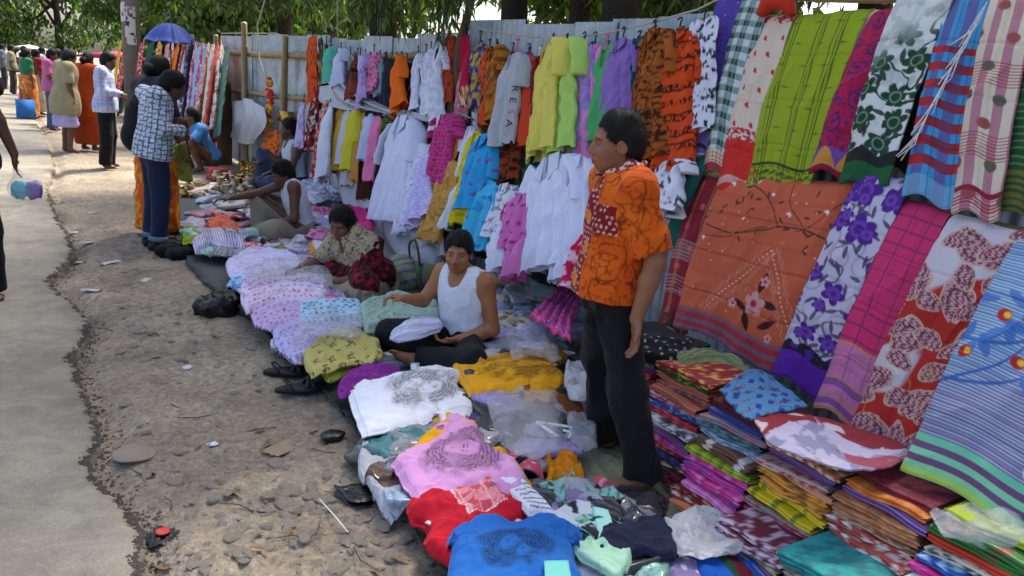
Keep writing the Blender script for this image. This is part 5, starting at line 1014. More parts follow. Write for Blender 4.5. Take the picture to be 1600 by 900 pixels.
pleated = [
 ([[(352, 408), (400, 386), (470, 398)], [(360, 428), (410, 412), (482, 418)], [(384, 448), (430, 436), (490, 436)]], .16, P_dots('cfcbe6', '9a96c0', .04, .2), 'lavender dotted frocks pleated at the far side of the row', 8),
 ([[(376, 440), (430, 416), (510, 432)], [(376, 462), (440, 444), (516, 452)], [(384, 484), (440, 470), (500, 470)]], .17, P_dots('d8cfe4', 'cf3f74', .055, .24), 'white frocks with pink dots pleated in a bundle', 9),
 ([[(388, 478), (440, 456), (520, 462)], [(398, 500), (460, 486), (530, 486)], [(420, 512), (470, 504), (520, 502)]], .14, P_dots('c9b6da', 'b85a9a', .05, .22), 'lilac and pink dotted frocks below the white ones', 8),
 ([[(466, 478), (510, 468), (566, 466)], [(468, 494), (515, 490), (568, 488)], [(480, 506), (520, 504), (566, 502)]], .16, P_dots('b6cfe0', '2f8a9a', .045, .26), 'pale blue frocks with teal dots beside the green pleats', 6),
 ([[(426, 512), (480, 498), (560, 506)], [(432, 536), (490, 524), (566, 524)], [(462, 562), (505, 546), (556, 540)]], .14, P_dots('bdb6dc', '8f88bc', .05, .26), 'lavender frocks spread nearest the om print cloth', 8),
 ([[(562, 474), (620, 456), (684, 470)], [(566, 492), (622, 478), (690, 488)], [(570, 512), (625, 500), (688, 502)]], .20, P_dots('9fb8a8', '7a9a8c', .05, .2), 'pale sea green pleated skirts beside the seated man', 9),
 ([[(572, 504), (612, 500), (660, 496)], [(580, 524), (620, 520), (650, 514)]], .14, P_solid('7f8c98'), 'grey blue crumpled cloth under the green pleats', 5),
 ([[(300, 372), (335, 358), (380, 372)], [(305, 390), (340, 380), (384, 388)]], .14, P_stripe(['d0cce0', '8a80a8'], .02, 'x'), 'white and purple striped frock in the far heap', 4),
 ([[(284, 360), (300, 354), (325, 362)], [(284, 376), (305, 374), (322, 376)]], .12, P_solid('7f9a2a'), 'lime green cloth in the far heap', 3),
 ([[(322, 345), (345, 336), (372, 350)], [(326, 362), (350, 360), (374, 364)]], .14, P_floral('c84a44', 'e08a5a', None, .05), 'red and coral floral cloth in the far heap', 3)]
for rows, z, pat, lab, pl in pleated:
    lay('pleated_garments', rows, z, pat, lab, 'garments', nu=48, nv=58, wr=.025, pleat=pl, plrow=True, plamp=.018, drop=.05)
lay('white_cloth_heap', [[(468, 284), (500, 276), (536, 286)], [(470, 302), (505, 296), (545, 300)], [(490, 318), (520, 312), (550, 316)]], .26, P_text('dcdcea', 'b8b6d0', .03, 5), 'white lace cloth heaped behind the man in the vest', 'cloth', wr=.05, ws=.12)
lay('pink_bundle', [[(520, 340), (545, 322), (575, 330)], [(516, 362), (545, 345), (585, 345)], [(522, 384), (548, 372), (580, 370)]], .34, P_solid('d02f7c'), 'bright pink cloth bundle behind the seated woman', 'cloth', wr=.06, ws=.12)
lay('orange_trim_packet', [[(478, 382), (510, 362), (530, 366)], [(486, 396), (515, 382), (536, 376)]], .16, lambda x, y, w_, h_: np.where((np.abs(x/w_-.5) > .36)[:, None], hx('d8902a'), hx('d8dcea')), 'white packet with orange edges by the vest man', 'packet', nu=20, nv=20, wr=.01)
lay('pink_floral_frock', [[(880, 446), (900, 456), (910, 470)], [(846, 476), (872, 486), (896, 500)], [(826, 492), (858, 512), (892, 536)]], .32, P_floral('e0508c', '2f3f9a', None, .09, 6, size=.34, cen='e8a8c8'), 'pink frock with blue flowers lying beside the standing man', 'frock', nu=60, nv=60, wr=.03, pleat=5, plamp=.025)
lay('yellow_folded_cloth', [[(768, 430), (790, 426), (806, 430)], [(766, 444), (790, 440), (808, 442)]], .22, P_solid('c8b860'), 'folded pale yellow cloth below the white child trousers', 'cloth', nu=20, nv=20)
lay('brown_cloth', [[(860, 606), (885, 610), (912, 632)], [(864, 624), (888, 640), (914, 650)]], .12, P_solid('7a4a20'), 'brown cloth beneath the white plastic bag', 'cloth', nu=24, nv=24)
# plastic bags and films
def film_heap(rows, z, mat, label, name='plastic_sheet', wr=.05): 
    return lay(name, rows, z, P_solid('ffffff'), label, 'plastic', mat=M[mat], nu=40, nv=40, wr=wr, ws=.14, th=.001, drop=.03)
film_heap([[(1034, 806), (1085, 794), (1130, 808)], [(1046, 836), (1098, 830), (1148, 838)], [(1062, 866), (1110, 868), (1166, 858)]], .15, 'milky', 'milky plastic bag lying over the blue saree', 'plastic_bag')
film_heap([[(870, 758), (905, 748), (940, 768)], [(880, 774), (915, 784), (950, 808)]], .10, 'milky', 'pale plastic sheet beside the man\'s bare foot')
film_heap([[(566, 690), (590, 694), (620, 700)], [(560, 730), (588, 730), (632, 730)], [(590, 778), (612, 772), (640, 764)], [(612, 804), (628, 798), (645, 790)]], .06, 'milky', 'dull white plastic sheet at the mat edge')
film_heap([[(600, 676), (640, 664), (690, 658)], [(610, 706), (640, 700), (670, 690)]], .12, 'film', 'clear plastic over the packets beside the pink t-shirt')
film_heap([[(760, 620), (810, 606), (870, 612)], [(770, 660), (820, 655), (880, 660)], [(790, 700), (830, 705), (880, 700)]], .16, 'film', 'clear crinkled plastic over dark packets and a hanger')
film_heap([[(790, 440), (840, 432), (890, 440)], [(780, 465), (835, 462), (880, 470)]], .28, 'film', 'clear plastic over white packets below the white shirts')
film_heap([[(790, 520), (830, 505), (860, 510)], [(800, 560), (840, 555), (880, 560)]], .22, 'film', 'clear plastic heap behind the seated man')
film_heap([[(886, 652), (910, 646), (930, 660)], [(892, 690), (915, 694), (934, 698)]], .18, 'film', 'crumpled clear bag with a pink tint by the man\'s leg')
film_heap([[(884, 570), (902, 566), (922, 576)], [(882, 596), (904, 600), (922, 604)], [(892, 622), (906, 624), (918, 622)]], .2, 'milky', 'white plastic bag between the yellow t-shirt and standing man', 'plastic_bag', .07)
film_heap([[(380, 420), (440, 404), (520, 416)], [(390, 440), (450, 430), (520, 440)]], .24, 'film', 'clear plastic over the pleated frocks at the far side')
film_heap([[(470, 500), (520, 488), (570, 496)], [(450, 530), (500, 524), (560, 524)]], .21, 'film', 'clear plastic over the lavender frocks')
def hung_film(pts, Xs, label, mat='milky'):
    G = surf([[gx(u, v, x) for (u, v) in rw] for rw, x in zip(pts, Xs)], 40, 30); uu = np.linspace(0, 6.3, 30)[None, :]; d = .03*np.sin(uu*3+np.linspace(0, 2, 40)[:, None])
    cloth_obj('plastic_curtain', G, WALL_UP, P_solid('ffffff'), M[mat], None, d, .001, label=label, cat='plastic')
hung_film([[(518, 160), (570, 168), (640, 180)], [(520, 230), (570, 240), (630, 250)], [(540, 320), (590, 330), (630, 345)]], [3.16, 3.1, 3.0], 'dusty plastic sheet hanging behind the small yellow garments')
hung_film([[(590, 300), (610, 260), (640, 280)], [(572, 360), (620, 350), (690, 350)], [(600, 420), (650, 400), (700, 400)]], [2.96, 2.88, 2.8], 'grey plastic sheet behind the seated woman')
hung_film([[(500, 138), (520, 128), (545, 140)], [(505, 160), (560, 160), (620, 172)], [(560, 172), (640, 180), (690, 190)]], [3.06, 3.04, 3.06], 'crumpled grey plastic hanging over the lower line')
hung_film([[(362, 160), (388, 154), (414, 170)], [(368, 190), (392, 186), (418, 196)], [(362, 214), (384, 226), (400, 220)]], [3.1, 3.05, 3.05], 'dirty white plastic sheet hung on the bamboo by the brass wares')
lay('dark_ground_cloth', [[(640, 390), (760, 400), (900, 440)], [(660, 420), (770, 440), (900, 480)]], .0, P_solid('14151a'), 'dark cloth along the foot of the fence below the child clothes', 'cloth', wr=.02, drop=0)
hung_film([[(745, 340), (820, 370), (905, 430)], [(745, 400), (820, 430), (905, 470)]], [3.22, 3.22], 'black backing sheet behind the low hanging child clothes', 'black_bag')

# loose crumpled garments between the packets
GC = {'lavender': ('b9b0da', '8f84bc'), 'white': ('d8dae6', 'a9aabf'), 'pink': ('d98ab4', 'b8487e'), 'pale blue': ('a4c2dc', '5a86b4'), 'lilac': ('a894c8', '75609c'), 'mint': ('9accb8', '4a8a78'), 'charcoal': ('2c2e34', '5a5c62'), 'rose': ('c4566e', 'e0b0b8'), 'navy': ('202844', '4a5680'), 'cream': ('cfc4a4', '8a7a58'), 'teal': ('2f7a80', '88b8b8'), 'plum': ('4f2a5a', '8a5a94'), 'brown': ('6a4630', 'a07a58'), 'red': ('a8242e', 'd88a80'), 'blue': ('2a5aa0', '8ab0d8'), 'mustard': ('c49a2a', '7a5a1a'), 'grey': ('8b9098', '55595f')}
PT = [('plain', lambda a, b_, k: P_solid(a)), ('dotted', lambda a, b_, k: P_dots(a, b_, .045, .24, k)), ('striped', lambda a, b_, k: P_stripe([a, a, b_], .014, 'x')), ('floral', lambda a, b_, k: P_floral(a, b_, None, .055, k)), ('printed', lambda a, b_, k: P_text(a, b_, .03, k, .55))]
r = np.random.default_rng(77); kk = 0
for (ua, ub), (va, vb), z, n_, pal, wh, sz in [((392, 540), (405, 470), .13, 13, ['lavender', 'white', 'pink', 'lilac', 'pale blue'], 'in front of the seated woman', 1), ((300, 430), (325, 395), .11, 20, ['white', 'lavender', 'grey', 'mint', 'rose', 'charcoal', 'pale blue', 'cream'], 'in the far clothing heap', 1), ((470, 560), (500, 545), .11, 5, ['lavender', 'white', 'lilac'], 'left of the seated man', .9), ((590, 690), (628, 720), .07, 9, ['charcoal', 'grey', 'teal', 'brown', 'plum'], 'at the mat edge left of the pink t-shirt', .8), ((600, 690), (700, 790), .05, 6, ['grey', 'white', 'pale blue', 'teal'], 'at the mat edge beside the red t-shirt', .7), ((835, 1000), (765, 885), .08, 16, ['grey', 'white', 'mint', 'navy', 'rose', 'plum', 'charcoal', 'blue'], 'between the blue t-shirt and the sarees', .75), ((745, 880), (612, 715), .08, 16, ['charcoal', 'grey', 'plum', 'navy', 'teal', 'rose'], 'below the golden yellow t-shirt', .75), ((770, 890), (430, 560), .14, 16, ['white', 'white', 'grey', 'cream', 'lavender'], 'behind the seated man in the vest', .95), ((490, 570), (295, 365), .20, 12, ['white', 'cream', 'lavender', 'pink', 'grey'], 'behind the seated woman', 1), ((430, 560), (368, 400), .10, 9, ['charcoal', 'grey', 'white', 'lilac', 'mustard'], 'between the two seated sellers', 1)]:
    for k in range(n_):
        kk += 1; u, v = r.uniform(ua, ub), r.uniform(va, vb); zz = z+r.uniform(-.02, .03); c = gz(u, v, zz); nm = pal[int(r.integers(len(pal)))]; a, b_ = GC[nm]; pn, pf = PT[int(r.integers(len(PT)))]; an = r.uniform(0, 3.14); L, Wd = .17*sz*r.uniform(.8, 1.3), .12*sz*r.uniform(.8, 1.3); ca, sa = math.cos(an), math.sin(an)
        C = np.array([[c+np.array([x*L*ca-y*Wd*sa, x*L*sa+y*Wd*ca, r.normal(0, .012)])*np.array([1, 1, 1])+np.array([r.normal(0, .03), r.normal(0, .03), 0]) for x in (-1, 0, 1)] for y in (-1, 0, 1)]); G = surf(C, 18, 22); X_, Y_ = G[..., 0], G[..., 1]; uu = np.linspace(0, 1, 22)[None, :]; vv = np.linspace(0, 1, 18)[:, None]; e = np.minimum(np.minimum(uu, 1-uu), np.minimum(vv, 1-vv))
        d = .035*(ridge(X_*ca+Y_*sa, (Y_*ca-X_*sa)*.5, .10, kk)-.4)+.015*(ridge(X_, Y_, .05, kk+5)-.4)-.04*np.exp(-e/.07)
        cloth_obj('crumpled_garment', G, UP, pf(a, b_, kk), 'cotton' if kk % 3 else 'pack', None, d, .006, label=f'crumpled {pn} {nm} garment {wh}', cat='garment', group='crumpled garments on the mat')
# ------------------------------------------------------------------ folded sarees in stacks
def folded(Xf, Y0, Y1, z, t, depth, pat, label, seed, parent=None):
    """one folded saree: three layers with rounded front folds, lying along the fence"""
    r = np.random.default_rng(seed); ny, lay_ = 26, 2; prof = []
    for k in range(lay_):                      # street-facing fold lines
        zc = (k+.5)/lay_; hh = .5/lay_*.97
        for a in np.linspace(-math.pi/2, math.pi/2, 6): prof.append((-math.cos(a)*.35*t-.0, (zc+hh*math.sin(a))*t))
    prof += [(depth*k, t*(1-.02*k)) for k in (.06, .13, .2, .27, .34, .42, .5, .6, .7, .85, 1)]+[(depth, 0), (depth*.5, 0)]
    prof = np.array(prof); n_ = len(prof); ys = np.linspace(Y0, Y1, ny); V = np.zeros((ny, n_, 3)); sk_ = r.normal(0, .012); s2 = r.normal(0, .012)
    for j, y in enumerate(ys):
        f = j/(ny-1); ex = .006*math.sin(f*9+seed)+sk_*(f-.5)*2; zz = .004*math.sin(f*6+seed*2); en = min(f, 1-f); pin = 1-.25*math.exp(-en/.03)
        V[j, :, 0] = Xf+ex+prof[:, 0]+s2; V[j, :, 1] = y+.006*np.sin(prof[:, 1]/t*9+seed); V[j, :, 2] = z+t*.5+(prof[:, 1]-t*.5)*pin+zz
    arc = np.concatenate([[0], np.cumsum(np.linalg.norm(np.diff(prof, axis=0), axis=1))])
    Vf = V.reshape(-1, 3); i, j = np.meshgrid(np.arange(ny-1), np.arange(n_), indexing='ij'); q = (i*n_+j).ravel(); q2 = (i*n_+(j+1) % n_).ravel()
    Fc = [tuple(a) for a in np.stack([q, q2, q2+n_, q+n_], 1)]+[tuple(range(n_)), tuple(range((ny-1)*n_, ny*n_))[::-1]]
    c = pat(np.repeat(ys-Y0, n_), np.tile(arc, ny), abs(Y1-Y0), arc[-1])
    return obj('folded_saree', Vf, Fc, M['folded'], col=np.minimum(c*1.25, .85), label=label, cat='saree', group='folded sarees in stacks')
FP = {
 'black dotted': P_dots('15161a', 'c8c8c8', .06, .1), 'olive': P_stripe(['77701c', '8a8230', '77701c', '5f5a18'], .03, 'x'), 'beige': P_text('8f8772', '5f5848', .015, 2), 'purple': P_text('4a1f5c', '6a3a80', .02, 4), 'red': P_stripe(['a82430', 'a82430', 'c8505a'], .02, 'x'), 'brick red': P_text('8a2c24', 'c07050', .018, 4, .58), 'brown patterned': P_text('6b5548', '9a7f6a', .012, 5),
 'pink': P_stripe(['c8508e', 'd878ac'], .015, 'x'), 'orange': P_stripe(['c46a26', 'd08040', 'c46a26', 'b05a1c'], .02, 'x'), 'maroon patterned': P_text('7a1226', 'c89a4a', .016, 3, .6), 'green': P_text('1f5a22', '8fb03a', .02, 4, .62), 'salmon': P_stripe(['b86a52', 'a85844', 'c07a60'], .012, 'y'), 'salmon floral': P_floral('b8664e', '4a4a6a', None, .05), 'blue': P_text('1c4f96', '9ab4d8', .02, 4, .66),
 'white print': P_text('c4c8cc', '3a4a48', .02, 7, .52), 'green gold': P_text('24301c', 'b09a58', .012, 5, .5), 'pink blue': P_stripe(['b8507a', '4a5a9a', 'b8507a'], .01), 'grey': P_text('5d636b', '9a9ea6', .02, 4, .56), 'grey brown': P_text('6a625c', '4a4440', .02, 8), 'navy': P_stripe(['2c2a52', '3a3868', '4a4a88'], .02, 'x'), 'dark green floral': P_floral('14301e', 'c8c8a0', '3f6a3a', .06), 'maroon': P_text('5c1422', '7a2434', .02, 5), 'maroon white': P_text('5c1422', 'c8b8b0', .018, 9, .58),
 'dark red': P_solid('5e1620'), 'blue striped': P_stripe(['3a3f86', '5a60a8', '30357a'], .006, 'y'), 'teal grey': P_text('5f7a7c', '3a4a52', .02, 5), 'grey pink floral': P_floral('7a7c80', 'b05a74', None, .05), 'blue grey': P_text('5f7890', '8fa4b4', .02, 6), 'brown white striped': P_stripe(['6a4a3c', '6a4a3c', '6a4a3c', 'c8beb4', '6a4a3c', '6a4a3c'], .03, 'x'), 'lime': P_stripe(['8a9a1c', '9aaa2c', '6a7a14'], .02, 'x'), 'hot pink': P_stripe(['d0408a', 'd0408a', 'b83078', 'e070a8'], .025, 'x'), 'light pink': P_stripe(['dc74b0', 'e490c0'], .03, 'x'), 'pink purple': P_text('b83a86', '7a3a8a', .03, 3),
 'red cream floral': P_floral('a8442e', 'd8c49a', '4a5a4a', .045), 'purple striped': P_stripe(['3c2a6a', '8a7ab4', '2c1c54', '9a5a9a'], .005, 'y'), 'peach floral': P_floral('b49a92', 'a83a3a', '8a9a9a', .045), 'peach': P_solid('d09272'), 'amber floral': P_text('cf8f34', '8a5a20', .03, 6, .56), 'yellow': P_stripe(['c6ae10', 'c6ae10', 'c6ae10', '7a7a1a', 'd0bc30'], .02, 'x'), 'grey red floral': P_floral('7f7672', '9a2c34', '6a6a5a', .045), 'crimson': P_text('96123c', '3f2450', .025, 5), 'dark green': P_solid('1c3a2c'),
 'mauve paisley': P_text('5f1c30', 'b4a0ac', .02, 4, .5), 'white green floral': P_floral('c2c6c4', '2a4a38', '5f6a64', .05), 'green leaf': P_text('4f7a3a', 'c0a87a', .02, 5, .5), 'tan': P_text('b07650', '96603c', .02, 4), 'tan patterned': P_text('a88a70', '7a4a2a', .02, 5), 'rust white floral': P_floral('9c3f34', 'c8bcb4', None, .06), 'teal': P_text('1f8a86', '176a6c', .03, 3), 'royal blue floral': P_floral('1d4a94', '8ab0c8', None, .06), 'magenta': P_text('c01c74', 'e060a0', .02, 4, .58), 'cream floral': P_floral('bfb49c', '3a4a4a', None, .05), 'bright green': P_text('2e6a2a', '7a4a34', .05, 4, .56), 'lime yellow': P_solid('9aa81c'), 'red orange': P_solid('b8321c'), 'silver': P_text('b0b4b8', '6a6e74', .04, 5), 'gold red': P_text('7a241c', 'b8985a', .02, 6, .5), 'purple white': P_text('b8b4c4', '5a3a8a', .03, 7, .55), 'blue white striped': P_stripe(['4a6aa8', 'c0ccd8'], .008, 'y'), 'orange peach': P_stripe(['c87a4a', 'd09060'], .02, 'y'), 'rose patterned': P_text('a0445a', 'c89aa0', .018, 5)}
STK = [
 # front X at top, Y far, Y near, top height, outward step per item, where, list top -> bottom
 (2.46, 2.84, 2.46, .55, .004, 'of the stack behind the standing man\'s legs', ['black dotted', 'olive', 'beige', 'purple', 'red', 'brick red', 'brown patterned', 'pink', 'salmon', 'orange', 'green gold', 'maroon']),
 (2.42, 2.43, 2.10, .535, .006, 'of the stack under the blue patterned saree', ['maroon patterned', 'green', 'salmon', 'salmon floral', 'salmon', 'rose patterned', 'blue', 'red', 'white print', 'green gold', 'pink blue', 'hot pink', 'brick red', 'navy', 'dark green floral', 'maroon', 'maroon white']),
 (2.40, 2.08, 1.77, .48, .010, 'of the stack ending in hot pink ones', ['dark red', 'blue striped', 'grey pink floral', 'teal grey', 'blue grey', 'brown white striped', 'brown white striped', 'lime', 'hot pink', 'pink purple', 'hot pink', 'pink purple', 'light pink']),
 (2.40, 1.75, 1.44, .48, .010, 'of the stack with yellow ones in its middle', ['red cream floral', 'red cream floral', 'purple striped', 'peach floral', 'peach', 'amber floral', 'amber floral', 'yellow', 'yellow', 'grey red floral', 'crimson', 'crimson', 'dark green']),
 (2.13, 1.72, 1.42, .20, .006, 'of the low stack topped with mauve paisley', ['mauve paisley', 'mauve paisley', 'green leaf', 'purple striped', 'green leaf', 'olive', 'rose patterned', 'maroon']),
 (2.40, 1.42, 1.12, .48, .010, 'of the stack topped with a plain orange one', ['maroon', 'orange', 'purple striped', 'tan', 'tan', 'tan patterned', 'rust white floral', 'rust white floral', 'white green floral', 'purple white', 'white green floral', 'mauve paisley']),
 (2.10, 1.40, 1.10, .26, .008, 'of the stack topped with a teal one', ['teal', 'teal', 'beige', 'blue white striped', 'rose patterned', 'orange peach', 'orange peach', 'grey red floral', 'dark green floral', 'brown patterned']),
 (2.40, 1.10, .80, .50, .010, 'of the green topped stack', ['lime yellow', 'bright green', 'bright green', 'red orange', 'cream floral', 'royal blue floral', 'magenta', 'white green floral', 'gold red', 'green leaf', 'white green floral', 'crimson']),
 (2.12, 1.08, .76, .30, .008, 'of the royal blue topped stack', ['silver', 'royal blue floral', 'royal blue floral', 'gold red', 'silver', 'white green floral', 'white green floral', 'purple white', 'dark green floral', 'green gold']),
 (2.42, .78, .44, .50, .01, 'of the stack in the right corner', ['silver', 'grey', 'white print', 'blue', 'maroon', 'silver', 'grey']),
]
od = ['top', 'second', 'third', 'fourth', 'fifth', 'sixth', 'seventh', 'eighth', 'ninth', 'tenth', 'eleventh', 'twelfth', 'thirteenth', 'fourteenth', 'fifteenth', 'sixteenth', 'seventeenth']
BR = ['rose patterned', 'maroon patterned', 'salmon floral', 'peach floral', 'crimson', 'amber floral', 'rust white floral', 'pink purple', 'red cream floral', 'purple striped', 'green leaf', 'orange peach', 'mauve paisley', 'royal blue floral', 'gold red', 'hot pink', 'grey pink floral', 'teal']
sd_ = 0
for Xf, Y0, Y1, zt, step, wh, items in STK:
    z = zt; items = items+[BR[(i*5+len(items)+int(Xf*100)) % len(BR)] for i in range(17-len(items))]
    for k, nm in enumerate(items):
        t = .025+.008*((sd_*7) % 5)/5; z -= t; sd_ += 1
        if z < .012: break
        folded(Xf-step*k, Y0+.012*math.sin(sd_*1.7), Y1+.012*math.cos(sd_*2.3), z, t*.985, .30, FP[nm], f'folded {nm} saree, {od[k]} {wh}', sd_)
# loose sarees spread over the stacks
def pat_jam(x, y, w_, h_):
    c = np.broadcast_to(hx('4f83ae'), (len(x), 3)); dx, dy, k = cells(x, y, .075, 4, .2); c = mixc(c, hx('1f3f8a'), (np.abs(dx)+np.abs(dy)*.8 < .022)*(k > .3)); c = mixc(c, hx('7a3a4a'), (np.abs(np.mod(dx*60, 1)-.5) < .2)*(np.abs(dy) < .014)*(k < .55)); return mixc(c, hx('24406a'), sst(.014, .006, np.abs(fbm(x*6, y*6, 5)-.5))*.8)
lay('blue_patterned_saree', [[(1124, 606), (1170, 576), (1200, 584)], [(1140, 628), (1190, 612), (1236, 610)], [(1170, 652), (1210, 645), (1262, 634)]], .555, pat_jam, 'pale blue woven saree spread on top of the stacks', 'saree', nu=80, nv=80, wr=.012, drop=.006)
def pat_redwhite(x, y, w_, h_):
    u, v = x/w_, y/h_; c = mixc(np.broadcast_to(hx('b4acc4'), (len(x), 3)), hx('8a86a0'), sst(.55, .62, fbm(x*18, y*18, 4))); k = v < .42-.1*np.sin(u*5); q = fbm(x*10, y*10, 7); c = np.where(k[:, None], mixc(np.broadcast_to(hx('8a2c34'), (len(x), 3)), hx('c4b8bc'), sst(.60, .64, q)), c); return mixc(c, hx('9a4a5a'), (v > .75)*sst(.58, .62, q))
lay('red_white_saree', [[(1172, 648), (1250, 642), (1330, 668), (1400, 690)], [(1200, 684), (1270, 672), (1350, 700), (1424, 704)], [(1252, 714), (1300, 728), (1370, 734), (1420, 716)]], .54, pat_redwhite, 'white and dark red printed saree lying under the hanging hems', 'saree', nu=80, nv=120, wr=.016, drop=.008)
lay('olive_striped_saree', [[(1055, 552), (1100, 542), (1160, 560)], [(1065, 566), (1120, 562), (1180, 580)]], .55, P_stripe(['6a7a52', '8a9468', '5a6a4a'], .012, 'y'), 'grey green striped saree behind the stacks', 'saree', nu=20, nv=40, wr=.02)
lay('lavender_striped_saree', [[(1040, 540), (1066, 530), (1086, 536)], [(1046, 556), (1072, 552), (1096, 556)]], .5, P_stripe(['8a86a8', 'b0acc8', '6a6690'], .02, 'x'), 'lavender striped cloth behind the standing man', 'cloth', nu=20, nv=20)
film_heap([[(1010, 530), (1040, 516), (1070, 530)], [(1012, 560), (1040, 552), (1060, 556)]], .45, 'film', 'clear plastic bundle behind the standing man\'s hand')
film_heap([[(1452, 800), (1520, 790), (1600, 816)], [(1480, 830), (1540, 836), (1610, 850)]], .50, 'film', 'clear plastic film over the grey sarees in the right corner')
lay('plank_base', [[(1000, 760), (1060, 800), (1200, 930)], [(1150, 700), (1300, 760), (1560, 960)]], .004, P_solid('4a4440'), 'dark cloth laid under the saree stacks', 'cloth', wr=.01, drop=0)
# ------------------------------------------------------------------ people: one smooth surface per body, grown from a posed skeleton (distance field -> mesh)
def v3(*a): return np.array(a, float)
class Field:
    def __init__(s): s.p = []
    def cone(s, a, b_, ra, rb, k=.025, cut=None): s.p.append(('c', v3(*a), v3(*b_), ra, rb, k, cut)); return s
    def ell(s, c, rad, A=None, k=.03, neg=False): s.p.append(('e', v3(*c), np.eye(3) if A is None else np.asarray(A, float), np.asarray(rad, float), k, neg)); return s
    def bounds(s):
        lo, hi = np.full(3, 9e9), np.full(3, -9e9)
        for q in s.p:
            if q[0] == 'c':
                for c, r_ in ((q[1], q[3]), (q[2], q[4])): lo = np.minimum(lo, c-r_); hi = np.maximum(hi, c+r_)
            elif not q[5]: m_ = max(q[3]); lo = np.minimum(lo, q[1]-m_); hi = np.maximum(hi, q[1]+m_)
        return lo-.03, hi+.03
    def __call__(s, P):
        d = np.full(len(P), 1.0)
        for q in s.p:
            if q[0] == 'c':
                _, a, b_, ra, rb, k, cut = q; mr = max(ra, rb)+.09; lo = np.minimum(a, b_)-mr; hi = np.maximum(a, b_)+mr
            else:
                _, c, A, rad, k, neg = q; mr = max(rad)+.09; lo, hi = c-mr, c+mr
            ix = np.nonzero(np.all((P > lo) & (P < hi), axis=1))[0]
            if not len(ix): continue
            p = P[ix]
            if q[0] == 'c':
                ba = b_-a; h_ = np.clip(((p-a)@ba)/(ba@ba+1e-12), 0, 1); e = np.linalg.norm(p-a-h_[:, None]*ba, axis=1)-(ra+(rb-ra)*h_)
                if cut: e = np.maximum(e, (p-b_)@(ba/np.linalg.norm(ba)))
            else:
                l_ = (p-c)@A.T; k0 = np.linalg.norm(l_/rad, axis=1); k1 = np.linalg.norm(l_/rad**2, axis=1)+1e-9; e = k0*(k0-1)/k1
                if neg: x = d[ix]; hh = np.clip(.5-.5*(x+e)/k, 0, 1); d[ix] = x+(-e-x)*hh+k*hh*(1-hh); continue
            x = d[ix]; hh = np.clip(.5+.5*(x-e)/k, 0, 1); d[ix] = x*(1-hh)+e*hh-k*hh*(1-hh)
        return d
def sdf_mesh(f, lo, hi, h):
    n_ = np.ceil((hi-lo)/h).astype(int)+2; B = 8; nb = (n_+B-1)//B; n_ = nb*B+1
    bc = np.stack(np.meshgrid(*[np.arange(k) for k in nb], indexing='ij'), -1).reshape(-1, 3); cen = lo+(bc*B+B/2)*h
    keep = bc[np.abs(f(cen)) < B*h*.9+.03]
    D = np.full(n_, 1.0, np.float32); cd = f(lo+np.stack(np.meshgrid(*[np.arange(0, k*B+1, B) for k in nb], indexing='ij'), -1).reshape(-1, 3)*h)
    off = np.stack(np.meshgrid(*[np.arange(B+1)]*3, indexing='ij'), -1).reshape(-1, 3)
    # interior blocks: fill sign from block centre
    sg = np.where(f(cen) < 0, -1.0, 1.0)
    for o in off[(off < B).all(1)]: D[tuple((bc+0*o).T*B+o[:, None])] = sg
    I = (keep[:, None, :]*B+off[None]).reshape(-1, 3); lin = np.ravel_multi_index(I.T, n_); lin = np.unique(lin); I = np.stack(np.unravel_index(lin, n_), 1)
    D.reshape(-1)[lin] = f(lo+I*h)
    return surface_nets(D, lo, h)
def surface_nets(D, lo, h):
    s = D < 0; c = np.zeros(tuple(k-1 for k in D.shape), np.int8)
    for dx in (0, 1):
        for dy in (0, 1):
            for dz in (0, 1): c += s[dx:D.shape[0]-1+dx, dy:D.shape[1]-1+dy, dz:D.shape[2]-1+dz]
    act = (c > 0) & (c < 8); idx = np.full(c.shape, -1, np.int64); C = np.argwhere(act); idx[act] = np.arange(len(C))
    acc = np.zeros((len(C), 3)); cnt = np.zeros(len(C)); cor = [(x, y, z) for x in (0, 1) for y in (0, 1) for z in (0, 1)]
    val = {o: D[C[:, 0]+o[0], C[:, 1]+o[1], C[:, 2]+o[2]] for o in cor}
    for a in cor:
        for k in range(3):
            if a[k]: continue
            b_ = tuple(a[i]+(i == k) for i in range(3)); va, vb = val[a], val[b_]; m_ = (va < 0) != (vb < 0); t = np.where(m_, va/(va-vb+1e-12), 0); p = np.tile(np.array(a, float), (len(C), 1)); p[:, k] += t; acc += p*m_[:, None]; cnt += m_
    V = lo+(C+acc/cnt[:, None])*h; F_ = []
    for k in range(3):
        a, b_ = (k+1) % 3, (k+2) % 3; sl0 = [slice(None)]*3; sl1 = [slice(None)]*3; sl0[k] = slice(0, -1); sl1[k] = slice(1, None); e = s[tuple(sl0)] != s[tuple(sl1)]; E_ = np.argwhere(e)
        E_ = E_[(E_[:, a] > 0) & (E_[:, b_] > 0) & (E_[:, a] < D.shape[a]-1) & (E_[:, b_] < D.shape[b_]-1)]; st = s[tuple(E_.T)]
        def g(da, db): q = E_.copy(); q[:, a] -= da; q[:, b_] -= db; return idx[tuple(q.T)]
        Q = np.stack([g(1, 1), g(0, 1), g(0, 0), g(1, 0)], 1); Q = np.where(st[:, None], Q, Q[:, ::-1]); F_.append(Q[(Q >= 0).all(1)])
    return V, np.concatenate(F_)
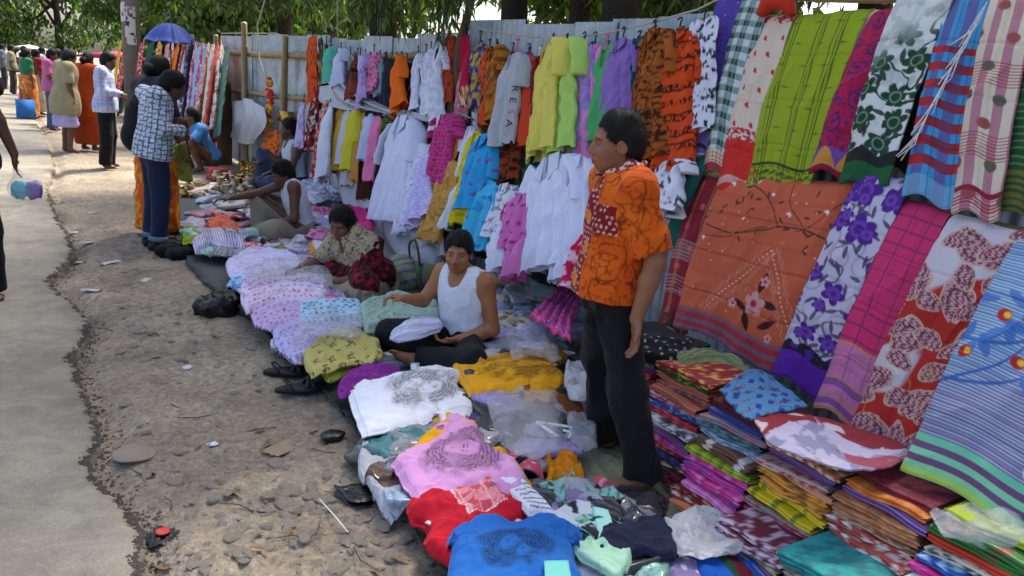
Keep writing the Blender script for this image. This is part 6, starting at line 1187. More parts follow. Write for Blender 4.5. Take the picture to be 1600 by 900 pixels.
class Fig:
    """posed person; joints given in (forward, left, up) metres about the base point"""
    def __init__(s, base, face, J, head_face=None, head_tilt=0, scale=1.0, skin='5f3d2a', h=.01, name='person', label='', girth=1.0):
        s.base = v3(*base); f = v3(face[0], face[1], 0); f /= np.linalg.norm(f); s.f = f; s.l = v3(-f[1], f[0], 0); s.sc = scale; s.g = girth
        s.J = {k: s.w(v) for k, v in J.items()}; s.h = h; s.skin = hx(skin)
        hf = v3(head_face[0], head_face[1], 0) if head_face is not None else f; hf /= np.linalg.norm(hf); hl = v3(-hf[1], hf[0], 0); c, sn = math.cos(head_tilt), math.sin(head_tilt)
        s.hf = hf*c-v3(0, 0, 1)*sn; s.hu = hf*sn+v3(0, 0, 1)*c; s.hl = hl; s.A = np.array([s.hf, s.hl, s.hu])
        s.T = thing(name, label, 'person', s.base)
        tu = s.J['neck']-s.J['pelvis']; tu /= np.linalg.norm(tu); sh = s.J['shL']-s.J['shR']; sh -= tu*sh.dot(tu); sh /= np.linalg.norm(sh); s.tf = np.cross(sh, tu); s.TA = np.array([s.tf, sh, tu])
    def w(s, p): p = v3(*p)*s.sc; return s.base+s.f*p[0]+s.l*p[1]+v3(0, 0, p[2])
    def H(s, x, y, z): return s.J['head']+(s.hf*x+s.hl*y+s.hu*z)*s.sc
    def torso(s, F_, inf=0.0, k=.05):
        J, g = s.J, s.g*s.sc; ch = J['chest']; wa = J['waist']; pe = J['pelvis']
        F_.ell(ch, np.array([.108*g+inf, .165*g+inf, .19*s.sc+inf]), s.TA, k); F_.ell(wa, np.array([.098*g+inf, .142*g+inf, .16*s.sc+inf]), s.TA, k); F_.ell(pe, np.array([.112*g+inf, .16*g+inf, .13*s.sc+inf]), s.TA, k)
        for q in ('L', 'R'): F_.cone(J['neck']+(J['sh'+q]-J['neck'])*.25-s.TA[2]*.02, J['sh'+q], .05*s.sc+inf, .058*s.sc+inf, .04)
    def hand(s, F_, q, d, nrm, curl=.5, side=None):
        sc = s.sc; W = s.J['wr'+q]; d = v3(*d); d /= np.linalg.norm(d); nrm = v3(*nrm); nrm -= d*nrm.dot(d); nrm /= np.linalg.norm(nrm); t = np.cross(nrm, d)*(1 if q == 'L' else -1) if side is None else v3(*side)
        F_.ell(W+d*.05*sc, np.array([.052, .040, .018])*sc, np.array([d, t, nrm]), .02)
        for k, (o, L) in enumerate(((.030, .070), (.010, .080), (-.011, .074), (-.031, .058))):
            a = W+(d*.088+t*o)*sc; c1 = curl*.5; e1 = a+(d*math.cos(c1)+nrm*math.sin(c1)+t*o*2.2)*L*.5*sc; c2 = curl*1.4; e2 = e1+(d*math.cos(c2)+nrm*math.sin(c2))*L*.5*sc
            F_.cone(a, e1, .0092*sc, .0085*sc, .006); F_.cone(e1, e2, .0085*sc, .0070*sc, .003)
        a = W+(d*.022+t*.034)*sc; e1 = a+(d*.62+t*.62+nrm*.25)*.036*sc; e2 = e1+(d*.85+t*.15+nrm*.35)*.034*sc; F_.cone(a, e1, .0135*sc, .0115*sc, .015); F_.cone(e1, e2, .0115*sc, .0085*sc, .006)
    def body(s, hands, feet=True, mustache=False, hairline=True):
        J, sc = s.J, s.sc; F_ = Field(); HF = Field(); s.torso(F_, 0)
        for q in 'LR':
            F_.cone(J['sh'+q], J['el'+q], .050*sc*s.g, .040*sc, .04); F_.cone(J['el'+q], J['el'+q]+(J['wr'+q]-J['el'+q])*.35, .040*sc, .039*sc, .02); F_.cone(J['el'+q]+(J['wr'+q]-J['el'+q])*.35, J['wr'+q], .039*sc, .027*sc, .02)
            if q in hands: s.hand(F_ if s.h > .007 else HF, q, *hands[q])
            F_.cone(J['hip'+q], J['kn'+q], .082*sc, .055*sc, .04); F_.cone(J['kn'+q], J['kn'+q]+(J['an'+q]-J['kn'+q])*.4, .054*sc, .052*sc, .02); F_.cone(J['kn'+q]+(J['an'+q]-J['kn'+q])*.4, J['an'+q], .052*sc, .036*sc, .02)
            td = J['to'+q]-J['an'+q]; F_.cone(J['an'+q], J['an'+q]+td*.75, .036*sc, .030*sc, .03)
            ls = np.cross(td, J['kn'+q]-J['an'+q]); ls /= np.linalg.norm(ls)+1e-9
            for k in range(5): b_ = J['an'+q]+td*.72+ls*(k-2)*.017*sc; F_.cone(b_, b_+td/np.linalg.norm(td)*(.055-.006*abs(k-1))*sc, .0115*sc, .0095*sc, .006)
        F_.cone(J['neck']-s.TA[2]*.03, s.H(-.02, 0, -.05), .058*sc, .052*sc, .03); F0 = F_
        if s.h < .0085: F_ = Field(); F_.cone(J['neck']-s.TA[2]*.0, s.H(-.02, 0, -.05), .0575*sc, .0515*sc, .03); F_.ell(J['neck']-s.TA[2]*.05, np.array([.06, .09, .05])*sc, s.TA, .03)
        F_.ell(s.H(-.014, 0, .028), np.array([.096, .076, .092])*sc, s.A, .02); F_.ell(s.H(.028, 0, -.03), np.array([.064, .060, .082])*sc, s.A, .03); F_.ell(s.H(.042, 0, -.078), np.array([.036, .040, .030])*sc, s.A, .025)
        F_.ell(s.H(.070, 0, .026), np.array([.018, .052, .010])*sc, s.A, .012)
        for y in (-1, 1):
            F_.ell(s.H(.050, y*.042, -.028), np.array([.030, .022, .024])*sc, s.A, .02); F_.ell(s.H(.090, y*.030, .006), np.array([.014, .018, .011])*sc, s.A, .012, True)
            F_.ell(s.H(.0715, y*.031, .006), np.array([.0125, .0150, .0105])*sc, s.A, .003); F_.ell(s.H(-.008, y*.079, -.004), np.array([.024, .009, .032])*sc, s.A, .008); F_.ell(s.H(-.001, y*.089, -.002), np.array([.010, .006, .016])*sc, s.A, .006, True)
            F_.ell(s.H(.092, y*.013, -.034), np.array([.012, .010, .009])*sc, s.A, .008)
        F_.cone(s.H(.080, 0, .016), s.H(.1035, 0, -.026), .0078*sc, .0105*sc, .012)
        F_.ell(s.H(.086, 0, -.058), np.array([.012, .024, .0065])*sc, s.A, .006); F_.ell(s.H(.083, 0, -.070), np.array([.012, .021, .0075])*sc, s.A, .006)
        s.F = F0; lo, hi = F0.bounds(); V, Fc = sdf_mesh(F0, lo, hi, s.h*(1.7 if s.h < .0085 else 1.15))
        if F_ is not F0: lo, hi = F_.bounds(); V2, F2 = sdf_mesh(F_, lo, hi, min(.0046, s.h)); Fc = np.concatenate([Fc, F2+len(V)]); V = np.concatenate([V, V2])
        if HF.p:
            for q in hands:
                Hq = Field(); Hq.p = [a for a in HF.p if np.linalg.norm(a[1]-J['wr'+q]) < .2]; Hq.cone(J['el'+q]+(J['wr'+q]-J['el'+q])*.8, J['wr'+q], .030*sc, .027*sc, .02); l2, h2 = Hq.bounds(); V2, F2 = sdf_mesh(Hq, l2, h2, .0036); Fc = np.concatenate([Fc, F2+len(V)]); V = np.concatenate([V, V2])
        L = ((V-J['head'])/sc)@s.A.T; c = np.broadcast_to(s.skin, (len(V), 3)).copy()
        near = np.linalg.norm(L, axis=1) < .16; fx = L[:, 0] > .04; q = fbm(V[:, 0]*30, V[:, 2]*30, 5); c = c*(.9+.25*q)[:, None]
        ww = (near & fx); lip = np.hypot((L[:, 2]+.064)/.013, L[:, 1]/.026); c = mixc(c, s.skin*np.array([.95, .55, .55]), ww*sst(1.1, .8, lip)*.8); c = mixc(c, s.skin*.3, ww*sst(1, .5, np.hypot((L[:, 2]+.0635)/.003, L[:, 1]/.022)))
        for y in (-1, 1):
            e = np.hypot((L[:, 2]-.006)/.0058, (L[:, 1]-y*.031)/.0140); c = mixc(c, s.skin*.25, ww*sst(1.3, 1.0, e)*.9); c = mixc(c, v3(.34, .31, .28), ww*sst(.85, .7, e)); c = mixc(c, v3(.01, .008, .006), ww*sst(1, .7, np.hypot(L[:, 2]-.006, L[:, 1]-y*.031)/.0070))
            c = mixc(c, v3(.012, .01, .009), ww*sst(1, .6, np.hypot((L[:, 2]-.0265+.25*(np.abs(L[:, 1])-.03)**1)/.0050, (L[:, 1]-y*.033)/.023))*.95)
        if mustache: c = mixc(c, v3(.015, .012, .010), ww*sst(1, .5, np.hypot((L[:, 2]+.049)/.006, L[:, 1]/.030))*(L[:, 0] > .06)*.7)
        c = mixc(c, s.skin*.55, ww*sst(.62, .75, (-L[:, 2])/.1)*.35)
        # soles and palms paler
        s.o = obj('body', V, Fc, M['skin'], s.T, col=c); return s
    def wear(s, name, F_, pat, wr=.010, ws=.09, clip=None, mat='cotton', h=None, lo=None, hi=None, seed=1):
        def f(P):
            d = F_(P)
            nb_ = np.abs(d) < .06
            if wr and nb_.any():
                Q = P[nb_]; n1 = vn3(Q*np.array([1, 1, .55])/ws+seed*7, seed); n2 = vn3(Q/(ws*.45)+seed*3, seed+1); d[nb_] -= wr*((1-np.abs(2*n1-1))**2*1.3-.5)+wr*.5*(n2-.5)
            if clip is not None: d = np.maximum(d, clip(P))
            return d
        l0, h0 = F_.bounds(); V, Fc = sdf_mesh(f, l0 if lo is None else lo, h0 if hi is None else hi, h or s.h*1.45); L = (V-s.J['pelvis'])@s.TA.T
        return obj(name, V, Fc, M[mat], s.T, col=pat(V, L))
    def hair(s, col='0c0a09', vol=1.0, back=-.075, bun=False, fringe=.0, long=False, cards=3600, cl=1.0):
        F_ = Field(); F_.ell(s.H(-.017, 0, .040), np.array([.103, .083, .100])*s.sc*vol, s.A, .02); F_.ell(s.H(-.045, 0, -.01), np.array([.070, .078, .075])*s.sc*vol, s.A, .03)
        if bun: F_.ell(s.H(-.12, 0, -.02), np.array([.05, .055, .05])*s.sc, s.A, .02)
        if long: F_.cone(s.H(-.09, 0, -.02), s.H(-.13, 0, -.28), .05*s.sc, .025*s.sc, .03)
        def f(P):
            d = F_(P); L = ((P-s.J['head'])/s.sc)@s.A.T; lim = np.interp(L[:, 2], [-.08, -.03, -.005, .012, .05, .08, .12], [-.035, -.022, .004, .030, .056+fringe*.4, .080+fringe, .095+fringe]); lim = lim+.010*(vn3(L*60, 9)-.5)+.010*np.sin(L[:, 1]*60+1.0)-.008*(np.abs(L[:, 1]) < .03)+.02*np.clip((np.abs(L[:, 1])-.05)/.03, 0, 1)*(L[:, 2] > .01)*(L[:, 2] < .05)
            d = d+.009*s.sc*np.clip(1-(lim-L[:, 0])/.035, 0, 1)*np.where(np.abs(L[:, 1]) > .055, .35, 1); d = np.maximum(d, (L[:, 0]-lim)*.8*s.sc); d = np.maximum(d, (back-L[:, 2]-.25*np.maximum(L[:, 0], 0))*s.sc) if not long else d; return d-.004*(vn3(L*np.array([70, 40, 70.])+3, 4))-.007*vn3(L*24, 6)
        lo, hi = F_.bounds(); V, Fc = sdf_mesh(f, lo, hi, min(s.h, .012) if s.h > .0085 else .007); c = np.broadcast_to(hx(col), (len(V), 3))
        if s.h < .014:                                  # short loose strands over the mass
            r = np.random.default_rng(5); i = r.integers(0, len(V), cards); L = ((V[i]-s.J['head'])/s.sc)@s.A.T; nrm = L-np.array([-.02, 0, .02]); nrm /= np.linalg.norm(nrm, axis=1)[:, None]; comb = np.stack([np.where(L[:, 0] > .0, .9, -.5)+0*L[:, 0], L[:, 1]*5, np.where(L[:, 2] > .07, -.2, -1.0)], 1)+r.normal(0, .45, L.shape); comb -= nrm*(comb*nrm).sum(1)[:, None]; comb /= np.linalg.norm(comb, axis=1)[:, None]
            d = (comb+nrm*r.uniform(.10, .45, (len(i), 1))); sd2 = np.cross(d, nrm); sd2 /= np.linalg.norm(sd2, axis=1)[:, None]+1e-9; ln = cl*r.uniform(.010, .026, (len(i), 1)); Q = np.stack([L-nrm*.003-sd2*.0016, L-nrm*.003+sd2*.0016, L+d*ln], 1).reshape(-1, 3)
            W = s.J['head']+(Q*s.sc)@s.A; n0 = len(V); V = np.concatenate([V, W]); Fc = [tuple(a) for a in Fc]+[tuple(a) for a in (np.arange(len(W)).reshape(-1, 3)+n0)]; c = np.concatenate([c, np.broadcast_to(hx(col)*1.3, (len(W), 3))])
        obj('hair', V, Fc, M['hair'], s.T, col=c)
    # --- stock clothes
    def shirt(s, pat, hem=-.12, sleeve=.75, inf=.020, flare=.02, open_=None, wr=.012, h=None, sr=.070, name='shirt', seed=1):
        J, sc = s.J, s.sc; F_ = Field(); s.torso(F_, inf*sc, .06); z0 = J['pelvis']+s.TA[2]*hem*sc; F_.cone(J['waist'], z0, .10*sc*s.g, .10*sc*s.g, .05)
        F_.ell(J['pelvis']+s.TA[2]*(hem*.5)*sc, np.array([.125*s.g+inf+flare, .165*s.g+inf+flare, .20+abs(hem)*.6])*sc, s.TA, .06)
        for q in 'LR':
            e = J['sh'+q]+(J['el'+q]-J['sh'+q])*min(1, sleeve*1.0)
            if sleeve <= 1: F_.cone(J['sh'+q]-(J['el'+q]-J['sh'+q])*.02, e, (sr-.004)*sc, sr*sc, .03, True)
            else:
                F_.cone(J['sh'+q], J['el'+q], .066*sc, .058*sc, .03); w_ = J['el'+q]+(J['wr'+q]-J['el'+q])*(sleeve-1); F_.cone(J['el'+q], w_, .056*sc, .046*sc, .02, True)
        nk = J['neck']+s.TA[2]*.035*sc+s.tf*.03*sc
        F_.ell(nk, np.array([.060, .062, .075])*sc, s.TA, .015, True)
        F_.ell(J['neck']+s.tf*.09*sc-s.TA[2]*.02*sc, np.array([.05, .026, .09])*sc, s.TA, .012, True)
        return s.wear(name, F_, pat, wr, .10, lambda P: (z0-P)@s.TA[2], h=h, seed=seed)
    def vest(s, pat, hem=-.06, name='vest'):
        J, sc = s.J, s.sc; F_ = Field(); s.torso(F_, .010*sc, .05)
        for q in 'LR': F_.ell(J['sh'+q]+(J['sh'+q]-J['neck'])*.22, np.array([.11, .075, .12])*sc, s.TA, .015, True)
        F_.ell(J['neck']+s.tf*.06*sc+s.TA[2]*.01, np.array([.07, .058, .13])*sc, s.TA, .012, True); F_.ell(J['neck']+s.TA[2]*.04*sc, np.array([.085, .062, .085])*sc, s.TA, .012, True)
        z0 = J['pelvis']+s.TA[2]*hem*sc; return s.wear(name, F_, pat, .006, .06, lambda P: (z0-P)@s.TA[2])
    def trousers(s, pat, top=.10, r0=.105, r1=.085, r2=.085, wr=.010, end=1.0, name='trousers', seed=2):
        J, sc = s.J, s.sc; F_ = Field(); F_.ell(J['pelvis'], np.array([.128*s.g, .175*s.g, .16])*sc, s.TA, .05)
        for q in 'LR':
            F_.cone(J['hip'+q], J['kn'+q], r0*sc, r1*sc, .05); e = J['kn'+q]+(J['an'+q]-J['kn'+q])*end; F_.cone(J['kn'+q], e, r1*sc, r2*sc, .03, True)
        z1 = J['pelvis']+s.TA[2]*top*sc; return s.wear(name, F_, pat, wr, .11, lambda P: (P-z1)@s.TA[2]-1.6*np.maximum(0, (P-J['pelvis'])@s.tf-.10*sc), seed=seed)
    def skirt(s, pat, zlen, r0=.17, r1=.22, top=.06, wr=.02, name='lungi', depth=.75, seed=3):
        J, sc = s.J, s.sc; F_ = Field(); a = J['pelvis']+v3(0, 0, top*.4*sc); n_ = 5; fl = (J['anL']+J['anR'])/2; b_ = v3(fl[0], fl[1], a[2]-zlen*sc)
        for sg in (-1, 1): F_.cone(a+s.TA[1]*sg*.06*sc, b_+s.TA[1]*sg*.08*sc, (r0-.05)*sc, (r1-.06)*sc, .08)
        z1 = a[2]+top*sc; z0 = b_[2]; return s.wear(name, F_, pat, wr, .09, lambda P: np.maximum(P[:, 2]-z1, z0-P[:, 2]), seed=seed)
STAND = dict(pelvis=(0, 0, .93), waist=(.005, 0, 1.08), chest=(.0, 0, 1.255), neck=(-.01, 0, 1.415), head=(.02, 0, 1.53), shL=(-.005, .17, 1.375), shR=(-.005, -.17, 1.375), elL=(-.02, .225, 1.10), elR=(-.02, -.225, 1.10), wrL=(.03, .235, .86), wrR=(.03, -.235, .86),
             hipL=(0, .085, .88), hipR=(0, -.085, .88), knL=(.02, .10, .48), knR=(.02, -.10, .48), anL=(-.02, .105, .06), anR=(-.02, -.105, .06), toL=(.12, .13, .03), toR=(.12, -.13, .03))
def pose(**kw): d = dict(STAND); d.update(kw); return d
def cs_(c):
    c = hx(c); return lambda V, L: np.broadcast_to(c, (len(V), 3))*(.92+.16*fbm(V[:, 1]*20+V[:, 0]*9, V[:, 2]*20, 3))[:, None]
def checks(base, line, s=.045, w_=.008, line2=None):
    A, B = hx(base), hx(line)
    def f(V, L):
        a = np.arctan2(L[:, 1], L[:, 0])*.16; m_ = (np.mod(a, s) < w_) | (np.mod(L[:, 2], s) < w_); m2 = (np.mod(a+s*.5, s) < w_*.5) | (np.mod(L[:, 2]+s*.5, s) < w_*.5); c = mixc(np.broadcast_to(A, (len(V), 3)), B, m_*.9); return mixc(c, B, m2*.35)
    return f
def noisepat(base, ink, s=.03, thr=.55, seed=3):
    A, B = hx(base), hx(ink)
    return lambda V, L: mixc(np.broadcast_to(A, (len(V), 3)), B, sst(thr, thr+.08, vn3(V/s, seed)*.6+vn3(V/(s*.5), seed+1)*.4))
DOWN = (0, 0, -1)
# 1. standing man in the batik shirt
b0 = gz(962, 757); fL, fR = gz(985, 768, .03), gz(938, 700, .03)
def rel(p, base, face):
    f = v3(face[0], face[1], 0); f /= np.linalg.norm(f); l = v3(-f[1], f[0], 0); d = np.asarray(p)-base; return (d@f, d@l, d[2])
face = (-.9, .42); aL, aR = rel(fL, b0, face), rel(fR, b0, face)
J1 = pose(anL=(aL[0]-.05, aL[1], .08), toL=(aL[0]+.10, aL[1]-.01, .045), anR=(aR[0]-.03, aR[1], .08), toR=(aR[0]+.11, aR[1]-.02, .045), knL=(aL[0]+.06, aL[1]*.8+.0, .49), knR=(aR[0]+.06, aR[1]*.9, .49), pelvis=(.115, -.02, .92), hipL=(.105, .055, .87), hipR=(.115, -.10, .87), waist=(.12, -.02, 1.06), chest=(.12, -.02, 1.22), neck=(.115, -.02, 1.375), head=(.160, -.03, 1.482), shL=(.095, .140, 1.325), shR=(.135, -.175, 1.325), elL=(.01, .185, 1.06), wrL=(.06, .19, .83), elR=(.06, -.21, 1.06), wrR=(.12, -.19, .85))
p1 = Fig(b0, face, J1, (-.90, .44), .06, 1.0, '86583c', .006, label='standing man in orange batik shirt, black trousers and bare feet, looking left', girth=.88)
p1.body({'L': ((.12, -.02, -1), (-.75, .35, 0.0), .55), 'R': (DOWN, (.4, 1, 0), .5)}, mustache=False)
p1.hair(vol=.965, fringe=-.014, cards=6000, cl=.6)
def batik_shirt(V, L):
    c = mixc(np.broadcast_to(hx('bf4408'), (len(V), 3)), hx('dc6c10'), vn3(V*9, 3)); n1 = vn3(V*np.array([22, 22, 28.])+2*vn3(V*9, 4)[:, None], 5); c = mixc(c, hx('6e1a08'), sst(.050, .012, np.abs(n1-.5))*.85); n2 = vn3(V*34, 8); c = mixc(c, hx('7a2008'), sst(.07, .01, np.abs(n2-.5))*.7)
    a = L[:, 1]; fr = L[:, 0] > 0; yy = L[:, 2]-.1; band = fr & (np.abs(a+.005) < .052); pk = fr & (a > .045) & (a < .15) & (yy > .12) & (yy < .235)
    red = hx('78101c'); B_ = np.broadcast_to(red, (len(V), 3)); dx, dy, k = cells(a+.5, yy+.5, .022, 3, .2); B_ = mixc(B_, hx('d8b8a8'), sst(.0065, .004, np.hypot(dx, dy))*(k > .25)); yy2 = np.mod(yy+.02, .13)-.065; fl_ = flower(a+.005, yy2, .036, 8); B_ = mixc(B_, hx('d8a070'), sst(.05, .02, np.abs(np.hypot(a+.005, yy2)-.028)*14)*.8); B_ = mixc(B_, hx('e07818'), fl_*.9*(np.hypot(a+.005, yy2) < .026))
    m_ = (band | pk)[:, None]; c = np.where(m_, B_, c); top = L[:, 2] > .445; col = top & (np.hypot(L[:, 0], L[:, 1]) < .11); c = np.where(col[:, None], mixc(np.broadcast_to(red, (len(V), 3)), hx('d8b8b0'), sst(.5, .6, vn3(V*90, 2))), c); return c
p1.shirt(batik_shirt, hem=-.05, sleeve=.86, inf=.026, flare=.018, wr=.014, sr=.070, h=.0066)
p1.trousers(cs_('151517'), .06, .090, .074, .080, .020, .93)
F_ = Field()
for k, a in enumerate(np.linspace(-2.5, 2.5, 13)):
    pt = p1.J['neck']+p1.TA[2]*(.022-.030*math.cos(a))*1.0+p1.tf*.074*math.cos(a)+p1.TA[1]*.080*math.sin(a)
    if k: F_.cone(prev, pt, .013, .013, .01)
    prev = pt
p1.wear('collar', F_, lambda V, L: mixc(np.broadcast_to(hx('78101c'), (len(V), 3)), hx('d8b8b0'), sst(.5, .58, vn3(V*75, 2))), 0)
# 2. man in white vest, cross-legged
b0 = gz(716, 556, .02)
J2 = dict(pelvis=(-.04, 0, .13), waist=(-.03, 0, .25), chest=(-.015, 0, .40), neck=(.0, 0, .545), head=(.04, -.015, .655), shL=(-.03, .16, .505), shR=(.01, -.16, .505), elL=(-.05, .225, .22), wrL=(.15, .12, .17), elR=(.10, -.23, .32), wrR=(.28, -.20, .37),
          hipL=(.0, .09, .11), hipR=(.0, -.09, .11), knL=(.26, .34, .12), knR=(.30, -.30, .13), anL=(.38, .0, .06), anR=(.22, .10, .07), toL=(.40, -.15, .055), toR=(.24, .24, .06))
p2 = Fig(b0, (-.92, -.30), J2, (-.62, -.80), .03, 1.0, '96623f', .0065, label='man in white vest and black trousers sitting cross-legged, looking at the camera', girth=1.04)
p2.body({'L': ((-.9, .25, -.1), (-.1, .3, 1), .9), 'R': ((-.85, .35, .12), (-.1, -.2, -1), 1.1)}, mustache=True); p2.hair(vol=1.0, fringe=.006, cl=.7)
p2.vest(lambda V, L: np.broadcast_to(hx('d4d8e2'), (len(V), 3))*(1-.10*(np.mod(L[:, 2]+.008*np.sin(L[:, 1]*20), .022) < .007))[:, None]); p2.trousers(cs_('17181c'), .05, .10, .082, .072, .012, .92)
Q = [p2.J['neck']+p2.tf*(.03+.06*math.cos(a))-p2.TA[2]*(.02+.05*(1+math.cos(a))*.5)+p2.TA[1]*.065*math.sin(a) for a in np.linspace(-2.6, 2.6, 16)]
V, Fc = tube(Q, .003, 5); obj('necklace', V, Fc, M['rope'], p2.T)
# folded white skirt held in his hand
lay('held_white_garment', [[(612, 520, .0), (650, 494, .02), (686, 496, .02)], [(608, 526, .0), (650, 512, .035), (692, 508, .03)], [(622, 530, .0), (655, 526, .01), (688, 516, .02)]], .235, P_stripe(['d6d6e6', 'aeb0ca'], .016, 'y'), 'white pleated garment held by the seated man', 'garment', nu=40, nv=40, wr=.012, pleat=7, plrow=True, plamp=.012, drop=.02)
# 3. woman sorting clothes
b0 = gz(566, 462, .02)
J3 = dict(pelvis=(-.05, 0, .12), waist=(.0, 0, .23), chest=(.05, -.01, .36), neck=(.10, -.03, .475), head=(.17, -.05, .56), shL=(.05, .15, .425), shR=(.10, -.17, .425), elL=(.14, .22, .21), wrL=(.32, .06, .16), elR=(.24, -.24, .25), wrR=(.40, -.26, .20),
          hipL=(-.02, .10, .10), hipR=(-.02, -.10, .10), knL=(.22, .34, .12), knR=(.24, -.32, .14), anL=(.30, .02, .06), anR=(.20, .0, .07), toL=(.34, -.14, .05), toR=(.22, .14, .05))
p3 = Fig(b0, (-.95, -.25), J3, (-.72, -.60), .32, 1.0, '6b4430', .0084, label='woman in beige patterned saree sitting bent forward over the pleated frocks', girth=1.08)
p3.body({'L': ((-.9, .1, -.3), (0, 0, -1), .5), 'R': ((-.95, .1, -.25), (0, 0, -1), .5)}); p3.hair(vol=1.03, bun=True)
sp = noisepat('a39679', '54443a', .013, .56, 4); rp = noisepat('26080c', '8a1420', .022, .54, 6)
p3.shirt(sp, hem=-.08, sleeve=.95, inf=.028, flare=.05, wr=.014, name='blouse')
F_ = Field(); J = p3.J; F_.ell(J['pelvis']+v3(0, 0, .0), np.array([.20, .24, .16]), p3.TA, .06)
for q in 'LR': F_.cone(J['hip'+q], J['kn'+q], .13, .10, .06); F_.cone(J['kn'+q], J['an'+q], .10, .08, .05)
p3.wear('skirt', F_, noisepat('8f866f', '6a5f4e', .05, .55, 9), .02, .09, lambda P: .012-P[:, 2])
F_ = Field(); F_.cone(J['shL']+v3(0, 0, .0)-p3.tf*.02, J['elL']-p3.tf*.03, .085, .09, .05); F_.cone(J['elL']-p3.tf*.03, J['hipL']+v3(0, 0, .10)+p3.TA[1]*.08, .09, .12, .05); F_.cone(J['waist']+p3.tf*.12+p3.TA[1]*.05, J['knL']+v3(0, 0, .08), .10, .10, .05); F_.cone(J['waist']+p3.tf*.12, J['knR']+v3(0, 0, .06), .085, .06, .05)
p3.wear('saree_drape', F_, rp, .018, .08)
V, Fc = tube([p3.J['wrR']+v3(.0, .036*math.cos(a), .036*math.sin(a))-(p3.J['wrR']-p3.J['elR'])*.15 for a in np.linspace(0, 6.28, 17)], .006, 6); obj('bangle', V, Fc, M['brass'], p3.T)
# 4. man in vest reaching left
b0 = gz(468, 374, .02)
J4 = dict(J2); J4.update(pelvis=(-.02, 0, .13), waist=(.0, 0, .27), chest=(.05, 0, .41), neck=(.09, 0, .545), head=(.16, 0, .62), shL=(.08, .16, .53), shR=(.10, -.16, .53), elL=(.08, .22, .25), wrL=(.26, .12, .14), elR=(.36, -.16, .42), wrR=(.62, -.10, .38), knR=(.34, -.22, .36), anR=(.36, -.14, .05), toR=(.50, -.14, .04), knL=(.30, .30, .14))
p4 = Fig(b0, (-.98, .15), J4, (-.85, -.1), .42, 1.03, '5f3f2e', .0125, label='man in white vest sitting and reaching left toward the brass wares')
p4.body({'L': ((-.9, 0, -.3), (0, 0, -1), .5), 'R': ((-1, .1, -.1), (0, 0, -1), .5)}); p4.hair(vol=1.04)
p4.vest(lambda V, L: np.broadcast_to(hx('ccd0da'), (len(V), 3))*(1-.12*(np.mod(L[:, 2], .03) < .008))[:, None]); p4.trousers(cs_('8a8270'), .04, .12, .10, .09, .016, .95)
# 5. man in vest farther back, upright
b0 = gz(457, 296, .10)
J5 = dict(J2); J5.update(head=(.05, 0, .70), neck=(.01, 0, .58), chest=(.0, 0, .42), knR=(.28, -.2, .40), anR=(.34, -.14, .05), toR=(.48, -.14, .04), elR=(.12, -.22, .34), wrR=(.34, -.12, .30), elL=(.05, .22, .30), wrL=(.28, .16, .22))
p5 = Fig(b0, (-.97, .1), J5, (-1, .25), .05, 1.12, '5f3f2e', .014, label='man in white vest sitting upright behind the brass wares, in profile')
p5.body({'L': ((-.9, 0, -.3), (0, 0, -1), .5), 'R': ((-1, .1, -.1), (0, 0, -1), .5)}, mustache=True); p5.hair(); p5.vest(cs_('c9ccd4')); p5.trousers(cs_('3a3f58'), .04, .11, .095, .09, .014, .95)
# 6. squatting man in blue shirt
b0 = gz(324, 268, .0)
J6 = dict(pelvis=(-.05, 0, .20), waist=(.03, 0, .34), chest=(.12, 0, .50), neck=(.17, 0, .65), head=(.21, 0, .77), shL=(.14, .16, .61), shR=(.14, -.16, .61), elL=(.32, .20, .42), wrL=(.50, .10, .38), elR=(.32, -.20, .42), wrR=(.50, -.12, .40), hipL=(-.02, .10, .18), hipR=(-.02, -.10, .18), knL=(.32, .18, .46), knR=(.32, -.18, .46), anL=(.16, .15, .06), anR=(.16, -.15, .06), toL=(.31, .17, .03), toR=(.31, -.17, .03))
p6 = Fig(b0, (-.95, -.25), J6, (-.9, .2), .05, 1.08, '63422f', .015, label='man in blue shirt squatting at the far mat with arms on his knees')
p6.body({'L': ((-.8, 0, -.5), (0, 0, -1), .5), 'R': ((-.8, 0, -.5), (0, 0, -1), .5)}); p6.hair(); p6.shirt(cs_('4a80b4'), -.02, .8, .02, .01); p6.trousers(cs_('4a4440'), .02, .10, .08, .07, .01, .3, name='shorts')
def stander(u, v, face, label, skin='5f3f2e', h=.019, scale=1.0, head_face=None, tilt=.2, jk=None, zoff=0, girth=1.0):
    J = pose(**(jk or {})); p = Fig(gz(u, v, zoff), face, J, head_face, tilt, scale, skin, h, label=label, girth=girth); p.body({'L': (DOWN, (.3, 0, 0.01), .5), 'R': (DOWN, (.3, 0, 0.01), .5)} if h < .013 else {'L': (DOWN, (.3, 0, .01), .3), 'R': (DOWN, (.3, 0, .01), .3)}); return p
look = dict(elL=(.02, .21, 1.10), wrL=(.25, .12, 1.06), elR=(.02, -.21, 1.10), wrR=(.26, -.10, 1.08), head=(.07, 0, 1.515))
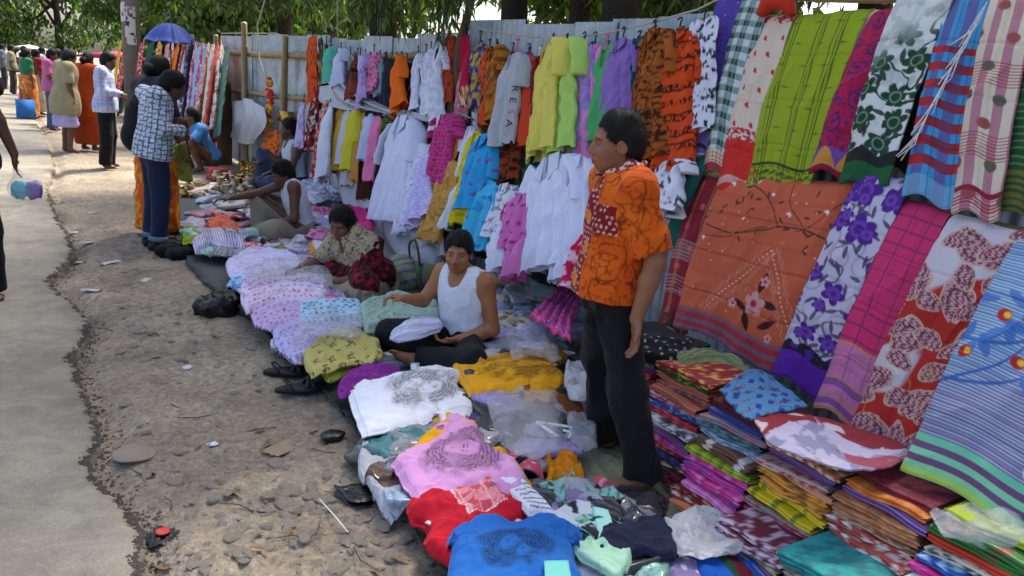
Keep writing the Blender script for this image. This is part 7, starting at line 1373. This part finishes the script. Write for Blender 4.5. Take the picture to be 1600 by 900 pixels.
# 7. man in checked shirt and jeans
q = stander(246, 386, (.97, .12), 'man in white checked shirt and rolled jeans bending his head over the stall', h=.0135, scale=.98, tilt=.45, head_face=(.98, -.1), jk=dict(look, head=(.16, -.07, 1.46), neck=(.06, -.03, 1.385), chest=(.03, -.01, 1.24)), skin='543726'); q.hair(vol=1.04)
q.shirt(checks('c8d4e2', '27324a', .042, .010), -.10, 1.8, .026, .02, h=.012); q.trousers(cs_('1d2740'), .05, .10, .082, .075, .010, .93)
for k in 'LR':
    V, Fc = PK[1]; td = q.J['to'+k]-q.J['an'+k]; V = V*np.array([.15, .055, .04]); a = math.atan2(td[1], td[0]); V = np.stack([V[:, 0]*math.cos(a)-V[:, 1]*math.sin(a), V[:, 0]*math.sin(a)+V[:, 1]*math.cos(a), V[:, 2]], 1)+(q.J['an'+k]+q.J['to'+k])/2+v3(0, 0, -.012); obj('shoe', V, Fc, M['rubber'], q.T)
    V, Fc = tube([q.J['an'+k]+(q.J['kn'+k]-q.J['an'+k])*t for t in (.05, .16)], .082, 14); obj('rolled_cuff', V, Fc, plain('denim_inside', '5f7088', .8), q.T)
lay('green_cloth_held', [[(268, 240, .9), (278, 225, .95), (292, 232, .9)], [(270, 265, .55), (284, 262, .55), (300, 270, .5)], [(278, 280, .35), (290, 284, .35), (302, 284, .35)]], .02, P_text('86963a', '3a4a1c', .04, 3, .6), 'lime green printed cloth held by the man in checked shirt', 'cloth', nu=30, nv=24, drop=0)
# 8. woman in orange saree with a black backpack
q = stander(249, 368, (.85, .5), 'person in orange and yellow saree with black backpack beside the checked shirt man', h=.018, scale=1.02, tilt=.25, jk=look, skin='543726'); q.hair(vol=.99, bun=True)
op = noisepat('c8560c', 'd89a1c', .035, .52, 4); q.shirt(cs_('2a2c33'), -.02, .9, .03, .02); q.skirt(op, .90, .18, .21, .08, .022, 'saree_skirt'); 
def backpack(p, col, label, s=1.0):
    c = p.J['chest']-p.tf*.17-v3(0, 0, .24); F_ = Field(); F_.ell(c, np.array([.10, .16, .25])*s, p.TA, .05); F_.ell(c-p.tf*.07-p.TA[2]*.08, np.array([.08, .13, .13])*s, p.TA, .03); F_.cone(c+p.TA[2]*.22*s, c+p.TA[2]*.26*s+p.tf*.05, .02, .015, .02)
    for sg in (-1, 1): F_.cone(c+p.TA[2]*.2*s+p.TA[1]*sg*.09, p.J['neck']+p.TA[1]*sg*.11+p.tf*.04, .022, .022, .02); F_.cone(p.J['neck']+p.TA[1]*sg*.11+p.tf*.04, p.J['chest']+p.tf*.13+p.TA[1]*sg*.13-v3(0, 0, .08), .022, .02, .02)
    lo, hi = F_.bounds(); V, Fc = sdf_mesh(lambda P: F_(P)-.006*vn3(P*22, 3), lo, hi, .011); obj('backpack', V, Fc, M['cotton'], col=np.broadcast_to(hx(col), (len(V), 3)), label=label, cat='backpack')
backpack(q, '0e0f12', 'large black backpack worn beside the checked shirt', 1.05)
# 9-14 the shoppers farther along
q = stander(170, 263, (.95, -.3), 'man in pale blue striped shirt and black trousers facing the stalls', scale=1.02, tilt=.3, jk=look); q.hair(vol=.98); q.shirt(checks('b8c0da', '8f98c0', .05, .012), -.12, 1.85, .026, .02); q.trousers(cs_('121216'), .05, .105, .09, .085)
q = stander(141, 236, (.7, .7), 'person in orange kurta behind the striped shirt man', scale=1.0, tilt=.2, jk=look); q.hair(vol=.98, bun=True); q.shirt(cs_('a8400f'), -.40, 1.4, .035, .05, name='kurta'); q.skirt(cs_('963610'), .82, .2, .22, .04)
q = stander(108, 239, (.95, .3), 'man in khaki kurta and lavender dhoti bending toward the stalls', scale=1.02, tilt=.45, jk=dict(head=(.09, 0, 1.50), chest=(.04, 0, 1.25), neck=(.04, 0, 1.40)), girth=1.12); q.hair(vol=.99); q.shirt(cs_('8f8768'), -.32, .95, .035, .05, name='kurta', sr=.08); q.skirt(cs_('a79cc8'), .52, .19, .22, .04, .03, 'dhoti')
q = stander(84, 205, (.98, -.25), 'man in pink shirt among the far shoppers', scale=1.0, h=.02, jk=look); q.hair(vol=.97); q.shirt(cs_('b8608e'), -.12, .85, .028, .02); q.trousers(cs_('4a5470'), .05, .10, .09, .085)
q = stander(48, 186, (.9, .3), 'woman in green blouse and orange saree walking with a blue bag', scale=.97, h=.02, tilt=.05); q.hair(vol=.99, bun=True); q.shirt(cs_('1f6a42'), .02, .8, .025, .0, name='blouse'); q.skirt(noisepat('b8602a', 'd8a06a', .04), .88, .21, .26, .10, .03, 'saree_skirt')
V, Fc = box(gy(40, 170, float(q.base[1])-.35), (.36, .16, .42), .3); bb = thing('blue_bag', 'square blue bag carried by the woman in green blouse', 'bag', V.mean(0)); obj('bag_body', V, Fc, plain('blue_canvas', '1f62a8', .7), bb, smooth=False); V2, F2 = tube([V.mean(0)+v3(-.08, 0, .18), V.mean(0)+v3(-.06, 0, .34), V.mean(0)+v3(.06, 0, .34), V.mean(0)+v3(.08, 0, .18)], .012, 6); obj('bag_handle', V2, F2, M['rubber'], bb)
q = stander(62, 180, (.9, .3), 'woman in dark red blouse and white shawl among the far shoppers', scale=.97, h=.022); q.hair(vol=.98, bun=True); q.shirt(cs_('7a1f1a'), .0, .9, .03, .02); q.skirt(cs_('a89a78'), .86, .2, .24, .08, .03)
fars = [(96, 196, '3a5a58', '2a2a30', 'teal shirt beside the pink shirt man'), (22, 148, '8a8468', '3a3a34', 'tan shirt at the far left'), (42, 150, '8a6aa0', '2c2c38', 'mauve shirt behind the woman with the blue bag'), (70, 158, 'c8c8cc', '4a4038', 'white shirt deep in the crowd'), (118, 200, 'b03a28', '2a2420', 'brick red shirt behind the khaki kurta'), (88, 165, '9a90b8', '33333a', 'pale violet shirt far down the street'), (8, 140, '5a6a7a', '2c2c30', 'grey blue shirt at the picture edge')]
for u, v, c1, c2, lab in fars:
    q = stander(u, v, (.95, -.1 if u % 3 else .4), f'far shopper wearing a {lab}', h=.03, scale=1.0); q.hair(vol=.97); q.shirt(cs_(c1), -.12, .9, .03, .02); q.trousers(cs_(c2), .05, .105, .095, .09)
# 15. man cut by the left edge, arm swinging with a plastic bag
base = gz(-42, 470)
wr = rel(gy(22, 240, base[1]-.02), base, (.05, -1)); el = rel(gy(-16, 160, base[1]-.02), base, (.05, -1))
q = stander(-42, 470, (.05, -1), 'man in black t-shirt at the left edge swinging a bare arm', h=.012, scale=1.03, tilt=0, skin='4f3322', jk=dict(elL=(el[0]/1.03, el[1]/1.03, el[2]/1.03), wrL=(wr[0]/1.03, wr[1]/1.03, wr[2]/1.03), shL=(-.0, .17, 1.38)))
q.hair(); q.shirt(cs_('121318'), -.08, .62, .03, .02, sr=.085); q.trousers(cs_('17181c'), .05, .105, .09, .085)
LM = q
# ------------------------------------------------------------------ small things
# plastic bag in the hand at the left edge
hp = LM.J['wrL']+v3(0, 0, -.10); bg_ = thing('carrier_bag', 'clear carrier bag with turquoise and purple things swinging from the hand', 'bag', hp+v3(0, 0, -.22))
c0 = gy(40, 295, float(hp[1])); F_ = Field(); F_.ell(c0, np.array([.10, .06, .075])); F_.cone(c0+v3(-.02, 0, .04), hp, .035, .012, .05)
lo, hi = F_.bounds(); V, Fc = sdf_mesh(lambda P: F_(P)-.012*vn3(P*24, 3), lo, hi, .008); obj('bag_film', V, Fc, M['film'], bg_)
for k, (dx, cc) in enumerate(((-.035, '3aa8b8'), (.045, '6a4a9a'))):
    V, Fc = PK[k]; obj('packet', V*np.array([.05, .04, .045])+c0+v3(dx, 0, -.01), Fc, plain('bag_content', cc, .6), bg_)
# sandals at the mat edge
def sandal(u, v, rz, label):
    c = gz(u, v, .03); n_ = 22; th = np.linspace(0, 2*np.pi, n_, endpoint=False); rx = .135; ry = np.where(np.cos(th) > 0, .052, .042)
    P = np.stack([rx*np.cos(th), ry*np.sin(th)*(1-.12*np.cos(2*th))], 1); ca, sa = math.cos(rz), math.sin(rz); P = np.stack([P[:, 0]*ca-P[:, 1]*sa, P[:, 0]*sa+P[:, 1]*ca], 1)
    t = thing('sandal', label, 'sandal', c-v3(0, 0, .03)); V = np.concatenate([np.c_[P, np.full(n_, -.022)], np.c_[P, np.full(n_, .0)], np.c_[P*.93, np.full(n_, .004)]])+c
    Fc = [(i+k*n_, (i+1) % n_+k*n_, (i+1) % n_+(k+1)*n_, i+(k+1)*n_) for k in (0, 1) for i in range(n_)]+[tuple(range(n_-1, -1, -1)), tuple(range(2*n_, 3*n_))]; obj('sole', V, Fc, M['rubber'], t)
    f = v3(ca, sa, 0); l = v3(-sa, ca, 0)
    for a, b_ in ((.07, .02), (.02, .07)):
        Q = [c+f*a+l*.05, c+f*(a*.6+b_*.4)+l*.025+v3(0, 0, .042), c+f*(a*.4+b_*.6)-l*.025+v3(0, 0, .042), c+f*b_-l*.05]; V, Fc = tube(cubic(np.array(Q)[:, None, :], 10)[:, 0], .014, 6, True, .35); obj('strap', V, Fc, M['rubber'], t)
    Q = [c-f*.04+l*.045, c-f*.075+l*.03+v3(0, 0, .035), c-f*.085+v3(0, 0, .04), c-f*.075-l*.03+v3(0, 0, .035), c-f*.04-l*.045]; V, Fc = tube(cubic(np.array(Q)[:, None, :], 12)[:, 0], .010, 6, True, .4); obj('strap', V, Fc, M['rubber'], t)
sandal(450, 578, -.35, 'black rubber sandal nearer the fence side of the pair'); sandal(470, 604, -.15, 'black rubber sandal nearer the camera of the pair')
# brass and steel wares
def pot(u, v, z, s, kind, mat, label):
    pr = {'lota': [(.30, 0), (.55, .1), (.72, .4), (.62, .75), (.36, .95), (.34, 1.05), (.50, 1.2), (.46, 1.2)], 'lamp': [(.55, 0), (.5, .08), (.16, .2), (.12, .9), (.2, 1.0), (.45, 1.15), (.48, 1.25), (.2, 1.28), (.1, 1.5), (.02, 1.6)], 'jar': [(.5, 0), (.52, .05), (.52, .95), (.56, 1.0), (.56, 1.15), (.5, 1.2)], 'bowl': [(.3, 0), (.6, .15), (.8, .5), (.84, .5), (.7, .42)]}[kind]
    V, Fc = lathe(gz(u, v, z), [(a*s, b_*s) for a, b_ in pr], 14); obj({'lota': 'brass_pot', 'lamp': 'brass_lamp', 'jar': 'metal_jar', 'bowl': 'brass_bowl'}[kind], V, Fc, M[mat], label=label, cat={'lota': 'pot', 'lamp': 'lamp', 'jar': 'jar', 'bowl': 'bowl'}[kind], group='brass and steel wares on the far mat')
r = np.random.default_rng(8)
for k in range(26): pot(r.uniform(286, 332), r.uniform(292, 308), .02, r.uniform(.05, .09), ['bowl', 'lota', 'bowl'][k % 3], 'brass', f"small brass {['bowl', 'round pot', 'bowl'][k % 3]} in the left heap of brass wares")
for k in range(34): pot(r.uniform(335, 395), r.uniform(278, 306), .05+.1*r.random(), r.uniform(.06, .10), ['lota', 'jar', 'jar'][k % 3], ['steel', 'brass', 'steel'][k % 3], f"{['steel round pot', 'brass jar', 'steel jar'][k % 3]} in the middle heap of metal wares")
for k in range(26): pot(r.uniform(376, 415), r.uniform(255, 275), .10, r.uniform(.06, .09), ['lamp', 'lota', 'lamp'][k % 3], 'brass', f"{['tall brass lamp', 'brass round pot', 'tall brass lamp'][k % 3]} in the heap nearest the bamboo")
for (u, v, cc, lab) in ((318, 206, 'c8341e', 'red crates stacked beside the blue shirt man'), (344, 268, 'a8342c', 'red lidded tin behind the metal pots')):
    t = thing('red_box', lab, 'box', gz(u, v+62, 0)); 
    for k in range(2): V, Fc = box(gx(u, v+k*9, 2.6), (.30, .34, .10), .1*k); obj('box', V, Fc, plain('red_plastic', cc, .5), t, smooth=False)
# garlands by the far vest man
for (u, v, n_, c1, c2, lab) in ((424, 226, 60, 'e8721a', 'd83a6a', 'orange and pink marigold garlands hanging beside the vest man'), (421, 160, 40, 'c8281e', 'd8a020', 'red and yellow tinsel garland hung on the fence')):
    t = thing('garland', lab, 'garland', gx(u, v, 3.16)); Vs = []
    parts = {0: [], 1: []}
    for k in range(n_):
        a = r.uniform(-1, 1); b_ = r.uniform(-1, 1); p = gx(u+a*(13 if n_ == 60 else 4), v+b_*(22 if n_ == 60 else 38), 3.16); V, Fc = lathe(p, [(.0, -.03), (.03, -.018), (.036, 0), (.03, .018), (.0, .03)], 8); parts[k % 2 if n_ < 60 else int(b_ > .5)].append((V, Fc))
    for key, cc in ((0, c1), (1, c2)):
        if parts[key]: V, Fc = join(parts[key]); o = obj('blossoms', V, Fc, plain('marigold', cc, .8, bump=.6), t); o['kind'] = 'stuff'
V, Fc = box(gx(446, 182, 3.22), (.12, .26, .14), .2); obj('gold_box', V, Fc, M['brass'], smooth=False, label='shiny gold box on the ledge behind the vest man', cat='box')
# woven bag and cushion behind the seated man
def bagf():
    p = gz(668, 452, .0); t = thing('woven_bag', 'striped woven shopping bag stuffed with plastic behind the seated man', 'bag', p); F_ = Field(); F_.ell(p+v3(0, 0, .17), np.array([.13, .20, .20]), None, .05); lo, hi = F_.bounds()
    V, Fc = sdf_mesh(lambda P: np.maximum(F_(P)-.008*vn3(P*18, 3), P[:, 2]-p[2]-.25), lo, hi, .012); k = np.mod((V[:, 1]-p[1])*1.0, .11); c = np.where((k < .03)[:, None], hx('2f5a7a'), np.where((k < .05)[:, None], hx('8a7a3a'), hx('7d7a52'))); obj('bag_body', V, Fc, M['cotton'], t, col=c)
    V, Fc = sdf_mesh(lambda P: np.linalg.norm((P-p-v3(0, 0, .25))/np.array([.9, 1.3, 1]), axis=1)-.12-.02*vn3(P*20, 5), p+v3(-.2, -.25, .08), p+v3(.2, .25, .45), .014); obj('stuffing', V, Fc, M['milky'], t)
    Q = [p+v3(-.12, .10, .22), p+v3(-.14, .09, .36), p+v3(-.14, .0, .42), p+v3(-.14, -.07, .36), p+v3(-.12, -.08, .22)]; V, Fc = tube(cubic(np.array(Q)[:, None, :], 16)[:, 0], .010, 6); obj('handle', V, Fc, M['wood'], t)
bagf()
def lump(u, v, z, rad, col, label, name, cat, mat='cotton', seed=1, w_=.02, pat=None):
    p = gz(u, v, z); rad = np.array(rad); F_ = Field(); F_.ell(p+v3(0, 0, rad[2]*.7), rad, None, .05); lo, hi = F_.bounds(); V, Fc = sdf_mesh(lambda P: F_(P)-w_*(1-np.abs(2*vn3(P*11+seed, seed)-1))**2-w_*.4*vn3(P*30, seed), lo-.03, hi+.03, .012)
    c = pat(V-p) if pat else np.broadcast_to(hx(col or 'ffffff'), (len(V), 3)); return obj(name, V, Fc, M[mat], col=c if not mat in ('film', 'milky', 'black_bag') else None, label=label, cat=cat)
lump(628, 448, 0, (.16, .16, .15), 'a8a070', 'striped cushion bundle between the woman and woven bag', 'cushion', 'cushion', pat=lambda V: np.where((np.mod(V[:, 1]+V[:, 2], .09) < .03)[:, None], hx('4a7a9a'), hx('a39a6e')))
lump(655, 412, 0, (.16, .22, .22), '', 'big knotted plastic sack behind the woven bag', 'plastic_sack', 'sack', 'milky', 3, .03)
lump(838, 440, .05, (.14, .22, .16), '', 'clear plastic sack knotted below the white shirts', 'plastic_sack', 'sack', 'film', 5, .03)
lump(338, 490, 0, (.10, .08, .06), '', 'crumpled black polythene bag on the dirt beside the tarpaulin', 'black_bag', 'bag', 'black_bag', 2, .05)
lump(362, 472, 0, (.09, .10, .04), '', 'folded black polythene at the tarpaulin edge', 'black_bag', 'bag', 'black_bag', 4, .04)
lump(520, 682, 0, (.05, .03, .008), '', 'flat black polythene scrap on the tarpaulin edge', 'black_bag', 'bag', 'black_bag', 6, .015)
lump(560, 768, 0, (.05, .06, .006), '', 'torn black polythene scrap near the white plastic sheet', 'black_bag', 'bag', 'black_bag', 7, .015)
lump(1045, 556, .50, (.15, .12, .035), '15161a', 'loosely folded black dotted cloth on top of the left stack', 'black_cloth', 'cloth', pat=lambda V: mixc(np.broadcast_to(hx('131418'), (len(V), 3)), hx('b8b8b8'), sst(.008, .005, np.hypot(*cells(V[:, 0]+1, V[:, 1]+1, .05, 3)[:2]))))
for k, (u, v, cc, lab) in enumerate([(262, 398, 'shoe', 'dark shoes left by the checked shirt man'), (282, 402, 'x', 'second dark shoe beside the far clothing heap')]): lump(u, v, 0, (.10, .06, .05), '16161a', lab, 'dark_shoe', 'shoe', seed=9+k)
# white hanger lying under plastic
p = [gz(u, v, .165) for u, v in ((838, 660), (868, 664), (895, 668), (884, 684), (868, 680), (838, 660))]; V, Fc = tube(p, .008, 6); V2, F2 = tube([gz(880, 672, .17), gz(893, 676, .17), gz(889, 684, .17)], .007, 6); V, Fc = join([(V, Fc), (V2, F2)])
obj('clothes_hanger', V, Fc, M['plastic_white'], label='white plastic hanger lying among dark packets', cat='hanger')
# litter on the dirt
def flatbit(u, v, a, b_, rz, col, label, name, cat, seed=0, z=.006, wavy=.006):
    p = gz(u, v, 0); z0 = float(ground_h(p[:1], p[1:2])[0]); n_ = 9; r = np.random.default_rng(seed); X_, Y_ = np.meshgrid(np.linspace(-1, 1, n_), np.linspace(-1, 1, n_), indexing='ij'); k = 1-.18*r.random((n_, n_))*((np.abs(X_) > .8) | (np.abs(Y_) > .8)); Z_ = wavy*np.sin(X_*3+seed)*np.cos(Y_*2); ca, sa = math.cos(rz), math.sin(rz); x, y = X_*a*k, Y_*b_*k
    G = np.stack([p[0]+x*ca-y*sa, p[1]+x*sa+y*ca, z0+z+Z_+.004], -1); V, Fc = sheet(G, UP, None, .002); obj(name, V, Fc, plain(name, col, .8, var=.15, vscale=30), label=label, cat=cat)
def disc(u, v, r_, col, label, name, cat, mat=None):
    p = gz(u, v, 0); p[2] = float(ground_h(p[:1], p[1:2])[0])+.006; V, Fc = lathe(p, [(r_*.98, 0), (r_, .004), (r_*.96, .008)], 26); V[:, 2] += .004*np.sin(V[:, 0]*40); obj(name, V, Fc, mat or plain(name, col, .85, var=.2, vscale=20), label=label, cat=cat)
disc(210, 706, .088, '85796a', 'flat round brown cardboard disc lying on the dirt', 'cardboard_disc', 'disc'); disc(293, 573, .028, 'c4c4be', 'small white paper disc on the dirt', 'paper_disc', 'disc')
wp = thing('snack_wrapper', 'crumpled black snack wrapper with red centre near the road edge', 'wrapper', gz(254, 826, .0)); p = gz(254, 826, .0); p[2] = float(ground_h(p[:1], p[1:2])[0])+.012
th = np.linspace(0, 2*np.pi, 27, endpoint=False); rr = .066*(1+.16*np.sin(th*5)+.06*np.sin(th*11)); V = np.concatenate([[p+v3(0, 0, .016)]]+[np.stack([p[0]+rr*k*np.cos(th)*1.05, p[1]+rr*k*np.sin(th)*.95, p[2]+.014*(1-k)+.006*np.sin(th*7+k*9)], 1) for k in (.5, .8, 1)]); Fc = [(0, 1+i, 1+(i+1) % 27) for i in range(27)]+[(1+k*27+i, 1+k*27+27+i, 1+k*27+27+(i+1) % 27, 1+k*27+(i+1) % 27) for k in (0, 1) for i in range(27)]
obj('foil', V, Fc, plain('black_foil', '17181c', .35, var=.9, vscale=45, bump=.8, bscale=50), wp); V, Fc = lathe(p+v3(0, .0, .018), [(.026, 0), (.027, .003), (.02, .005)], 16); obj('red_spot', V, Fc, plain('red_print', 'c0392f', .5), wp)
flatbit(333, 692, .026, .018, .3, 'cfd4dc', 'small crumpled white paper on the bare dirt', 'paper_scrap', 'paper', 1, wavy=.01)
flatbit(443, 696, .09, .055, .5, '8a7a62', 'torn brown cardboard sheet half buried in dirt', 'cardboard', 'cardboard', 2)
for k, (u, v, a, b_, rz) in enumerate([(140, 376, .07, .03, .2), (172, 410, .09, .035, .6), (142, 453, .07, .03, -.4), (228, 438, .06, .03, 1.1), (122, 400, .05, .025, .4), (120, 357, .06, .03, .1), (145, 330, .07, .03, .5), (90, 250, .08, .03, .2)]):
    flatbit(u, v, a, b_, rz, 'b4b2ac', ['pale paper scrap nearest the far road edge', 'long pale paper scrap left of the jeans', 'pale paper scrap near the road notch', 'twisted pale paper scrap below the jeans', 'small pale scrap at the road edge', 'pale flattened cup near the road edge', 'farther pale paper scrap on the verge', 'farthest pale scrap on the verge'][k], 'paper_scrap', 'paper', 10+k, wavy=.008)
flatbit(1, 0, 0, 0, 0, 'ffffff', 'x', 'x', 'x') if False else None
p0, p1_ = gz(499, 780, .012), gz(544, 832, .012); V, Fc = tube([p0, (p0+p1_)/2+v3(0, 0, .004), p1_], .0032, 6); obj('drinking_straw', V, Fc, M['plastic_white'], label='white plastic straw lying on the stony dirt', cat='straw')
V, Fc = box(gz(607, 553, .10), (.035, .055, .003), .3); obj('white_tag', V, Fc, M['white_paint'], label='small white card on the black cloth beside the man\'s knee', cat='card', smooth=False)
# dry leaves and twigs
r = np.random.default_rng(4); M['dryleaf'] = plain('dry_leaf', '7a5a38', .8, var=.4)
lv = [(480, 790, 'curled dry leaf beside the straw')]
LEAFB = leaves(np.zeros((1, 3)), .09, 1, 0, .3)
dry = []
for k in range(70):
    u, v = r.uniform(130, 680), r.uniform(330, 895); p = gz(u, v, 0)
    if p[0] > 1.15 or p[0] < smooth_edge(p[1])+.05: continue
    p[2] = float(ground_h(p[:1], p[1:2])[0])+.008; L = r.uniform(.03, .085); a = r.uniform(0, 6.28); d = v3(math.cos(a), math.sin(a), 0); s_ = v3(-d[1], d[0], 0); w2 = L*.16
    V = np.array([p-d*L*.5, p-s_*w2+v3(0, 0, .004), p+v3(0, 0, .001), p+s_*w2+v3(0, 0, .007), p+d*L*.5+v3(0, 0, .006)]); dry.append((V, [(0, 1, 2), (0, 2, 3), (1, 4, 2), (2, 4, 3)]))
for V, Fc in dry: obj('dry_leaf', V, Fc, M['dryleaf'], label='dry brown leaf lying on the dirt strip', cat='leaf', group='dry leaves on the dirt')
for k in range(26):
    u, v = r.uniform(130, 600), r.uniform(400, 880); p = gz(u, v, 0)
    if p[0] > 1.15 or p[0] < smooth_edge(p[1])+.05: continue
    p[2] = float(ground_h(p[:1], p[1:2])[0])+.007; a = r.uniform(0, 6.28); L = r.uniform(.05, .2); V, Fc = tube([p, p+v3(math.cos(a), math.sin(a), .02)*L*.5, p+v3(math.cos(a+.25), math.sin(a+.25), .0)*L], [.003, .0026, .0015], 5); obj('twig', V, Fc, M['wood'], label='thin dry twig lying on the dirt strip', cat='twig', group='twigs on the dirt')
# ---- utility pole with posters, umbrella, far stalls
pc = gx(205, 60, 3.0)[:2]; up_ = thing('utility_pole', 'concrete utility pole covered in torn posters beyond the shoppers', 'pole', (pc[0], pc[1], 0))
V, Fc = tube([(pc[0], pc[1], 0), (pc[0], pc[1], 3), (pc[0]+.05, pc[1], 7)], [.24, .22, .18], 12); obj('shaft', V, Fc, plain('pole_concrete', '6f6a62', .9, var=.3, bump=.4), up_)
for k, (u, v, w_, h_) in enumerate([(199, 15, .22, .3), (214, 10, .2, .26), (199, 48, .22, .3), (216, 30, .18, .3), (215, 62, .2, .2), (190, 18, .16, .5)]):
    c = gx(u, v, 2.78); th = np.linspace(-.9, .9, 7); a0 = math.atan2(c[1]-pc[1], c[0]-pc[0]); rr = .236; Q = np.array([[(pc[0]+rr*math.cos(a0+t*w_/.35), pc[1]+rr*math.sin(a0+t*w_/.35), c[2]+s*h_) for t in th] for s in (.5, 0, -.5)]); cloth_obj('poster', surf(Q, 20, 20), (-1, -1, 0), P_text('c4c2c0', '2a2a30', .10, k, .54), 'cotton', up_, None, .002)
ub = gx(266, 52, 2.7); um = thing('blue_umbrella', 'open blue umbrella held above the far stalls', 'umbrella', (ub[0], ub[1], 0)); n_ = 8; Vs = []; rim = .47
for i in range(n_):
    a0, a1 = 2*math.pi*i/n_, 2*math.pi*(i+1)/n_; rows = []
    for t in np.linspace(0, 1, 7): rows.append([ub+v3(rim*t*math.cos(a), rim*t*math.sin(a), .18-.36*t*t+(-.0+.035*t*math.sin(math.pi*s))) for s, a in ((0, a0), (.5, (a0+a1)/2), (1, a1))])
    G = np.array(rows); V, Fc = sheet(surf(G, 8, 6), UP, None, .004); obj('panel', V, Fc, plain('blue_nylon', '243f8c', .6), um)
V, Fc = tube([ub+v3(0, 0, .28), ub+v3(0, 0, -1.0)], .012, 8); obj('shaft', V, Fc, M['rubber'], um)
far_st = [(-9.0, 46, 'c8c8c2', 'white canopied stall at the left end of the street'), (-5.5, 52, 'b8b4a8', 'grey canopied stall second along the far street'), (-2.0, 58, 'cfcabc', 'cream canopied stall third along the far street'), (3.6, 33, 'b83a5a', 'pink and orange draped stall beyond the shoppers'), (1.6, 62, 'd8d4c8', 'pale canopied stall at the street end')]
for x, y, cc, lab in far_st:
    t = thing('market_stall', lab, 'stall', (x, y, 0)); V, Fc = np.array([[x-1.6, y-1, 1.45], [x+1.6, y-1, 1.45], [x+1.6, y+1, 1.45], [x-1.6, y+1, 1.45], [x, y, 1.75]]), [(0, 1, 4), (1, 2, 4), (2, 3, 4), (3, 0, 4), (3, 2, 1, 0)]; obj('canopy', V, Fc, plain('canopy', cc, .8), t, smooth=False)
    for sx in (-1.5, 1.5):
        for sy in (-.9, .9): V, Fc = tube([(x+sx, y+sy, 0), (x+sx, y+sy, 1.45)], .04, 6); obj('post', V, Fc, M['bamboo'], t)
    V, Fc = box((x, y, .45), (2.6, 1.4, .9)); obj('counter', V, Fc, plain('stall_goods', '7a5a4a' if x < 3 else 'c86a2a', .8, var=.5, vscale=3), t, smooth=False)
